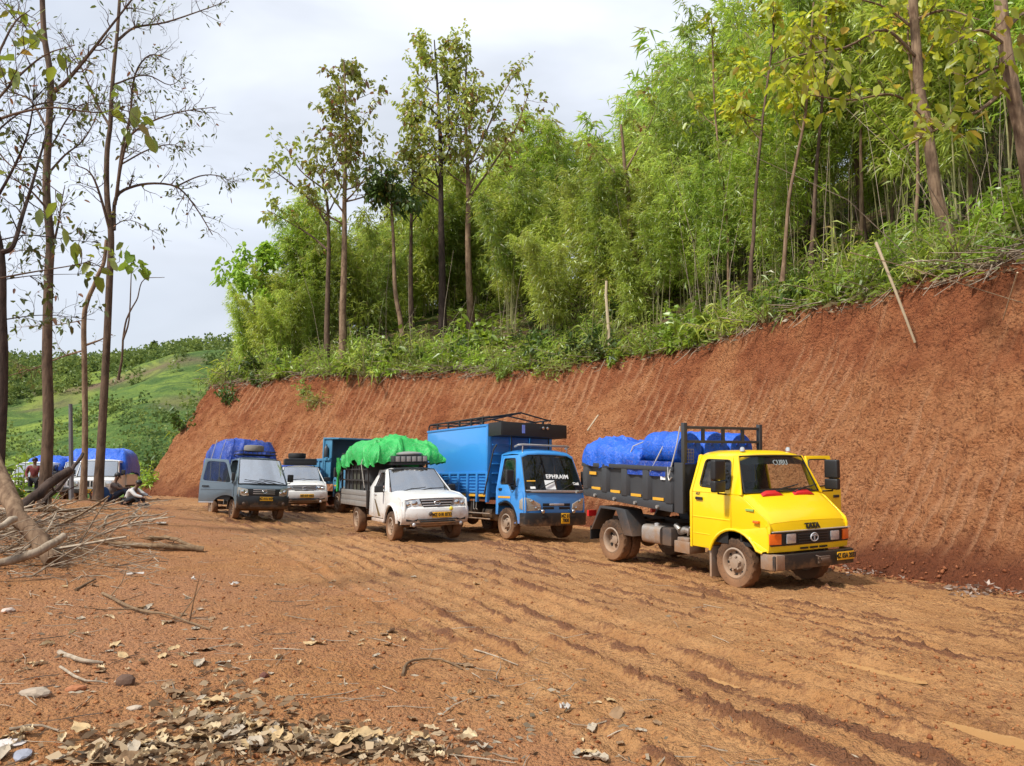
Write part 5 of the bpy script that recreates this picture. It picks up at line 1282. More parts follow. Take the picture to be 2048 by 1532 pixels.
    for z in (2.02, 2.12): mb.tube([(-.80, -.56, z), (-.08, -.54, z), (-.08, .54, z), (-.80, .56, z)], .014, 6)
    for k in range(8): y = -.5 + k / 7; mb.tube([(-.08, y, 2.02), (-.08, y, 2.12)], .009, 5)
    mb.build('roof_rack', m_frame, r)
    MB().box(-.75, -.12, -.5, .5, 2.0, 2.015).build('rack_floor', m_frame, r)
mini_truck()
spare_tyre('pale dusty spare tyre on the roof rack of the grey mini truck', I_LOC, I_ROT, (-.42, -.08, 2.22), .30, .20, True)
tarp('tarpaulin', 'dark blue tarpaulin stretched over the high load of the grey mini truck', m_tarp_dark, I_LOC, I_ROT, -3.5, -.82, -.88, .88, .86, lambda x, y: 2.52 + .03 * np.sin(x * 5) - .10 * np.clip((x + 1.3) / .5, 0, 1), 6, .075, 45, (84, 66), .10,
     ropes=[[(-1.2, -.88, 1.1), (-1.2, -.9, 1.9), (-1.25, -.75, 2.5), (-1.25, .75, 2.5), (-1.2, .9, 1.9)], [(-2.2, -.9, 1.1), (-2.2, -.92, 1.9), (-2.2, -.78, 2.55)]])

# ---- pickups beyond the berm on the left
def jeep(loc, yaw, label, tarp_label, tz=2.45, tm=None, tw=.92):
    rot = pose(yaw)
    r = thing('pickup_truck', label, 'pickup', loc, rot, 'white jeep pickups behind the berm')
    W = .82; P = m_white
    Yw = lambda x, z: W - .10 * max(0, (z - 1.15) / .7)
    for s in (-1, 1):
        off = (0, -s * .03, 0)
        MB().panel([(-1.6, .50), (-.42, .50)] + arc(0, .40, .46, 168, 12, 10) + [(.75, .50), (.80, 1.0), (.30, 1.12), (-.10, 1.15), (-1.6, 1.15)], [], xz(Yw, s), off).build('body_side', P, r, .012)
        win = rpoly([(-1.25, 1.22), (-.45, 1.22), (-.62, 1.74), (-1.22, 1.74)], .05)
        MB().panel([(-1.6, 1.152), (-.10, 1.152), (-.42, 1.82), (-1.5, 1.82)], [win], xz(Yw, s), off).build('window_frame', P, r, .010)
        MB().panel(win, [], xz(lambda x, z: Yw(x, z) - .02, s), (0, -s * .005, 0)).build('window_glass', m_glass_dark, r)
        MB().box(.79, .83, s * .50, s * .74, .76, .98).build('headlight', m_lens, r, .03)
        mirror_on_arm(r, (-.3, s * W, 1.2), (-.3, s * (W + .14), 1.34), (.16, .2, .08))
        wheel(r, 0, s * .70, .35, .21, s); wheel(r, -2.9, s * .70, .35, .21, s)
        MB().box(-4.3, -1.7, s * .80, s * .84, .78, 1.25).build('tray_side', P, r)
    MB().slab([[(x, y, 1.88 + dz - .05 * abs(y / .74) ** 6) for y in (-.74, -.7, -.4, 0, .4, .7, .74)] for x, dz in ((-1.58, -.06), (-1.5, 0), (-.9, .01), (-.48, -.01), (-.38, -.06))], (0, 0, -.03)).build('roof', P, r)
    MB().slab([[(x, y, z - .04 * abs(y / .78) ** 4) for y in (-.78, -.6, 0, .6, .78)] for x, z in ((-.12, 1.16), (.3, 1.13), (.72, 1.06), (.80, 1.02))], (-.01, 0, -.03)).build('bonnet', P, r)
    MB().box(.74, .80, -.78, .78, .62, 1.02).build('front_panel', P, r, .02)
    for k in range(7): MB().box(.80, .81, -.36 + k * .12 - .035, -.36 + k * .12 + .035, .74, .98).build('grille_slot', m_dark, r)
    MB().box(.78, .92, -.82, .82, .48, .66).build('bumper', m_black, r, .02)
    plate_front(r, .925, 0, .57, .45, .12, 'MZ 01')
    windshield(r, (-.10, .76, 1.165), (-.40, .70, 1.81), .04, m_glass_sky)
    MB().box(-1.6, -1.57, -.78, .78, .5, 1.82).box(-1.5, .6, -.74, .74, .5, .56).build('cab_floor', m_dark, r)
    for y in (-.36, .36): seat(r, -1.3, y, .7, .46, .7)
    MB().box(-4.3, -1.7, -.82, .82, .70, .78).box(-4.2, .7, -.4, .4, .45, .6).build('chassis', m_frame, r)
    tarp('tarpaulin', tarp_label, tm or m_tarp_blue, loc, rot, -4.4, -1.1, -tw, tw, 1.15, lambda x, y: tz - .25 * np.clip((x + 1.9) / .6, 0, 1) + .04 * np.sin(3 * x), 4, .05, int(abs(loc[0]) * 7), (36, 34), .1, group='blue tarpaulins on the jeeps behind the berm')
jeep((-17.5, 32.6, .38), -74, 'white jeep pickup facing the two seated people by the berm', 'blue tarpaulin on the jeep facing the two seated people', 2.38)
jeep((-20.4, 36.6, .38), -70, 'white jeep pickup behind the thin forked trunk and grey pole', 'tall blue tarpaulin behind the thin forked trunk and grey pole', 2.55)
jeep((-22.2, 35.6, .33), -80, 'white jeep pickup behind the stout trunk at far left', 'low blue tarpaulin behind the stout trunk at far left', 2.2, m_tarp_blue)
# ------------------------------------------------------------------ plants
RNG = np.random.default_rng(11)
_P = math.radians(6.83)
def at(px, py, Y):
    """point at forward distance Y on the sight line of a photograph pixel"""
    u = (px - 1024) / 1536; v = -(py - 766) / 1536
    d = Vector((u, math.cos(_P) - v * math.sin(_P), math.sin(_P) + v * math.cos(_P)))
    return Vector((0, 0, 1.6)) + d * (Y / d.y)

m_bamboo = leaf_mat('bamboo_leaf', (.160, .255, .024), (.350, .475, .062), .52, .05, .55, (.30, .26, .09))
m_bamboo_l = leaf_mat('pale_bamboo_leaf', (.250, .350, .040), (.440, .540, .095), .52, .05, .5, (.34, .30, .10))
m_teak = leaf_mat('teak_leaf', (.190, .265, .036), (.360, .370, .066), .42, .06, .35, (.25, .13, .045))
m_teak_y = leaf_mat('yellow_green_teak_leaf', (.24, .30, .022), (.42, .45, .030), .52, .06, .3, (.42, .30, .05))  # yellow green blade colour for the trees on the right
m_small = leaf_mat('small_tree_leaf', (.060, .095, .018), (.150, .180, .034), .35, .05, .4, (.24, .12, .04))
m_nearleaf = leaf_mat('near_teak_leaf', (.10, .165, .020), (.24, .28, .03), .45, .06, .2, (.30, .13, .03))
m_shrub = leaf_mat('shrub_leaf', (.130, .240, .020), (.300, .420, .045), .4, .05, .55)
m_shrub_d = leaf_mat('dark_shrub_leaf', (.035, .080, .012), (.090, .150, .022), .35, .05, .5)
m_cover = leaf_mat('ground_plant_leaf', (.125, .205, .022), (.300, .370, .050), .38, .05, .2, (.30, .25, .12))
m_dry = leaf_mat('dry_leaf', (.125, .085, .045), (.34, .27, .17), .2, .04, .2, (.07, .045, .028))
m_culm = bark_mat('bamboo_culm', (.12, .125, .045), (.34, .31, .15), 6, .002)
m_bark = bark_mat('grey_brown_bark', (.045, .030, .022), (.165, .108, .072), 10, .02)
m_bark_w = bark_mat('warm_bark', (.085, .048, .030), (.300, .205, .130), 10, .02)
m_bark_d = bark_mat('dark_bark', (.026, .018, .015), (.085, .058, .046), 10, .02)  # darkest of the bark tones
m_dead = bark_mat('bleached_dead_wood', (.17, .125, .085), (.40, .33, .25), 12, .01)
m_deadbr = bark_mat('brown_dead_wood', (.10, .062, .036), (.25, .17, .10), 12, .01)
m_brush = leaf_mat('dead_brush', (.10, .072, .045), (.36, .30, .22), .05, .02, .1)

def leaves(name, P, Dr, L, Wd, mat, tint, fold=.15, droop=.35, shape='lance', rng=RNG):
    """one mesh of real leaf blades; each blade two quads folded along its midrib"""
    P = np.asarray(P, float); Dr = np.asarray(Dr, float); n = len(P)
    Dr = Dr / np.maximum(np.linalg.norm(Dr, axis=1, keepdims=True), 1e-6)
    R = rng.normal(size=(n, 3)); R[:, 2] += .8
    S = np.cross(Dr, R); S /= np.maximum(np.linalg.norm(S, axis=1, keepdims=True), 1e-6)
    N = np.cross(S, Dr); L = np.broadcast_to(np.asarray(L, float), (n,))[:, None]; Wd = np.broadcast_to(np.asarray(Wd, float), (n,))[:, None]
    dn = np.array([0, 0, -1.0])
    m1, m2 = ((.35, .75) if shape == 'ovate' else (.22, .60)); w1, w2 = ((.5, .42) if shape == 'ovate' else (.42, .40))
    a = P; t = P + Dr * L + dn * L * droop
    q1 = P + Dr * L * m1 + dn * L * droop * m1 * m1; q2 = P + Dr * L * m2 + dn * L * droop * m2 * m2
    l1, r1 = q1 + S * Wd * w1 + N * Wd * fold, q1 - S * Wd * w1 + N * Wd * fold
    l2, r2 = q2 + S * Wd * w2 + N * Wd * fold, q2 - S * Wd * w2 + N * Wd * fold
    V = np.stack([a, l1, l2, t, r2, r1], 1).reshape(-1, 3)
    o = (np.arange(n) * 6)[:, None]
    F = np.concatenate([o + [0, 1, 2, 3], o + [0, 3, 4, 5]], 1).reshape(-1, 4)
    return mesh_np(name, V, F, mat, False, dict(tint=np.repeat(tint, 6)))

def blades(name, P, Dr, L, Wd, mat, tint, droop=.3, rng=RNG):
    """cheaper lanceolate blades: a single diamond each"""
    P = np.asarray(P, float); Dr = np.asarray(Dr, float); n = len(P)
    Dr = Dr / np.maximum(np.linalg.norm(Dr, axis=1, keepdims=True), 1e-6)
    S = np.cross(Dr, rng.normal(size=(n, 3)) + [0, 0, .6]); S /= np.maximum(np.linalg.norm(S, axis=1, keepdims=True), 1e-6)
    L = np.broadcast_to(np.asarray(L, float), (n,))[:, None]; Wd = np.broadcast_to(np.asarray(Wd, float), (n,))[:, None]
    q = P + Dr * L * .4; t = P + Dr * L; t[:, 2] -= L[:, 0] * droop; q[:, 2] -= L[:, 0] * droop * .15
    V = np.stack([P, q + S * Wd * .5, t, q - S * Wd * .5], 1).reshape(-1, 3)
    F = (np.arange(n) * 4)[:, None] + [0, 1, 2, 3]
    return mesh_np(name, V, F, mat, False, dict(tint=np.repeat(tint, 4)))

# ---- bamboo
def bamboo_variant(seed, H, nc, lean, leafy, first, mat, spread=.5):
    r = np.random.default_rng(seed); culms = []; P, Dd, T = [], [], []
    for c in range(nc):
        a = r.uniform(0, 2 * math.pi); b = np.array([math.cos(a), math.sin(a), 0]) * r.uniform(.05, spread); h = H * r.uniform(.72, 1.05)
        a2 = a + r.normal(0, .5); out = np.array([math.cos(a2), math.sin(a2), 0]) * lean * r.uniform(.4, 1.3)
        t = np.linspace(0, 1, 13)
        pts = b[None] + np.outer(t, [0, 0, h]) + np.outer(t ** 2.3, out * h) - np.outer(np.maximum(t - .7, 0) ** 2, [0, 0, h * lean * 1.6]) + np.outer(np.sin(t * 5 + c) * t, r.normal(0, .05, 3))
        mb = MB().tube(pts.tolist(), [max(.006, .024 * (1 - .85 * q)) for q in t], 5, False)
        culms.append(mb.mesh('culm', m_culm))
        for k in range(int(leafy * h)):
            tt = first + (1 - first) * r.uniform(0, 1) ** .8; i = min(int(tt * 12), 11); fr = tt * 12 - i
            q = pts[i] * (1 - fr) + pts[i + 1] * fr
            ang = r.uniform(0, 2 * math.pi); bl = r.uniform(.35, 1.25) * (1.25 - .6 * tt); bd = np.array([math.cos(ang), math.sin(ang), r.uniform(-.1, .75)])
            m = r.integers(8, 15)
            for j in range(m):
                s = (j + 1) / m; pos = q + bd * bl * s + np.array([0, 0, -.28 * bl * s * s]) + r.normal(0, .035, 3)
                P.append(pos); d = bd * .6 + r.normal(0, .6, 3); d[2] -= .45; Dd.append(d); T.append(r.uniform(0, 1))
    n = len(P); L = r.uniform(.20, .40, n)
    return culms, blades('foliage', P, Dd, L, L * r.uniform(.13, .20, n), mat, T, .3, r)

BV = [bamboo_variant(1, 9.5, 5, .22, 16, .33, m_bamboo), bamboo_variant(2, 8.5, 5, .28, 17, .28, m_bamboo_l), bamboo_variant(3, 10.5, 5, .18, 13, .40, m_bamboo),
      bamboo_variant(4, 8.0, 6, .30, 17, .12, m_bamboo_l), bamboo_variant(5, 11, 8, .20, 9, .26, m_bamboo, .8), bamboo_variant(6, 10, 8, .24, 9, .22, m_bamboo_l, .9), bamboo_variant(7, 6.0, 6, .32, 15, .10, m_bamboo_l)]

def put(variant, name, label, cat, group, loc, rz, sc, tilt=(0, 0)):
    culms, fol = variant
    o = thing(name, label, cat, loc, (tilt[0], tilt[1], rz), group); o.scale = (sc, sc, sc)
    for m in culms: link('culm', m, o)
    link('foliage', fol, o)
    return o

BINS = [(470, 'at the left end of the cut hill'), (620, 'above the grey mini truck'), (760, 'behind the pair of straight teaks'), (870, 'behind the kinked pale trunk'), (960, 'behind the two tall teaks in mid slope'),
        (1100, 'above the blue lorry body'), (1230, 'above the blue lorry cab'), (1370, 'around the crooked leaning trunk'), (1500, 'above the tarpaulin of the yellow truck'), (1660, 'above the yellow cab'), (1830, 'left of the mottled leaning teak'), (9999, 'under the top right corner')]
def where(px_): return next(t for lim, t in BINS if px_ < lim)
def plant_bamboo():
    r = np.random.default_rng(5); spots = []
    s0 = FS[np.argmin(((FP - np.array([10.2, 7])) ** 2).sum(1))]
    for D, sp in [(6.4, 1.9), (8.2, 1.8), (10.4, 1.9), (13, 2.0), (16, 1.8), (18.5, 2.0), (21.5, 2.2), (25, 2.4), (29, 2.8), (34, 3.2), (40, 3.8), (47, 4.4)]:
        s = s0
        while s < HILL_END + 20:
            s += sp * r.uniform(.7, 1.3) * (1.7 if s > HILL_END - 6 else 1)
            i = min(int(s / .07), len(FP) - 1)
            q = FP[i] + FN[i] * (D + r.uniform(-.8, .8)) + r.normal(0, .3, 2)
            if q[1] < 9 or abs(q[0] / q[1]) > .74 or q[1] > 85: continue
            spots.append((q[0], q[1], D, s))
    spots = np.array(spots)
    Dd, A = edge_dist(spots[:, 0], spots[:, 1])
    ok = Dd > np.maximum(5.5, spots[:, 2] * .80)
    spots, Dd, A = spots[ok], Dd[ok], A[ok]
    Z = hill_z(spots[:, 0], spots[:, 1], Dd, A)
    cand = []
    extra = []
    for k in range(len(spots)):
        x, y, D, s = spots[k]; px_ = 1024 + 1536 * x / y
        if Dd[k] < 7.4 and r.uniform() < (.30 if px_ > 1000 else .7): continue
        if 560 < px_ < 985 and Dd[k] < (9 if px_ < 640 else 16.5) and r.uniform() < .90: continue
        if 780 < px_ < 1000 and y < 53: continue
        if px_ > 1560 and Dd[k] < 9.5 and r.uniform() < .55: continue
        if A[k] > HILL_END + 8 and Dd[k] > 16 and px_ > 700: continue
        cand.append((k, px_))
    tall, rest = [], []
    for k, px_ in cand: (tall if Dd[k] < 17 or r.uniform() < .40 else rest).append((k, px_))
    r.shuffle(tall); tall0 = list(tall); tall = tall[:238]
    rest = [(int(a), b) for a, b in tall0[238:]] + rest
    culmcount = 0; RP = []
    for j, (k, px_) in enumerate(tall + rest):
        k = int(k); x, y, D, s = spots[k]; nose = px_ < 520; right = px_ > 1330
        if right: v = r.choice([4, 5, 4, 5, 0, 1, 2, 4, 5])
        elif nose: v = r.choice([6, 3, 1, 6])
        else: v = r.choice([0, 1, 1, 2, 3, 3])
        sc = r.uniform(.82, 1.22) * (.80 if nose else 1.0) * (1.0 + .016 * max(Dd[k] - 10, 0)) * (1.12 if right else 1) * (.72 if Dd[k] < 8 else 1)
        kind = 'thin stemmed bamboo clump' if v in (4, 5) else 'low bushy bamboo clump' if v == 6 else 'pale feathery bamboo clump' if v in (1, 3) else 'deep green bamboo clump'
        row = 'front row' if Dd[k] < 10 else 'mid thicket' if Dd[k] < 20 else 'high up'
        loc, rz, tl = (x, y, Z[k] - .1), r.uniform(0, 6.28), (r.normal(0, .05), r.normal(0, .05))
        if j < len(tall): put(BV[v], 'bamboo_clump', kind + ' ' + where(px_) + ', ' + row, 'bamboo', 'bamboo clumps ' + where(px_), loc, rz, sc, tl)
        else: RP.append((v, loc, rz, sc))
    # the long belt of bamboo behind the teaks, down to the left end of the hill
    top = lambda p: np.interp(p, [420, 480, 560, 620, 700, 800, 900, 1000], [650, 590, 545, 510, 460, 405, 355, 300])
    for q in range(58):
        px_ = 425 + (1000 - 425) * (q + r.uniform(0, 1)) / 58; Y = [49, 55, 61][q % 3] + r.uniform(-2, 2) + (5 if 760 < px_ else 0) - (3 if px_ < 520 else 0); x = (px_ - 1024) / 1536 * Y
        dd, aa = edge_dist([x], [Y])
        if dd[0] < 5.6: Y += 4; x = (px_ - 1024) / 1536 * Y; dd, aa = edge_dist([x], [Y])
        if dd[0] < 5.0: continue
        z = hill_z([x], [Y], dd, aa)[0]; need = at(px_, top(px_) + r.uniform(-10, 70), Y).z - z; v = r.choice([1, 1, 3, 3, 6, 0]); Hn = [9.5, 8.5, 10.5, 8, 11, 10, 6][v]
        sc = min(max(need / (Hn * .95), .55), 1.9)
        put(BV[v], 'bamboo_clump', ['deep green', 'pale feathery', 'deep green', 'pale feathery', '', '', 'low bushy'][v] + ' bamboo clump ' + where(px_) + ', ' + ['near row', 'second row', 'back row'][q % 3], 'bamboo', 'bamboo clumps ' + where(px_), (x, Y, z - .1), r.uniform(0, 6.28), sc, (r.normal(0, .05), r.normal(0, .05)))
    # past three hundred: the clumps deepest in the thicket, one mass
    if RP:
        vs, fs, tn, o = [], [], [], 0
        for v, loc, rz, sc in RP:
            me = BV[v][1]; n = len(me.vertices); co = np.empty(n * 3, np.float32); me.vertices.foreach_get('co', co); co = co.reshape(-1, 3) * sc
            c, q = math.cos(rz), math.sin(rz); co = np.stack([co[:, 0] * c - co[:, 1] * q, co[:, 0] * q + co[:, 1] * c, co[:, 2]], 1) + np.array(loc)
            co = co.reshape(-1, 4, 3); co = co[r.uniform(size=len(co)) < .22]
            g = r.uniform(0, 1); vs.append(co.reshape(-1, 3)); tn.append(np.repeat(np.clip(g + r.normal(0, .25, len(co)), 0, 1), 4))
        V = np.vstack(vs); ctr = V.reshape(-1, 4, 3).mean(1, keepdims=True); V = (ctr + (V.reshape(-1, 4, 3) - ctr) * 1.9).reshape(-1, 3)
        tag(link('bamboo_thicket', mesh_np('bamboo_thicket', V, np.arange(len(V)).reshape(-1, 4), m_bamboo, False, dict(tint=np.concatenate(tn)))),
            'bamboo thicket high up the slope behind the nearer clumps', 'bamboo', kind='stuff')
plant_bamboo()

def dead_culms():
    r = np.random.default_rng(66); mb = MB()
    for k in range(210):
        px_ = r.uniform(640, 2100) if k % 3 == 0 else r.uniform(1250, 2100); s = None
        Y = r.uniform(17, 34) if px_ > 1300 else r.uniform(36, 50); x = (px_ - 1024) / 1536 * Y; dd, aa = edge_dist([x], [Y])
        if not 5.0 < dd[0] < 15: continue
        z = hill_z([x], [Y], dd, aa)[0]; L = r.uniform(2.5, 8); ln = r.normal(0, .16, 2) if r.uniform() < .8 else r.normal(0, .7, 2); d = np.array([ln[0], ln[1], 1.0]); d /= np.linalg.norm(d)
        p = np.array([x, Y, z - .1]); w = r.uniform(.007, .017); mb.tube([p, p + d * L * .5 + r.normal(0, .08, 3), p + d * L + np.array([ln[0], ln[1], -.1]) * L * .25], [w, w * .8, w * .4], 4, False)
    tag(mb.build('bare_culms', m_dead), 'bare pale dead bamboo stems standing among the trees', 'bamboo stems', kind='stuff')
dead_culms()

# ---- shrubs and tall herbs along the edge
def shrub_variant(seed, n, h, L, mat, droop=.5, wr=.17, up=.9, kind='blade'):
    r = np.random.default_rng(seed); P, Dd, T = [], [], []; mb = MB()
    for i in range(n):
        a = r.uniform(0, 6.28); e = r.uniform(.25, 1.0); d = np.array([math.cos(a) * (1.1 - e), math.sin(a) * (1.1 - e), up * e + .15]); hl = h * r.uniform(.6, 1.1)
        b = np.array([math.cos(a), math.sin(a), 0]) * r.uniform(0, .22) * h
        t = np.linspace(0, 1, 6); pts = b + np.outer(t, d * hl) - np.outer(t ** 2, [0, 0, .35 * hl * (1.1 - e)])
        mb.tube(pts.tolist(), [.012 * (1 - .7 * q) * h for q in t], 4, False)
        m = r.integers(9, 15)
        for j in range(m):
            s = .25 + .75 * (j + r.uniform(0, 1)) / m; k = min(int(s * 5), 4); f = s * 5 - k
            P.append(pts[k] * (1 - f) + pts[min(k + 1, 5)] * f); dd = d * .5 + r.normal(0, .55, 3); dd[2] -= .1; Dd.append(dd); T.append(r.uniform(0, 1))
    Ls = L * r.uniform(.6, 1.15, len(P))
    f = leaves if kind == 'leaf' else blades
    me = f('foliage', P, Dd, Ls, Ls * wr, mat, T, droop=droop, rng=r)
    return [mb.mesh('stem', m_culm)], me
SV = [shrub_variant(21, 16, 1.3, .36, m_shrub, .5, .18), shrub_variant(22, 22, 1.0, .30, m_shrub, .4, .22), shrub_variant(23, 14, 1.7, .42, m_bamboo_l, .6, .13),
      shrub_variant(24, 20, 1.1, .24, m_shrub_d, .35, .45, kind='leaf'), shrub_variant(25, 12, 1.5, .40, m_shrub, .45, .5, kind='leaf'), shrub_variant(26, 26, 1.5, .30, m_bamboo, .6, .14)]

def plant_shrubs():
    r = np.random.default_rng(9); n = 0
    s0 = FS[np.argmin(((FP - np.array([9.6, 8.6])) ** 2).sum(1))]
    for D, sp in [(4.55, 1.0), (5.4, 1.05), (6.6, 1.2), (8.4, 2.2)]:
        s = s0
        while s < HILL_END + 8:
            s += sp * r.uniform(.5, 1.5); i = min(int(s / .07), len(FP) - 1)
            q = FP[i] + FN[i] * (D + r.uniform(-.35, .45)); px = 1024 + 1536 * q[0] / q[1]
            if q[1] < 8 or px > 2150: continue
            if D < 5 and px > 1700 and r.uniform() < .25: continue
            if n >= 292: return
            dd, aa = edge_dist([q[0]], [q[1]])
            if dd[0] < 4.2: continue
            z = hill_z([q[0]], [q[1]], dd, aa)[0]
            v = r.choice([0, 1, 2, 3, 4, 5], p=[.25, .2, .15, .12, .1, .18])
            right = px > 1400; mid = px > 760
            kn = ['feathery green shrub', 'low bushy green herb', 'tall arching bamboo shoot', 'dark round leaved shrub', 'broad leaved bright green plant', 'bushy bamboo seedling'][v]
            lab = kn + (' on the lip ' if D < 5 else ' behind the lip ' if D < 7 else ' up the slope ') + where(px); g = 'shrubs ' + where(px)
            put(SV[v], 'shrub', lab, 'shrub', g, (q[0], q[1], z - .05), r.uniform(0, 6.28), r.uniform(.6, 1.45), (r.normal(0, .15), r.normal(0, .15))); n += 1
plant_shrubs()

def scatter_cover():
    r = np.random.default_rng(13)
    s0 = FS[np.argmin(((FP - np.array([10.4, 6.5])) ** 2).sum(1))]
    def pts(n, lo, hi, pw=1.0):
        s = r.uniform(s0, HILL_END + 14, n); D = lo + (hi - lo) * r.uniform(0, 1, n) ** pw; i = np.minimum((s / .07).astype(int), len(FP) - 1)
        q = FP[i] + FN[i] * D[:, None]; dd, aa = edge_dist(q[:, 0], q[:, 1]); k = dd > 4.15
        q, dd, aa = q[k], dd[k], aa[k]
        return np.column_stack([q, hill_z(q[:, 0], q[:, 1], dd, aa)]), dd, aa
    P, dd, aa = pts(70000, 4.3, 46, 2.0)
    dens = vnoise(P[:, 0] * .5, P[:, 1] * .5, 91) + .5 * vnoise(P[:, 0] * 1.7, P[:, 1] * 1.7, 92); k = dens > r.uniform(-.9, .9, len(P)); P = P[k]
    P[:, 2] += r.uniform(0, .55, len(P)) ** 1.6
    D = r.normal(size=(len(P), 3)); D[:, 2] = np.abs(D[:, 2]) * .6
    L = r.uniform(.16, .42, len(P)) * (1 + np.minimum(dd[k], 30) / 30)
    tag(link('undergrowth', blades('undergrowth', P, D, L, L * r.uniform(.14, .34, len(P)), m_cover, r.uniform(0, 1, len(P)), .35, r)),
        'low green undergrowth covering the slope above the cut bank', 'undergrowth', kind='stuff')
    P, dd, aa = pts(26000, 4.15, 14, 1.7); P[:, 2] += r.uniform(0, .12, len(P))
    D = r.normal(size=(len(P), 3)); D[:, 2] *= .25; L = r.uniform(.10, .30, len(P))
    tag(link('leaf_litter', blades('leaf_litter', P, D, L, L * r.uniform(.15, .45, len(P)), m_dry, r.uniform(0, 1, len(P)), .05, r)),
        'dry brown leaf litter lying on the slope above the cut bank', 'leaf litter', kind='stuff')
    # broken stems and roots hanging over the lip of the cut
    mb = MB(); s = s0
    for k in range(950):
        s = r.uniform(s0, HILL_END + 6); i = min(int(s / .07), len(FP) - 1); D0 = 4.3 + abs(r.normal(0, .55))
        q = FP[i] + FN[i] * D0; z = hill_z([q[0]], [q[1]], np.array([D0]), np.array([s]))[0] + r.uniform(0, .18)
        t = np.array([FN[i][1], -FN[i][0]]) * r.normal(0, 1) - FN[i] * r.uniform(-.6, .8); L = r.uniform(.4, 1.9)
        t = t / max(np.linalg.norm(t), .1); p0 = np.array([q[0], q[1], z]); dz = r.uniform(-.35, .3)
        if r.uniform() < .2: dz = -.8; t = -FN[i]; L *= .6
        p2 = p0 + np.array([t[0], t[1], dz]) * L; p1 = (p0 + p2) / 2 + r.normal(0, .08, 3)
        w = r.uniform(.006, .022); mb.tube([p0, p1, p2], [w, w * .8, w * .5], 4, False)
    tag(mb.build('dead_stems', m_dead), 'bleached dead stems and roots strewn along the lip of the cut', 'dead stems', kind='stuff')
scatter_cover()

# ---- trees
def grow(mb, p, d, L, r0, depth, tips, rng, up=.12, wander=.22, nch=(3, 5), seg=5, first=.35, down=0):
    p = np.array(p, float); d = np.array(d, float); d /= np.linalg.norm(d); pts = [p.copy()]; dirs = [d.copy()]
    for i in range(seg):
        d = d + rng.normal(0, wander, 3) * (.6 if depth > 1 else 1) + np.array([0, 0, up - down * (i / seg)]); d /= np.linalg.norm(d)
        p = p + d * L / seg; pts.append(p.copy()); dirs.append(d.copy())
    mb.tube(pts, [max(.004, r0 * (1 - .75 * i / seg)) for i in range(seg + 1)], 6 if depth > 1 else (5 if depth == 1 else 3), False)
    if depth == 0:
        for i in range(1, seg + 1): tips.append((pts[i], dirs[i]))
        return
    for t in np.linspace(first, 1.0, rng.integers(*nch) + 1):
        i = min(int(t * seg), seg); v = rng.normal(size=3); v -= dirs[i] * v.dot(dirs[i]); v /= max(np.linalg.norm(v), .01)
        c = dirs[i] * .75 + v * rng.uniform(.6, 1.0)
        grow(mb, pts[i], c, L * rng.uniform(.42, .68), r0 * .5 * (1 - .3 * t), depth - 1, tips, rng, up, wander, nch, max(3, seg - 1), first, down)

def polyline(P, n):
    return catmull(np.array([tuple(p) for p in P], float), n)

def make_tree(name, label, cat, trunk, r0, r1, limbs, bark, leafm, leaf, per, seed, group=None, auto=None, shape='ovate', wr=.62, droop=.55, base=None):
    """trunk: points; limbs: (points, radius, twigs per metre, twig length); auto: (first, count, length, rise) of extra limbs off the trunk"""
    rng = np.random.default_rng(seed); b = Vector(trunk[0])
    o = thing(name, label, cat, b, group=group)
    loc = lambda q: np.array(q, float) - np.array(b)
    T = polyline([loc(q) for q in trunk], 5); m = len(T); tt = np.linspace(0, 1, m)
    T = T + np.stack([.03 * vnoise(tt * 9, tt * 0 + seed, 5), .03 * vnoise(tt * 9, tt * 0 + seed, 6), tt * 0], 1)
    mb = MB(); rr = r0 + (r1 - r0) * tt + .35 * r0 * np.exp(-tt * 22) ; mb.tube(T.tolist(), rr.tolist(), 10, False); tips = []
    mb.build('trunk', bark, o)
    lb = MB()
    for P, r, dens, tl in limbs:
        Q = polyline([loc(q) for q in P], 4); k = len(Q); lb.tube(Q.tolist(), [max(.006, r * (1 - .75 * i / (k - 1))) for i in range(k)], 6, False)
        Ls = np.linalg.norm(np.diff(Q, axis=0), axis=1).sum()
        for j in range(int(dens * Ls * (3.0 if 'roadside' in name else 1)) + 1):
            t = rng.uniform(.15, 1) ** .8; i = min(int(t * (k - 1)), k - 2); d = Q[i + 1] - Q[i]; d /= np.linalg.norm(d)
            v = rng.normal(size=3); v[2] += .25; v -= d * v.dot(d); v /= np.linalg.norm(v)
            grow(lb, Q[i], d * .6 + v, tl * rng.uniform(.5, 1.2), r * .3 * (1 - .5 * t) + .004, 1, tips, rng, .08, .25, (2, 4), 4)
    if auto:
        first, cnt, L, rise = auto
        for j in range(cnt):
            t = first + (1 - first) * (j + rng.uniform(0, 1)) / cnt; i = min(int(t * (m - 1)), m - 2); a = rng.uniform(0, 6.28) + j * 2.4
            sc = (1 - .55 * (t - first) / (1 - first)) * rng.uniform(.7, 1.15)
            grow(lb, T[i], (math.cos(a), math.sin(a), rise), L * sc, .34 * rr[i] + .012, 2, tips, rng, .10, .2, (3, 5), 5)
    lo = lb.build('limbs', bark, o)
    if per > 0 and tips:
        P, D, Tn = [], [], []
        for p, d in tips:
            for q in range(per if per >= 1 else int(rng.uniform() < per)):
                P.append(p + rng.normal(0, .06, 3)); v = d * .5 + rng.normal(0, .7, 3); v[2] -= .15; D.append(v); Tn.append(rng.uniform(0, 1))
        if P:
            Ls = leaf * rng.uniform(.6, 1.2, len(P))
            link('crown', leaves('crown', P, D, Ls, Ls * wr, leafm, Tn, .12, droop, shape, rng), o)
    return o

def px(Y, *pts): return [at(x, y, Y + (p[0] if p else 0)) for x, y, *p in pts]
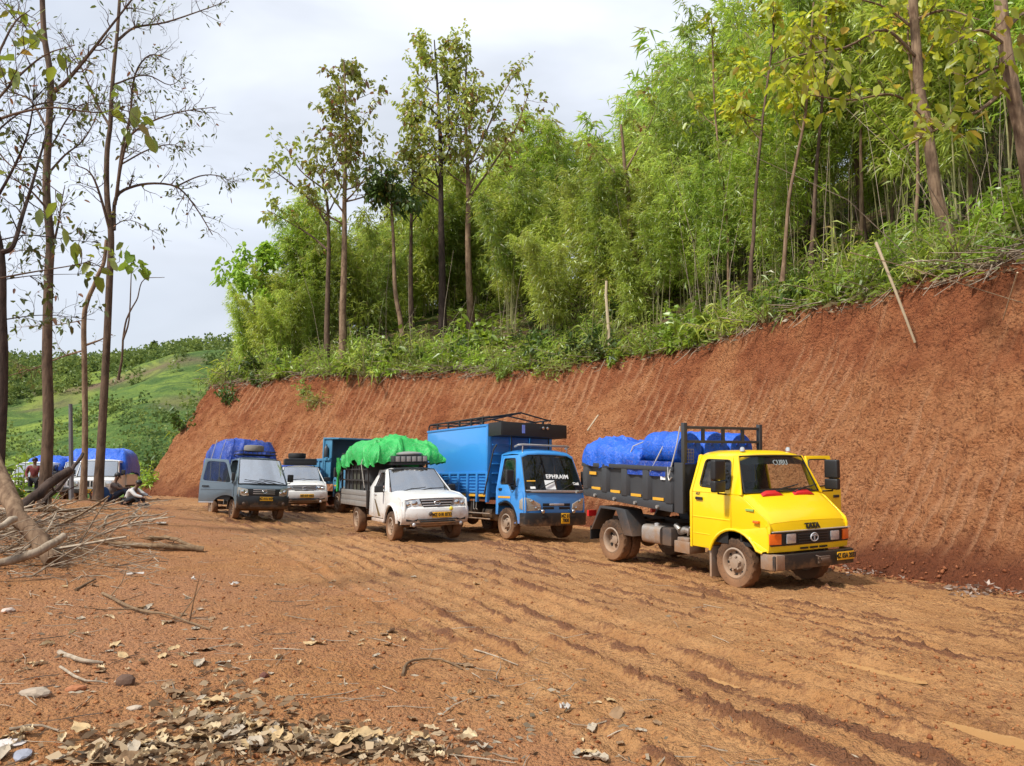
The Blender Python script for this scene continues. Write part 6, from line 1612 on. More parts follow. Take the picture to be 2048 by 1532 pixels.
# teaks standing on the slope in the middle
make_tree('teak_tree', 'tall straight teak with airy crown, left of the pair by the bank edge', 'tree', px(44, (653, 760), (654, 640), (657, 520), (655, 420), (640, 330)), .19, .05,
          [(px(44, (655, 500), (620, 470, .6), (570, 440, 1.2), (535, 420, 1.5)), .07, 1.6, 1.1), (px(44, (655, 450), (620, 400, -.5), (560, 350, -1), (535, 335, -1.2)), .07, 1.6, 1.1), (px(44, (650, 380), (600, 340), (570, 290, .5)), .06, 1.6, 1.1),
           (px(44, (655, 430), (680, 380, .5), (700, 340, 1)), .05, 1.5, 1)], m_bark, m_teak, .30, 2, 31)
make_tree('teak_tree', 'tallest teak on the left with one straight dark trunk and round crown', 'tree', px(43, (684, 765), (686, 640), (688, 500), (690, 380), (692, 260), (688, 120)), .24, .035,
          [], m_bark_w, m_teak, .30, 2, 32, auto=(.50, 20, 3.0, .55))
make_tree('crooked_tree', 'thin tree with a kinked pale trunk and dense dark tuft', 'tree', px(43.5, (812, 705), (800, 640), (790, 580), (788, 500), (784, 420), (780, 390)), .17, .05,
          [], m_bark_w, m_shrub_d, .26, 3, 33, auto=(.80, 10, 2.0, .3))
make_tree('teak_tree', 'slender teak behind the kinked pale trunk', 'tree', px(48, (824, 655), (822, 560), (823, 420), (826, 320), (835, 230)), .16, .04, [], m_bark, m_teak, .30, 2, 34, auto=(.48, 12, 2.6, .5))
make_tree('teak_tree', 'tall teak with dark trunk and wide airy crown in mid slope', 'tree', px(46, (886, 690), (884, 560), (882, 430), (880, 300), (876, 190), (868, 80)), .27, .035,
          [], m_bark_d, m_teak, .30, 2, 35, auto=(.46, 20, 3.4, .55))
make_tree('teak_tree', 'tall teak with pale peeling trunk, right of the dark trunked one', 'tree', px(46.5, (943, 670), (938, 560), (936, 440), (935, 330), (930, 220), (935, 90)), .25, .035,
          [(px(46.5, (937, 330), (965, 280, .5), (1000, 200, 1), (1045, 120, 1.4)), .08, 1.6, 1.3), (px(46.5, (936, 400), (985, 330, -.6), (1030, 260, -1), (1060, 180, -1.2)), .08, 1.5, 1.3)], m_bark_w, m_teak, .30, 2, 36, auto=(.48, 16, 3.0, .6))
make_tree('broadleaf_tree', 'small pale green broadleaf tree at the far left end of the hill', 'tree', px(50, (512, 725), (510, 640), (508, 560), (515, 500)), .11, .03, [], m_bark_w, m_shrub, .36, 2, 37, auto=(.45, 11, 1.9, .5))
# trees over the bank on the right
make_tree('teak_tree', 'leaning teak with mottled pale bark and yellow green leaves overhead', 'tree', px(20, (1905, 500), (1876, 400), (1856, 280), (1838, 150), (1828, 20), (1822, -120)), .17, .11,
          [(px(20, (1850, 240), (1790, 190, -.8), (1700, 200, -1.6), (1620, 190, -2.2)), .045, 1.5, .7), (px(20, (1838, 120), (1770, 60, -.5), (1690, 95, -1), (1600, 110, -1.6), (1545, 130, -2)), .05, 1.7, .7),
           (px(20, (1830, 40), (1890, 20, -.6), (1960, 40, -1.4)), .045, 1.7, .7), (px(20, (1832, 60), (1760, 10), (1660, -10, -1)), .045, 1.7, .7)], m_bark_w, m_teak_y, .30, .8, 41)
make_tree('teak_tree', 'stout reddish trunk at the top right corner with hanging yellow leaves', 'tree', px(16.5, (2075, 420), (2050, 300), (2025, 180), (2005, 60), (2000, -120)), .18, .13,
          [(px(16.5, (2020, 170), (1960, 220, -.6), (1890, 250, -1.2), (1800, 300, -2)), .05, 1.8, .6), (px(16.5, (2010, 90), (1960, 60, -.6), (1900, 90, -1)), .05, 2.0, .6), (px(16.5, (2008, 60), (2060, 20, .5), (2120, 30)), .05, 2.0, .6),
           (px(16.5, (2015, 130), (1975, 140, -1), (1930, 170, -1.6)), .05, 2.0, .5)], m_bark_w, m_teak_y, .27, .8, 42)
make_tree('bare_pole_tree', 'thin straight grey trunk between bamboo on the right slope', 'tree', px(30, (1730, 500), (1718, 380), (1706, 220), (1700, 80), (1696, -60)), .13, .07, [(px(30, (1702, 120), (1660, 60), (1620, 40)), .04, 1.5, .8)], m_bark, m_teak_y, .40, 1, 43)
make_tree('crooked_tree', 'crooked leaning brown trunk with few leaves, centre right of the slope', 'tree', px(36, (1296, 610), (1285, 540), (1262, 480), (1258, 400), (1250, 330), (1242, 250)), .17, .06,
          [(px(36, (1258, 400), (1220, 330), (1170, 280)), .06, 1.2, 1.2), (px(36, (1252, 340), (1290, 270), (1320, 200)), .06, 1.2, 1.2)], m_bark_w, m_teak, .34, 1, 44)
for k, (x0, x1, Y, rr) in enumerate([(1560, 1548, 40, .16), (1610, 1630, 42, .17), (1925, 1900, 36, .16), (1700, 1742, 38, .15)]):
    make_tree('forest_tree', 'dark slim forest trunk showing between the bamboo', 'tree', px(Y, (x0, 560 - k * 12), ((x0 + x1) / 2 + 4, 330), (x1, 100), (x1 - 6, -80)), rr, rr * .5, [], m_bark_d, m_teak_y, .38, 1, 50 + k, 'slim forest trunks among the bamboo', auto=(.55, 7, 2.4, .5))

_tr = np.random.default_rng(88)
for k in range(13):
    x0 = 1470 + 45 * k + _tr.uniform(-20, 20); Y = _tr.uniform(22, 33); ln = _tr.normal(0, 22); y0 = np.interp(x0, [1290, 2048], [640, 430])
    make_tree('forest_tree', ['pale', 'brown'][k % 2] + ' thin bare forest trunk ' + where(x0), 'tree', px(Y, (x0, y0), (x0 + ln * .4 + _tr.normal(0, 6), y0 - 170), (x0 + ln + _tr.normal(0, 6), y0 - 340), (x0 + ln * 1.5, y0 - 560)), _tr.uniform(.045, .085), .03, [], [m_bark_w, m_bark][k % 2], m_teak_y, .30, 1, 150 + k, 'thin bare forest trunks', auto=(.6, 5, 1.6, .6))

# trees on the berm at left
make_tree('roadside_tree', 'stout straight trunk with ragged bare limbs, nearest on the berm', 'tree', px(20, (86, 1030), (94, 860), (95, 700), (97, 560), (100, 480), (92, 380), (96, 250), (100, 160), (88, 60), (84, -60)), .14, .065,
          [(px(20, (94, 350), (130, 310, .3), (164, 283, .6), (188, 243, .9), (215, 170, 1.2)), .035, 1.6, .8), (px(20, (99, 190), (125, 170, -.3), (149, 144, -.4), (185, 100, -.5), (208, 70, -.6), (263, 0, -.8), (300, -50, -1)), .07, 1.5, .9),
           (px(20, (104, 500), (116, 450, .3), (124, 400, .4), (130, 370, .4)), .035, 1.0, .5), (px(20, (96, 420), (60, 380, -.4), (30, 360, -.6), (-20, 340, -1)), .03, 1.8, .9),
           (px(20, (100, 520), (50, 500, .4), (-30, 520, .8)), .022, 1.8, .8), (px(20, (96, 260), (60, 200, .4), (20, 180, .8), (-30, 120, 1)), .035, 1.8, 1.0), (px(20, (90, 90), (50, 40), (0, 0, .5)), .03, 2, .9), (px(20, (98, 300), (160, 210, .5), (250, 215, 1)), .025, 1.6, .7)],
          m_bark, m_small, .15, .34, 61, wr=.5)
make_tree('roadside_tree', 'tall trunk with bare twiggy limbs reaching far right over the road', 'tree', px(24, (196, 1000), (203, 860), (212, 700), (218, 560), (221, 470), (214, 400), (214, 300), (220, 240), (227, 150), (237, 60), (243, -60)), .128, .045,
          [(px(24, (228, 460), (232, 395, .2), (270, 372, .5), (320, 367, .8), (360, 378, 1), (395, 420, 1.2), (425, 470, 1.3)), .06, 1.5, .8), (px(24, (350, 374, 1), (400, 352, 1.3), (440, 352, 1.6), (468, 368, 1.8)), .03, 1.8, .6),
           (px(24, (230, 410), (244, 320, -.3), (262, 270, -.6), (310, 240, -1), (370, 222, -1.4), (432, 214, -1.8)), .05, 1.8, .8), (px(24, (236, 80), (270, 55, .4), (330, 45, .8), (400, 22, 1.2), (450, 4, 1.5)), .05, 1.9, .8),
           (px(24, (240, 330), (300, 298, .4), (350, 290, .8), (385, 315, 1)), .03, 1.8, .7), (px(24, (222, 470), (200, 390, -.4), (180, 345, -.6), (150, 330, -.8)), .05, 1.3, .8), (px(24, (218, 250), (190, 200, .5), (160, 130, .9), (120, 60, 1.2)), .045, 1.6, .9),
           (px(24, (232, 400), (246, 290, .2), (260, 235, .3), (270, 150, .4), (300, 110, .5), (340, 120, .6)), .055, 1.7, .8), (px(24, (225, 170), (290, 150, .4), (340, 170, .8), (370, 150, 1)), .03, 1.9, .7), (px(24, (222, 455), (260, 440), (320, 470, .5)), .02, 1.5, .6)],
          m_bark, m_small, .15, .36, 62, wr=.5)
make_tree('roadside_tree', 'thinner forked trunk leaning into the tall twiggy tree', 'tree', px(24.6, (168, 1000), (171, 880), (170, 740), (168, 640), (176, 600), (192, 565), (206, 530), (213, 480)), .095, .055,
          [(px(24.6, (172, 690), (200, 680), (216, 670)), .04, .5, .4), (px(24.6, (170, 700), (120, 715, .4), (60, 740, .8), (-20, 760, 1)), .03, 1.4, .8), (px(24.6, (169, 640), (110, 650, -.4), (20, 655, -1)), .02, 1.6, .7)],
          m_bark_w, m_small, .16, .4, 63, wr=.6)
make_tree('sapling', 'slender sapling with a few round bright leaves right of the tall twiggy tree', 'sapling', px(23, (238, 760), (246, 680), (256, 630), (275, 595), (288, 560), (330, 555)), .035, .008, [(px(23, (246, 680), (258, 640), (262, 560), (263, 520)), .03, .7, .35)], m_bark, m_shrub, .30, .9, 64, wr=.85)
make_tree('roadside_tree', 'dark trunk cut by the left picture edge with a bent limb', 'tree', px(17, (-8, 1010), (4, 800), (2, 640), (0, 510), (-30, 380), (-60, 200)), .13, .09,
          [(px(17, (2, 505), (26, 492), (45, 430, .2), (64, 370, .4), (84, 300, .6), (110, 230, 1)), .06, 1.1, .8), (px(17, (0, 480), (60, 470, .4), (140, 480, .8), (200, 485, 1.2)), .018, 1.8, .6), (px(17, (0, 560), (80, 550, .3), (180, 548, .6)), .016, 1.6, .6), (px(17, (2, 640), (90, 630, .4), (190, 640, .8)), .016, 1.6, .6),
           (px(17, (-20, 420), (30, 330, -.4), (60, 250, -.8), (70, 150, -1)), .04, 1.6, .9), (px(17, (-40, 300), (20, 240, .4), (90, 205, .8), (180, 215, 1.2)), .03, 1.6, .8)], m_bark_d, m_small, .15, .5, 65, wr=.6)
make_tree('leafy_branch', 'near branch with large green and rust leaves at the top left', 'branch', px(9, (-140, 260), (-60, 250), (0, 240)), .05, .03,
          [(px(9, (-20, 245), (40, 225, .2), (110, 215, .3), (190, 225, .5), (250, 215, .6)), .02, 2.6, .5), (px(9, (-40, 240), (30, 160, .2), (90, 110, .4), (150, 90, .5)), .02, 2.4, .5), (px(9, (-20, 280), (20, 330), (70, 350, .1), (125, 390, .2)), .012, 1.6, .35),
           (px(9, (-60, 240), (20, 60, .3), (60, 20, .4)), .02, 2.6, .5), (px(9, (-20, 560), (60, 545, .3), (150, 530, .5), (185, 520, .6)), .014, 1.8, .35)], m_bark, m_nearleaf, .17, .55, 66, shape='ovate', wr=.66)

# ---- bushes beyond the road and the woods on the far hill
def bush(label, loc, sc, v, group=None):
    put(SV[v], 'bush', label, 'bush', group, loc, RNG.uniform(0, 6.28), sc)
for k, (x, y, sc, v) in enumerate([(-17.6, 26.5, 1.7, 1), (-19.3, 27.5, 1.9, 0), (-18.4, 29, 2.0, 1), (-18.2, 27, 1.8, 3), (-19.8, 26.5, 1.6, 5)]):
    bush('big dark leafy bush at the far left beyond the berm', (x, y, float(base_z(x, y)) - .2), sc, v, 'dark bushes at far left')
for k in range(26):
    x = -33 + k * .62 + RNG.uniform(-.6, .6); y = 44 + RNG.uniform(-3, 8) + max(0, (-24 - x)) * .3
    if x > -22: y = 50 + RNG.uniform(0, 6); x = -25 - RNG.uniform(0, 3)
    bush('bright green roadside bush behind the parked jeeps', (x, y, float(base_z(x, y)) - .3), RNG.uniform(.9, 1.5), [0, 1, 5, 0][k % 4], 'bushes behind the parked jeeps')
for k, (x, y) in enumerate([(-21.5, 46.6), (-21.0, 44.2), (-19.6, 46.0), (-20.8, 49.5), (-18.2, 47.5)]):
    dd, aa = edge_dist([x], [y]); bush('dense round bush on the nose of the cut hill', (x, y, hill_z([x], [y], dd, aa)[0] - .2), 1.5, [3, 1, 3, 0, 1][k], 'bushes on the nose of the hill')

def far_woods():
    r = np.random.default_rng(77); P, D, T = [], [], []
    for k in range(14000):
        x = r.uniform(-330, 10); y = r.uniform(105, 300)
        if abs(x / y + .45) > .55: continue
        ridge = np.exp(-((y - 250) / 22) ** 2)
        if fbm(x * .022, y * .022, 3, 501) + .45 * ridge + .3 * sstep(-60, -110, x) * sstep(150, 200, y) < r.uniform(-.6, .9): continue
        h = r.uniform(.8, 2.6) * (1 + .9 * ridge); w = h * r.uniform(.5, .9); z = float(far_z(x, y)); m = int(26 + h * 14); g = r.uniform(0, 1)
        v = r.normal(size=(m, 3)); v /= np.linalg.norm(v, axis=1)[:, None]; v *= r.uniform(.5, 1, (m, 1))
        P.append(np.array([x, y, z + h * .9]) + v * [w, w, h]); D.append(v + r.normal(0, .5, (m, 3))); T.append(np.clip(g + r.normal(0, .15, m), 0, 1))
    P = np.vstack(P); D = np.vstack(D); T = np.concatenate(T); L = r.uniform(.30, .62, len(P)) * np.clip(P[:, 1] / 120, .9, 2.2)
    tag(link('distant_woods', blades('distant_woods', P, D, L, L * .8, leaf_mat('distant_leaf', (.080, .140, .040), (.180, .250, .056), .3, .02, .0), T, .1, r)),
        'dark wood patches and scrub on the far green hill', 'woods', kind='stuff')
far_woods()
for k, (px_, Y, h) in enumerate([(305, 252, 10), (326, 248, 7), (372, 240, 5), (190, 255, 7)]):
    x = (px_ - 1024) / 1536 * Y; z = float(far_z(x, Y)); b = Vector((x, Y, z - .3))
    make_tree('ridge_tree', ['tallest lone tree on the far ridge', 'shorter bushy tree right of the tallest one on the far ridge', 'small round tree at the right end of the far ridge', 'tree on the far ridge seen between the berm trunks'][k], 'tree',
              [b, b + Vector((.1, 0, h * .4)), b + Vector((0, 0, h))], .25, .06, [], m_bark_d, m_shrub_d, .9, 2, 90 + k, auto=(.45, 8, h * .28, .4))
# ------------------------------------------------------------------ clods, sticks, leaves and rubbish on the ground
def on_ground(px_, py):
    d = at(px_, py, 1.0) - Vector((0, 0, 1.6)); t = 4.0
    for i in range(60):
        q = Vector((0, 0, 1.6)) + d * t; g = gz(q.x, q.y); t += (q.z - g) * 4.0 / max(.4, 1) * .6
        if abs(q.z - g) < .004: break
        t = min(max(t, 3.5), 70)
    return Vector((q.x, q.y, g))

def clods():
    r = np.random.default_rng(3)
    base = np.array([(1, 0, 0), (-1, 0, 0), (0, 1, 0), (0, -1, 0), (0, 0, 1), (0, 0, -1)], float)
    F0 = np.array([(0, 2, 4), (2, 1, 4), (1, 3, 4), (3, 0, 4), (2, 0, 5), (1, 2, 5), (3, 1, 5), (0, 3, 5)])
    def mk(C, R):
        n = len(C); V = base[None] * R[:, None, None] * r.uniform(.5, 1.25, (n, 6, 1)) + r.normal(0, .18, (n, 6, 3)) * R[:, None, None]
        V[:, :, 2] *= .75; V = V + C[:, None]; return V.reshape(-1, 3), ((np.arange(n) * 6)[:, None, None] + F0).reshape(-1, 3)
    n = 34000; y = 3.6 * (26 / 3.6) ** r.uniform(0, 1, n); x = r.uniform(-.78, .78, n) * y
    u, v = road_uv(x, y); road = sstep(-.6, .5, u)
    den = .16 * (1 - road) + road * sstep(-.1, .6, fbm(u * .8, v * .28, 3, 171)) + .25; keep = (r.uniform(0, 1, n) < den) & (edge_dist(x, y)[0] < .1); x, y = x[keep], y[keep]
    R = .004 + .022 * r.uniform(0, 1, len(x)) ** 4.5; z = ground_z(x, y) + R * .25
    V, F = mk(np.column_stack([x, y, z]), R)
    t = NT('clod_soil'); t.pbr(t.mix(t.rng(t.noise(3, 4, vec=t.coord('Object')), .35, .65), (.20, .070, .028), (.36, .155, .062)), .95, spec=.15)
    tag(link('clods', mesh_np('clods', V, F, t.m)), 'small clods of red soil scattered over the muddy ground', 'clods', kind='stuff')
    # rubble rolled down to the foot of the cut
    n = 6000; s = r.uniform(14, 74, n); D = np.abs(r.normal(0, .55, n)) - .45; i = (s / .07).astype(int); q = FP[i] + FN[i] * D[:, None]
    R = .010 + .05 * r.uniform(0, 1, n) ** 3; z = np.where(D > 0, -0.03 * (np.clip(q[:, 0], -24, 12) + 2) + bank_profile(np.maximum(D, 0)), ground_z(q[:, 0], q[:, 1]))
    V, F = mk(np.column_stack([q, z + R * .3]), R)
    t2 = NT('rubble_soil'); t2.pbr(t2.mix(t2.rng(t2.noise(3, 4, vec=t2.coord('Object')), .35, .65), (.16, .050, .022), (.33, .13, .06)), .95, spec=.15)
    tag(link('rubble', mesh_np('rubble', V, F, t2.m)), 'crumbled red rubble along the foot of the cut bank', 'rubble', kind='stuff')
clods()

def leaf_mesh(seed, L, W, curl, roll):
    r = np.random.default_rng(seed); nu, nv = 9, 5; G = []
    for i in range(nu):
        t = i / (nu - 1); w = W * math.sin(math.pi * min(.04 + t * .96, 1) ** .8) ** .75 * .5 + .004; row = []
        for j in range(nv):
            s = -1 + 2 * j / (nv - 1); a = s * roll * (.6 + .6 * t)
            row.append((L * (t - .5) * (1 - .15 * curl), w * math.sin(a) / max(roll, .2) * 1.2 + .004 * r.normal(), w * (1 - math.cos(a)) * .9 + curl * L * .5 * (t - .45) ** 2 + .012 * r.normal() + .01))
        G.append(row)
    return MB().slab(G, (0, 0, -.003))
_lm = [plain('dead_leaf_%s' % n, c, .85, var=.35, scale=14, bump=.006) for n, c in (('tan', (.42, .295, .150)), ('grey', (.36, .30, .225)), ('brown', (.23, .140, .072)), ('pale', (.54, .42, .26)))]
LEAF = [leaf_mesh(i, L, W, c, ro).mesh('blade', _lm[i % 4]) for i, (L, W, c, ro) in enumerate([(.30, .17, .25, .7), (.24, .15, .45, 1.1), (.34, .20, .15, .5), (.20, .12, .35, 1.5), (.28, .15, .6, .9), (.36, .18, .3, 1.2), (.22, .14, .2, .6), (.26, .13, .4, 1.8)])]
HEAP = [(430, 1430, 42, 14), (425, 1450, 30, 16), (520, 1492, 50, 14), (620, 1490, 60, 9), (350, 1505, 70, 12), (460, 1515, 90, 12), (700, 1500, 50, 8), (260, 1518, 40, 8), (800, 1512, 40, 6)]
def dead_leaves():
    r = np.random.default_rng(19)
    zones = [(250, 870, 1425, 1532, 130, 'in the leaf heap at the bottom of the picture'), (30, 480, 1290, 1345, 26, 'in the litter strip near the stones'), (620, 810, 1262, 1292, 12, 'in the small heap in the middle of the dirt'), (0, 130, 1470, 1532, 10, 'in the bottom left corner'),
             (90, 330, 1170, 1270, 16, 'below the brush pile'), (1080, 1330, 1400, 1520, 9, 'on the bare dirt at the bottom centre'), (300, 470, 1215, 1262, 8, 'beside the long dead twig'), (0, 1000, 1150, 1500, 30, 'lying alone on the left of the road'), (1120, 1250, 1480, 1530, 5, 'by the bottom edge right of centre')]
    for x0, x1, y0, y1, n, w in zones:
        for k in range(n):
            heap = 'heap at the bottom' in w
            if heap: hx, hy, sx_, sy_ = HEAP[r.integers(0, len(HEAP))]; q = on_ground(r.normal(hx, sx_ * 1.6), min(r.normal(hy - 8, sy_ * 2.3), 1600))
            else: q = on_ground(r.uniform(x0, x1), y0 + (y1 - y0) * r.uniform(0, 1))
            v = r.choice([0, 3, 4, 7, 2, 6, 3, 0, 1]) if heap else r.integers(0, 8); kn = ['tan', 'grey', 'brown', 'pale'][v % 4]; c = ['flat', 'curled', 'flat', 'tightly rolled', 'curled', 'rolled', 'flat', 'tightly rolled'][v]
            o = tag(link('dead_leaf', LEAF[v], None, (q.x, q.y, q.z + .004 + (r.uniform(0, .04) if heap else 0)), (r.normal(0, .2), r.normal(0, .2), r.uniform(0, 6.28)), r.uniform(.25, .70) if heap else r.uniform(.22, .58)),
                    '%s %s dead leaf %s' % (c, kn, w), 'leaf', 'dead leaves ' + w)
dead_leaves()

m_heap = leaf_mat('heap_leaf', (.20, .13, .065), (.54, .43, .26), .1, .02, .0)
def fine_litter():
    r = np.random.default_rng(23); n = 5200
    y = 3.8 * (20 / 3.8) ** r.uniform(0, 1, n); x = r.uniform(-.72, .5, n) * y; u, v = road_uv(x, y)
    den = np.where(u < .2, .25 + .9 * sstep(-.1, .7, fbm(x * .9, y * .9, 3, 601)), .04); k = r.uniform(0, 1, n) < den; x, y = x[k], y[k]
    P = np.column_stack([x, y, ground_z(x, y) + .008]); D = r.normal(size=(len(x), 3)); D[:, 2] *= .12; L = r.uniform(.02, .09, len(x))
    tag(link('leaf_crumbs', blades('leaf_crumbs', P, D, L, L * r.uniform(.1, .5, len(x)), m_brush, r.uniform(0, 1, len(x)), .0, r)), 'crumbs of dry leaf and chaff on the dirt', 'litter', kind='stuff')
    # torn bits between the whole leaves of the heap
    q = np.array([tuple(on_ground(r.normal(hx, sx_ * 2.0), min(r.normal(hy - 6, sy_ * 2.4), 1600))) for hx, hy, sx_, sy_ in [HEAP[r.integers(0, len(HEAP))] for _ in range(1500)]]); q[:, 2] += r.uniform(.004, .03, len(q))
    D = r.normal(size=q.shape); D[:, 2] *= .25; L = r.uniform(.03, .11, len(q))
    tag(link('leaf_bits', blades('leaf_bits', q, D, L, L * r.uniform(.2, .7, len(q)), m_heap, r.uniform(0, 1, len(q)), .0, r)), 'torn bits of dry leaf in the heap at the bottom of the picture', 'leaf bits', kind='stuff')
    mb = MB()
    for k in range(520):
        yy = 3.8 * (20 / 3.8) ** r.uniform(0, 1); xx = r.uniform(-.72, .42) * yy
        if road_uv(xx, yy)[0] > .6 and r.uniform() < .85: continue
        a = r.uniform(0, 6.28); L = r.uniform(.08, .45); p = np.array([xx, yy]); d = np.array([math.cos(a), math.sin(a)]); pts = []
        for t in (-.5, -.15, .2, .5):
            q = p + d * L * t + r.normal(0, .02 * L, 2); pts.append((q[0], q[1], gz(q[0], q[1]) + .012))
        w = r.uniform(.002, .006); mb.tube(pts, [w, w, w * .9, w * .5], 3, False)
    tag(mb.build('twiglets', m_dead), 'thin broken twigs strewn on the dirt', 'twigs', kind='stuff')
fine_litter()

# ---- logs, branches and the brush pile on the left
def stick(name, label, cat, P, r0, r1, mat, group=None, sub=0, seed=0, grounded=True, n=8):
    r = np.random.default_rng(seed); b = Vector(P[0]); o = thing(name, label, cat, b, group=group); Q = polyline([Vector(p) - b for p in P], 4)
    Q = Q + r.normal(0, .012, Q.shape) * min(1, r0 * 12)
    k = len(Q); mb = MB().tube(Q.tolist(), [(r0 + (r1 - r0) * i / (k - 1)) * r.uniform(.9, 1.1) for i in range(k)], n); mb.build('stem' if r0 < .06 else 'log', mat, o)
    for j in range(sub):
        i = r.integers(1, k - 1); d = r.normal(size=3); d[2] = abs(d[2]) * .5; d /= np.linalg.norm(d); L = r.uniform(.2, .7)
        MB().tube([Q[i], Q[i] + d * L * .5 + r.normal(0, .03, 3), Q[i] + d * L], [r0 * .4, r0 * .3, r0 * .12], 5).build('twig', mat, o)
    return o
G_ = lambda x, y, h=0: on_ground(x, y) + Vector((0, 0, h))
stick('log', 'thick barkless trunk leaning into the brush pile at the left edge', 'log', [at(-40, 850, 13.2), at(0, 955, 12.6), at(38, 1030, 12.2), at(86, 1092, 12.0), at(104, 1122, 11.9)], .135, .12, m_bark_w, seed=1, n=12)
stick('log', 'short pale mottled log lying on the brush pile', 'log', [at(-30, 1135, 10.6), at(60, 1110, 10.8), at(130, 1074, 11.2)], .062, .055, m_dead, seed=2, n=10)
stick('log', 'pale log end poking in at the left edge of the brush pile', 'log', [at(-40, 1070, 10.4), at(0, 1055, 10.6), at(30, 1035, 10.9)], .055, .05, m_dead, seed=7, n=10)
stick('log', 'long grey log lying flat on the dirt right of the brush pile', 'log', [G_(188, 1086, .06), G_(255, 1097, .08), G_(320, 1101, .08), G_(408, 1104, .05)], .035, .065, m_deadbr, sub=3, seed=3, n=10)
stick('branch', 'dark forked branch just behind the long grey log', 'branch', [G_(300, 1082, .05), G_(340, 1086, .10), G_(390, 1098, .04)], .05, .03, m_deadbr, sub=3, seed=4)
stick('log', 'dark log propped diagonally against the stout trunk', 'log', [at(40, 1020, 15.5), at(90, 975, 15.9), at(140, 938, 16.3)], .12, .09, m_bark_d, seed=5, n=10)  # uses the darkest bark tone
stick('branch', 'long dark branch leaning up to the forked trunk', 'branch', [at(85, 1005, 16), at(125, 965, 16.6), at(150, 932, 17.2), at(166, 908, 18)], .055, .035, m_bark_d, sub=3, seed=6)
stick('branch', 'curved brown vine lying alone on the bare dirt', 'branch', [G_(806, 1352, .015), G_(815, 1330, .02), G_(850, 1322, .02), G_(890, 1325, .02), G_(925, 1340, .01)], .014, .007, m_deadbr, seed=8)
stick('branch', 'long thin dead branch stretching right below the brush pile', 'branch', [G_(205, 1190, .03), G_(270, 1225, .04), G_(340, 1238, .04), G_(420, 1262, .02)], .02, .008, m_deadbr, sub=5, seed=9)
stick('stick', 'short dark stick lying above the litter strip', 'stick', [G_(152, 1182, .02), G_(190, 1162, .03)], .018, .014, m_deadbr, seed=10)
stick('stick', 'pale stick pointing at the dark clump in the litter strip', 'stick', [G_(118, 1310, .02), G_(165, 1328, .03), G_(208, 1330, .02)], .022, .012, m_dead, seed=11)
stick('stick', 'straight thin stick near the bottom left corner', 'stick', [G_(18, 1462, .01), G_(70, 1458, .02), G_(118, 1463, .01)], .010, .006, m_dead, seed=12)
stick('stick', 'bent twig lying below the stones', 'stick', [G_(120, 1335, .01), G_(160, 1362, .02), G_(215, 1368, .01)], .012, .006, m_dead, seed=13)
stick('stick', 'thin straw lying in the middle of the dirt', 'stick', [G_(948, 1300, .01), G_(990, 1315, .015), G_(1036, 1332, .01)], .008, .005, m_dead, seed=14)
stick('stick', 'small stick on the dirt left of the curved vine', 'stick', [G_(580, 1470, .01), G_(530, 1440, .02)], .010, .006, m_deadbr, seed=15)
def brush_pile():
    r = np.random.default_rng(29)
    for k in range(170):
        cx, cy = r.uniform(-110, 175), r.uniform(1005, 1150)
        if cx > 60 and cy > 1110: continue
        Y = r.uniform(11.2, 14.8) if cy > 1060 else r.uniform(13.5, 18); q = at(cx, cy, Y); g = gz(q.x, q.y); q.z = max(q.z, g + .03); q.z = min(q.z, g + (1.15 if cx < 90 else .55))
        a = r.normal(.35, .8); L = r.uniform(.5, 2.1); e = r.normal(.28, .34); d = Vector((math.cos(a) * math.cos(e), math.sin(a) * math.cos(e) * .8, math.sin(e)))
        p0, p1 = q - d * L * .5, q + d * L * .5; pm = q + Vector(r.normal(0, .06, 3))
        for p in (p0, p1): p.z = max(p.z, gz(p.x, p.y) + .02)
        w = .007 + .030 * r.uniform() ** 1.7
        big = 'thick' if w > .018 else 'thin'; m = m_dead if r.uniform() < .72 else m_deadbr
        stick('branch', '%s %s branch in the brush pile at the left edge' % (big, 'bleached' if m is m_dead else 'brown'), 'branch', [p0, pm, p1], w, w * .5, m, '%s %s branches of the brush pile' % (big, 'bleached' if m is m_dead else 'brown'), int(r.integers(0, 3)), 100 + k, n=5)
    for k in range(34):
        cx, cy = r.uniform(100, 300), r.uniform(985, 1075); q = at(cx, cy, r.uniform(15, 20)); g = gz(q.x, q.y); q.z = min(max(q.z, g + .05), g + .45)
        a = r.normal(.3, .7); L = r.uniform(.5, 1.8); d = Vector((math.cos(a), math.sin(a) * .8, r.normal(.08, .12))); w = .010 + .022 * r.uniform() ** 2; d.z = abs(r.normal(.12, .22))
        stick('branch', 'bleached branch on the berm between the brush pile and the seated people', 'branch', [q - d * L * .5, q + Vector(r.normal(0, .05, 3)), q + d * L * .5], w, w * .5, m_dead, 'branches on the berm', int(r.integers(0, 3)), 300 + k, n=5)
    # snapped twigs and grass under the pile
    mb = MB()
    for k in range(900):
        cx, cy = r.uniform(-130, 330), r.uniform(1000, 1165); q = on_ground(cx, cy) if k % 3 == 0 else None
        if q is None: Y = r.uniform(11, 19); q = at(cx, cy, Y); g = gz(q.x, q.y); q.z = g + min(max(q.z - g, .02), .35) * r.uniform(0, 1)
        if cx > 170 and r.uniform() < .6: continue
        a = r.uniform(0, 6.28); L = r.uniform(.15, .8); d = Vector((math.cos(a), math.sin(a), r.normal(0, .25))); w = r.uniform(.003, .009)
        mb.tube([q - d * L * .5, q + Vector(r.normal(0, .03, 3)), q + d * L * .5], [w, w, w * .5], 3, False)
    tag(mb.build('brushwood', m_dead), 'snapped twigs heaped under the brush pile', 'twigs', kind='stuff')
brush_pile()

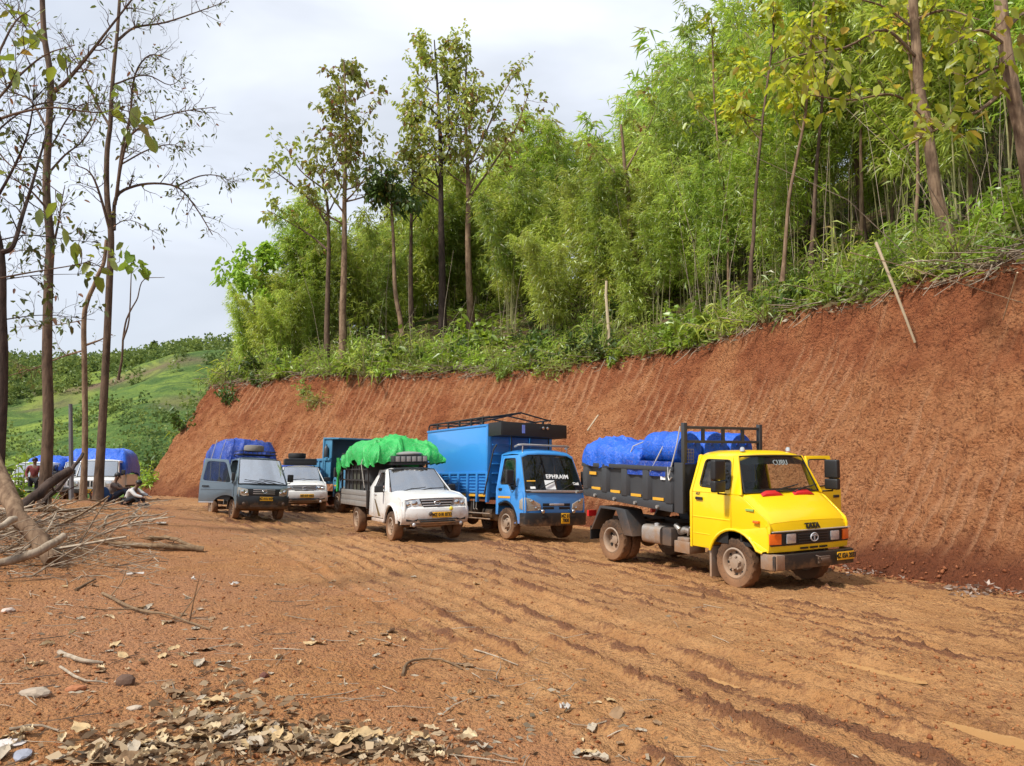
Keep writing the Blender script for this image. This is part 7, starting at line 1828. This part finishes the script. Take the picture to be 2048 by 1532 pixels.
# ---- stones and rubbish
def stone(label, q, sc, col, seed, name='stone'):
    r = np.random.default_rng(seed); bm = bmesh.new(); bmesh.ops.create_icosphere(bm, subdivisions=2, radius=1)
    for v in bm.verts:
        n = 1 + .22 * float(vnoise(v.co.x * 1.6 + seed, v.co.y * 1.6 + v.co.z, seed)) + r.normal(0, .03); v.co = Vector((v.co.x * sc[0] * n, v.co.y * sc[1] * n, v.co.z * sc[2] * n))
    me = bpy.data.meshes.new('stone'); bm.to_mesh(me); bm.free(); me.materials.append(plain('stone_%d' % seed, col, .9, var=.3, scale=12, bump=.01))
    tag(link(name, me, None, q + Vector((0, 0, sc[2] * .35)), (0, 0, r.uniform(0, 3))), label, 'stone')
for i, (lab, x, y, sc, c) in enumerate([('flat grey stone near the bottom left', 72, 1390, (.115, .075, .035), (.36, .29, .22)), ('orange stone just right of the flat grey one', 150, 1380, (.075, .04, .03), (.36, .14, .06)), ('small pale stone below the orange one', 268, 1417, (.05, .035, .018), (.42, .34, .26)),
                                        ('dark red stone alone on the dirt', 528, 1354, (.035, .03, .03), (.13, .05, .035)), ('blue grey slab in the bottom left corner', 44, 1512, (.085, .05, .02), (.26, .27, .32)), ('whitish slab at the bottom left edge', 12, 1490, (.10, .07, .02), (.55, .50, .47)),
                                        ('dark clump of earth and roots in the litter strip', 252, 1368, (.07, .06, .05), (.10, .055, .035)), ('pale flat stone by the left edge below the brush pile', 15, 1222, (.10, .07, .03), (.48, .38, .32))]):
    stone(lab, on_ground(x, y), sc, c, 700 + i)
def scrap(label, q, w, h, mat, seed):
    r = np.random.default_rng(seed); G = [[(w * (i / 4 - .5) + r.normal(0, .006), h * (j / 4 - .5) + r.normal(0, .006), .02 + abs(r.normal(0, .018))) for j in range(5)] for i in range(5)]
    tag(MB().slab(G, (0, 0, -.002)).build('scrap', mat, None, loc=q, rot=(0, 0, r.uniform(0, 3))), label, 'rubbish', 'scraps of rubbish on the ground')
m_plastic = plain('dirty_white_plastic', (.46, .42, .38), .5, var=.3)
for i, (lab, x, y, w, h) in enumerate([('white plastic scrap in the middle left of the dirt', 388, 1163, .07, .06), ('pale scrap beside a twig, right of the white one', 468, 1172, .16, .07), ('crumpled clear scrap behind the long grey log', 322, 1048, .35, .22), ('white chip of wood below the long grey log', 270, 1152, .22, .06),
                                       ('small white scrap near the bottom centre', 1128, 1425, .07, .05), ('white scrap by the right road edge', 1905, 1148, .22, .12), ('white rag in the rubbish right of the yellow truck', 1745, 1143, .40, .2), ('grey scrap at the right picture edge', 2030, 1185, .45, .22), ('pale rag left of the right picture edge', 1945, 1170, .35, .18)]):
    scrap(lab, on_ground(x, y) + Vector((0, 0, .01)), w, h, m_plastic, 800 + i)
def foot_litter():
    r = np.random.default_rng(37); P = []
    for x0, x1, y0, y1, n in [(1690, 1790, 1132, 1152, 190), (1800, 1850, 1145, 1158, 60), (1900, 2047, 1155, 1195, 260), (1170, 1200, 1040, 1050, 30), (420, 560, 1020, 1036, 0)]:
        for k in range(n): P.append(tuple(on_ground(r.uniform(x0, x1), r.uniform(y0, y1))))
    P = np.array(P); P[:, 2] += r.uniform(.01, .09, len(P)); D = r.normal(size=P.shape); D[:, 2] *= .3; L = r.uniform(.05, .15, len(P))
    tag(link('strewn_rubbish', blades('strewn_rubbish', P, D, L, L * r.uniform(.15, .5, len(P)), leaf_mat('pale_rubbish', (.16, .11, .08), (.46, .38, .31), .05, .03, .0), r.uniform(0, 1, len(P)), .02, r)), 'pale leaves and rubbish along the foot of the bank', 'rubbish', kind='stuff')
foot_litter()

# ---- poles
m_pole = plain('pale_bamboo_pole', (.46, .37, .24), .7, var=.15)
def pole(name, label, P, r0, mat, cat='pole'):
    b = Vector(P[0]); o = thing(name, label, cat, b); MB().tube([Vector(p) - b for p in P], [r0 * (1 - .25 * i / (len(P) - 1)) for i in range(len(P))], 7).build('culm', mat, o)
    return o
def bank_pt(px_, py, h=.12):
    d = at(px_, py, 1.0) - Vector((0, 0, 1.6)); t = np.arange(8, 60, .04); X, Y, Zz = d.x * t, d.y * t, 1.6 + d.z * t
    D, A = edge_dist(X, Y); z = hill_z(X, Y, D, A); i = np.argmax((D > 0) & (Zz < z + h)); return Vector((X[i], Y[i], Zz[i]))
pole('bamboo_pole', 'thick pale pole sliding down the cut bank above the yellow truck', [at(1752, 485, 18.2), at(1790, 580, 18.0), bank_pt(1830, 685)], .038, m_pole)
pole('bamboo_pole', 'long thin pole lying slantwise over the lip at far right', [at(1700, 505, 18.5), at(1800, 530, 17.6), at(1930, 570, 16.5), bank_pt(2046, 606)], .013, m_deadbr)
pole('bamboo_pole', 'short pale stick hanging over the lip at the right picture edge', [at(2035, 545, 14.6), bank_pt(2006, 640)], .016, m_pole)
pole('snapped_stem', 'pale snapped stem standing above the blue lorry cab', [at(1219, 690, 32), at(1216, 640, 32), at(1212, 590, 32), at(1213, 562, 32)], .075, m_pole, 'stump')
pole('utility_pole', 'straight grey pole standing between the stout and forked trunks', [at(143, 1010, 27), at(142, 900, 27), at(141, 808, 27)], .085, plain('grey_pole', (.14, .135, .14), .7), 'pole')

# shoots that slid over the edge and hang on the face of the cut
for k, (x, y, v, sc, lab) in enumerate([(638, 800, 5, .9, 'drooping clump hanging on the face of the cut above the grey mini truck'), (612, 775, 0, .8, 'small leafy clump sliding off the lip left of the drooping one'), (1122, 735, 5, 1.0, 'bamboo spray hanging over the lip above the blue lorry cab'), (1085, 730, 0, .9, 'leafy shoot hanging left of the bamboo spray over the lip'),
                                         (1150, 722, 2, .8, 'long shoot hanging right of the bamboo spray over the lip'), (1015, 745, 1, .8, 'leafy herb hanging over the lip above the blue lorry box'), (1240, 715, 1, .8, 'leafy herb hanging over the lip near the snapped stem'), (470, 790, 3, 1.1, 'dark bush hanging over the nose of the cut')]):
    q = bank_pt(x, y, .05); i = int(np.argmin(((FP - np.array([q.x, q.y])) ** 2).sum(1))); n = FN[i]
    put(SV[v], 'hanging_shrub', lab, 'shrub', 'plants hanging over the cut', q, 0, sc, (0, 0)).rotation_euler = Vector((-n[0], -n[1], -.1)).to_track_quat('Z', 'Y').to_euler()
# ------------------------------------------------------------------ people
m_skin = plain('brown_skin', (.16, .085, .052), .55, var=.08)
m_hair = plain('black_hair', (.010, .009, .009), .5)
def skin_mesh(name, J, E, mat, parent, root=0, sub=1):
    names = list(J); me = bpy.data.meshes.new(name); me.from_pydata([J[n][0] for n in names], [(names.index(a), names.index(b)) for a, b in E], [])
    o = bpy.data.objects.new(name, me); COL.objects.link(o); m = o.modifiers.new('s', 'SKIN'); m.use_smooth_shade = True
    for i, n in enumerate(names):
        r = J[n][1]; me.skin_vertices[0].data[i].radius = (r, r) if np.isscalar(r) else r
    me.skin_vertices[0].data[root].use_root = True
    ss = o.modifiers.new('u', 'SUBSURF'); ss.levels = sub; ss.render_levels = sub
    dg = bpy.context.evaluated_depsgraph_get(); out = bpy.data.meshes.new_from_object(o.evaluated_get(dg))
    bpy.data.objects.remove(o); out.materials.clear(); out.materials.append(mat)
    for p in out.polygons: p.use_smooth = True
    return link(name, out, parent)

def person(label, loc, rz, P, shirt, trousers, sleeve='short', group=None):
    """P gives the joints in local space, the figure facing +x"""
    o = thing('person', label, 'person', loc, (0, 0, rz), group)
    V = {k: Vector(v) for k, v in P.items()}
    J = {'pelvis': (V['pelvis'], .115), 'belly': (V['pelvis'].lerp(V['chest'], .5), .11), 'chest': (V['chest'], .125), 'neck': (V['neck'], .052), 'jaw': (V['neck'].lerp(V['head'], .55), .066), 'head': (V['head'], .092), 'crown': (V['head'] + (V['head'] - V['neck']).normalized() * .07, .070)}
    E = [('pelvis', 'belly'), ('belly', 'chest'), ('chest', 'neck'), ('neck', 'jaw'), ('jaw', 'head'), ('head', 'crown')]
    for s in 'lr':
        J['sh' + s] = (V['sh' + s], .058); J['el' + s] = (V['el' + s], .042); J['wr' + s] = (V['wr' + s], .028); J['pa' + s] = (V['wr' + s] + (V['wr' + s] - V['el' + s]).normalized() * .08, .032)
        J['hp' + s] = (V['hp' + s], .088); J['kn' + s] = (V['kn' + s], .060); J['an' + s] = (V['an' + s], .040); J['to' + s] = (V['to' + s], .035)
        E += [('chest', 'sh' + s), ('sh' + s, 'el' + s), ('el' + s, 'wr' + s), ('wr' + s, 'pa' + s), ('pelvis', 'hp' + s), ('hp' + s, 'kn' + s), ('kn' + s, 'an' + s), ('an' + s, 'to' + s)]
    skin_mesh('body', J, E, m_skin, o)
    f = (V['head'] - V['neck']).normalized(); fw = Vector((1, 0, 0)); fw = (fw - f * fw.dot(f)).normalized(); sd_ = f.cross(fw)
    if 'face' in P: fw = Vector(P['face']).normalized(); fw = (fw - f * fw.dot(f)).normalized(); sd_ = f.cross(fw)
    h = V['head']
    MB().ball(h + f * .035 - fw * .018, (.098, .094, .088), 14, 9).build('hair', m_hair, o)
    MB().tube([h + fw * .088 + f * .01, h + fw * .112 - f * .03, h + fw * .09 - f * .035], [.010, .016, .010], 6).build('nose', m_skin, o)
    for s in (-1, 1):
        MB().ball(h + fw * .085 + sd_ * .033 * s + f * .004, .012, 8, 5).build('eye', m_rubber, o); MB().ball(h + sd_ * .094 * s - f * .01, (.02, .014, .028), 8, 5).build('ear', m_skin, o)
    for s in 'lr':
        w = V['wr' + s]; d = (w - V['el' + s]).normalized(); b = w + d * .085; a = Vector((0, 0, 1)) if abs(d.z) < .8 else Vector((1, 0, 0)); q = d.cross(a).normalized(); n = q.cross(d)
        mb = MB()
        for i, L in enumerate((.062, .075, .070, .052)): c = b + q * (.024 - .016 * i); mb.tube([c - d * .02, c + d * L * .5 - n * .006, c + d * L - n * .022], [.0095, .0088, .007], 5)
        c = w + d * .035 + q * .024; mb.tube([c, c + q * .03 + d * .02, c + q * .038 + d * .055], [.012, .011, .008], 5)
        mb.build('fingers', m_skin, o)
        t = V['to' + s] - V['an' + s]; t.z = 0; t = t.normalized() if t.length > .01 else Vector((1, 0, 0)); y = Vector((-t.y, t.x, 0)); k = V['an' + s]
        G = lambda x, w_, z: [tuple(k + t * x + y * w_ * e + Vector((0, 0, z))) for e in (-1, 1)]
        MB().hexa(G(-.07, .042, -.075) + G(.19, .045, -.075)[::-1], G(-.05, .036, .01) + G(.16, .034, -.03)[::-1]).build('shoe', m_rubber, o, .015)
    up = Vector((0, 0, .0))
    JS = {'hem': (V['pelvis'] + (V['chest'] - V['pelvis']) * .08, .128), 'belly': (V['pelvis'].lerp(V['chest'], .5), .125), 'chest': (V['chest'], .142), 'col': (V['chest'].lerp(V['neck'], .8), .068)}
    ES = [('hem', 'belly'), ('belly', 'chest'), ('chest', 'col')]
    for s in 'lr':
        JS['sh' + s] = (V['sh' + s], .072); JS['cu' + s] = (V['sh' + s].lerp(V['el' + s], .75 if sleeve == 'short' else 1.0), .058); ES += [('chest', 'sh' + s), ('sh' + s, 'cu' + s)]
        if sleeve == 'long': JS['wr' + s] = (V['el' + s].lerp(V['wr' + s], .92), .040); ES += [('cu' + s, 'wr' + s)]
    skin_mesh('shirt', JS, ES, shirt, o)
    JT = {'pel': (V['pelvis'], .130)}; ET = []
    for s in 'lr':
        JT['hp' + s] = (V['hp' + s], .100); JT['kn' + s] = (V['kn' + s], .074); JT['an' + s] = (V['kn' + s].lerp(V['an' + s], .85), .056); ET += [('pel', 'hp' + s), ('hp' + s, 'kn' + s), ('kn' + s, 'an' + s)]
    skin_mesh('trousers', JT, ET, trousers, o)
    return o

def cloth(name, col, var=.15): return plain(name, col, .9, var=var, scale=14)
# two people sitting on the edge of the berm, seen from behind and the side
q = at(219, 990, 24.5); z1 = gz(q.x, q.y)
person('person in a grey brown tee sitting on the berm with knees up, back turned', (q.x, q.y, z1 - .02), rad(10),
       dict(pelvis=(0, 0, .14), chest=(.10, 0, .50), neck=(.15, 0, .68), head=(.21, .0, .83), face=(1, .3, -.2), shl=(.12, .19, .60), shr=(.12, -.19, .60), ell=(.33, .24, .42), elr=(.33, -.22, .44), wrl=(.52, .12, .46), wrr=(.53, -.10, .47),
            hpl=(.05, .11, .13), hpr=(.05, -.11, .13), knl=(.47, .15, .42), knr=(.46, -.14, .44), anl=(.66, .14, .08), anr=(.68, -.13, .08), tol=(.82, .15, .04), tor=(.84, -.14, .04)), cloth('grey_brown_tee', (.20, .155, .135)), cloth('dark_denim', (.035, .045, .075)))
q2 = at(252, 1000, 24.0); z2 = gz(q2.x, q2.y)
person('person in dark clothes with pale sleeves leaning forward beside the one in a tee', (q2.x, q2.y, z2 - .02), rad(-5),
       dict(pelvis=(0, 0, .13), chest=(.20, .0, .42), neck=(.30, 0, .55), head=(.38, 0, .67), face=(1, -.3, -.3), shl=(.23, .18, .50), shr=(.23, -.18, .50), ell=(.42, .22, .36), elr=(.44, -.24, .32), wrl=(.64, .14, .30), wrr=(.68, -.20, .26),
            hpl=(.04, .10, .12), hpr=(.04, -.10, .12), knl=(.42, .14, .30), knr=(.40, -.16, .28), anl=(.52, .13, .07), anr=(.56, -.16, .07), tol=(.68, .13, .03), tor=(.72, -.16, .03)), cloth('pale_sleeved_shirt', (.50, .49, .48), .25), cloth('black_trousers', (.016, .016, .020)), 'long')
q3 = at(66, 985, 28.5); z3 = gz(q3.x, q3.y)
person('person in a dark red checked shirt standing behind the stout trunk', (q3.x, q3.y, z3), rad(-70),
       dict(pelvis=(0, 0, .92), chest=(.02, 0, 1.28), neck=(.03, 0, 1.46), head=(.06, 0, 1.60), shl=(.02, .19, 1.38), shr=(.02, -.19, 1.38), ell=(.02, .26, 1.12), elr=(.05, -.25, 1.12), wrl=(.14, .24, .92), wrr=(.20, -.18, .98),
            hpl=(0, .10, .88), hpr=(0, -.10, .88), knl=(.03, .11, .48), knr=(-.02, -.12, .48), anl=(0, .12, .08), anr=(-.04, -.13, .08), tol=(.15, .14, .04), tor=(.11, -.15, .04)), cloth('red_checked_shirt', (.16, .030, .030), .6), cloth('black_jeans', (.014, .014, .018)), 'long')
# driver with an elbow on the window sill of the caged pickup
_M = Matrix.Translation(X_LOC) @ Euler(X_ROT).to_matrix().to_4x4()
dl = _M @ Vector((-1.12, -.42, .50))
person('person at the wheel of the caged white pickup, elbow out of the window', dl, rad(-63),
       dict(pelvis=(0, 0, .34), chest=(-.06, 0, .68), neck=(-.05, 0, .86), head=(-.02, 0, 1.0), shl=(-.05, .18, .80), shr=(-.05, -.18, .80), ell=(.14, .22, .66), elr=(.10, -.36, .74), wrl=(.34, .12, .70), wrr=(.30, -.26, .80),
            hpl=(.02, .10, .33), hpr=(.02, -.10, .33), knl=(.44, .12, .36), knr=(.44, -.12, .36), anl=(.55, .12, .10), anr=(.55, -.12, .10), tol=(.68, .12, .08), tor=(.68, -.12, .08)), cloth('pink_white_shirt', (.48, .34, .34)), cloth('dark_trousers', (.02, .02, .024)))
# bags beside the seated people
def bag(label, q, col, sc, seed):
    o = thing('backpack', label, 'backpack', q, (0, 0, .4 * seed)); m = cloth('bag_cloth_%d' % seed, col)
    MB().ball((0, 0, .20), (.16, .13, .21), 14, 9).build('sack', m, o, scale=sc); MB().box(.10, .17, -.09, .09, .06, .22).build('pocket', m, o, .03, scale=sc)
    MB().tube([(-.14, .06, .34), (-.22, .07, .22), (-.15, .06, .06)], .012, 5).tube([(-.14, -.06, .34), (-.22, -.07, .22), (-.15, -.06, .06)], .012, 5).build('strap', m_rubber, o, scale=sc)
qb = at(197, 990, 24.3); bag('bright red backpack on the berm behind the seated person in a tee', (qb.x, qb.y, gz(qb.x, qb.y)), (.55, .02, .03), 1.15, 1)
qb = at(207, 992, 24.2); bag('dark blue backpack next to the red one', (qb.x, qb.y, gz(qb.x, qb.y)), (.02, .06, .16), 1.1, 2)
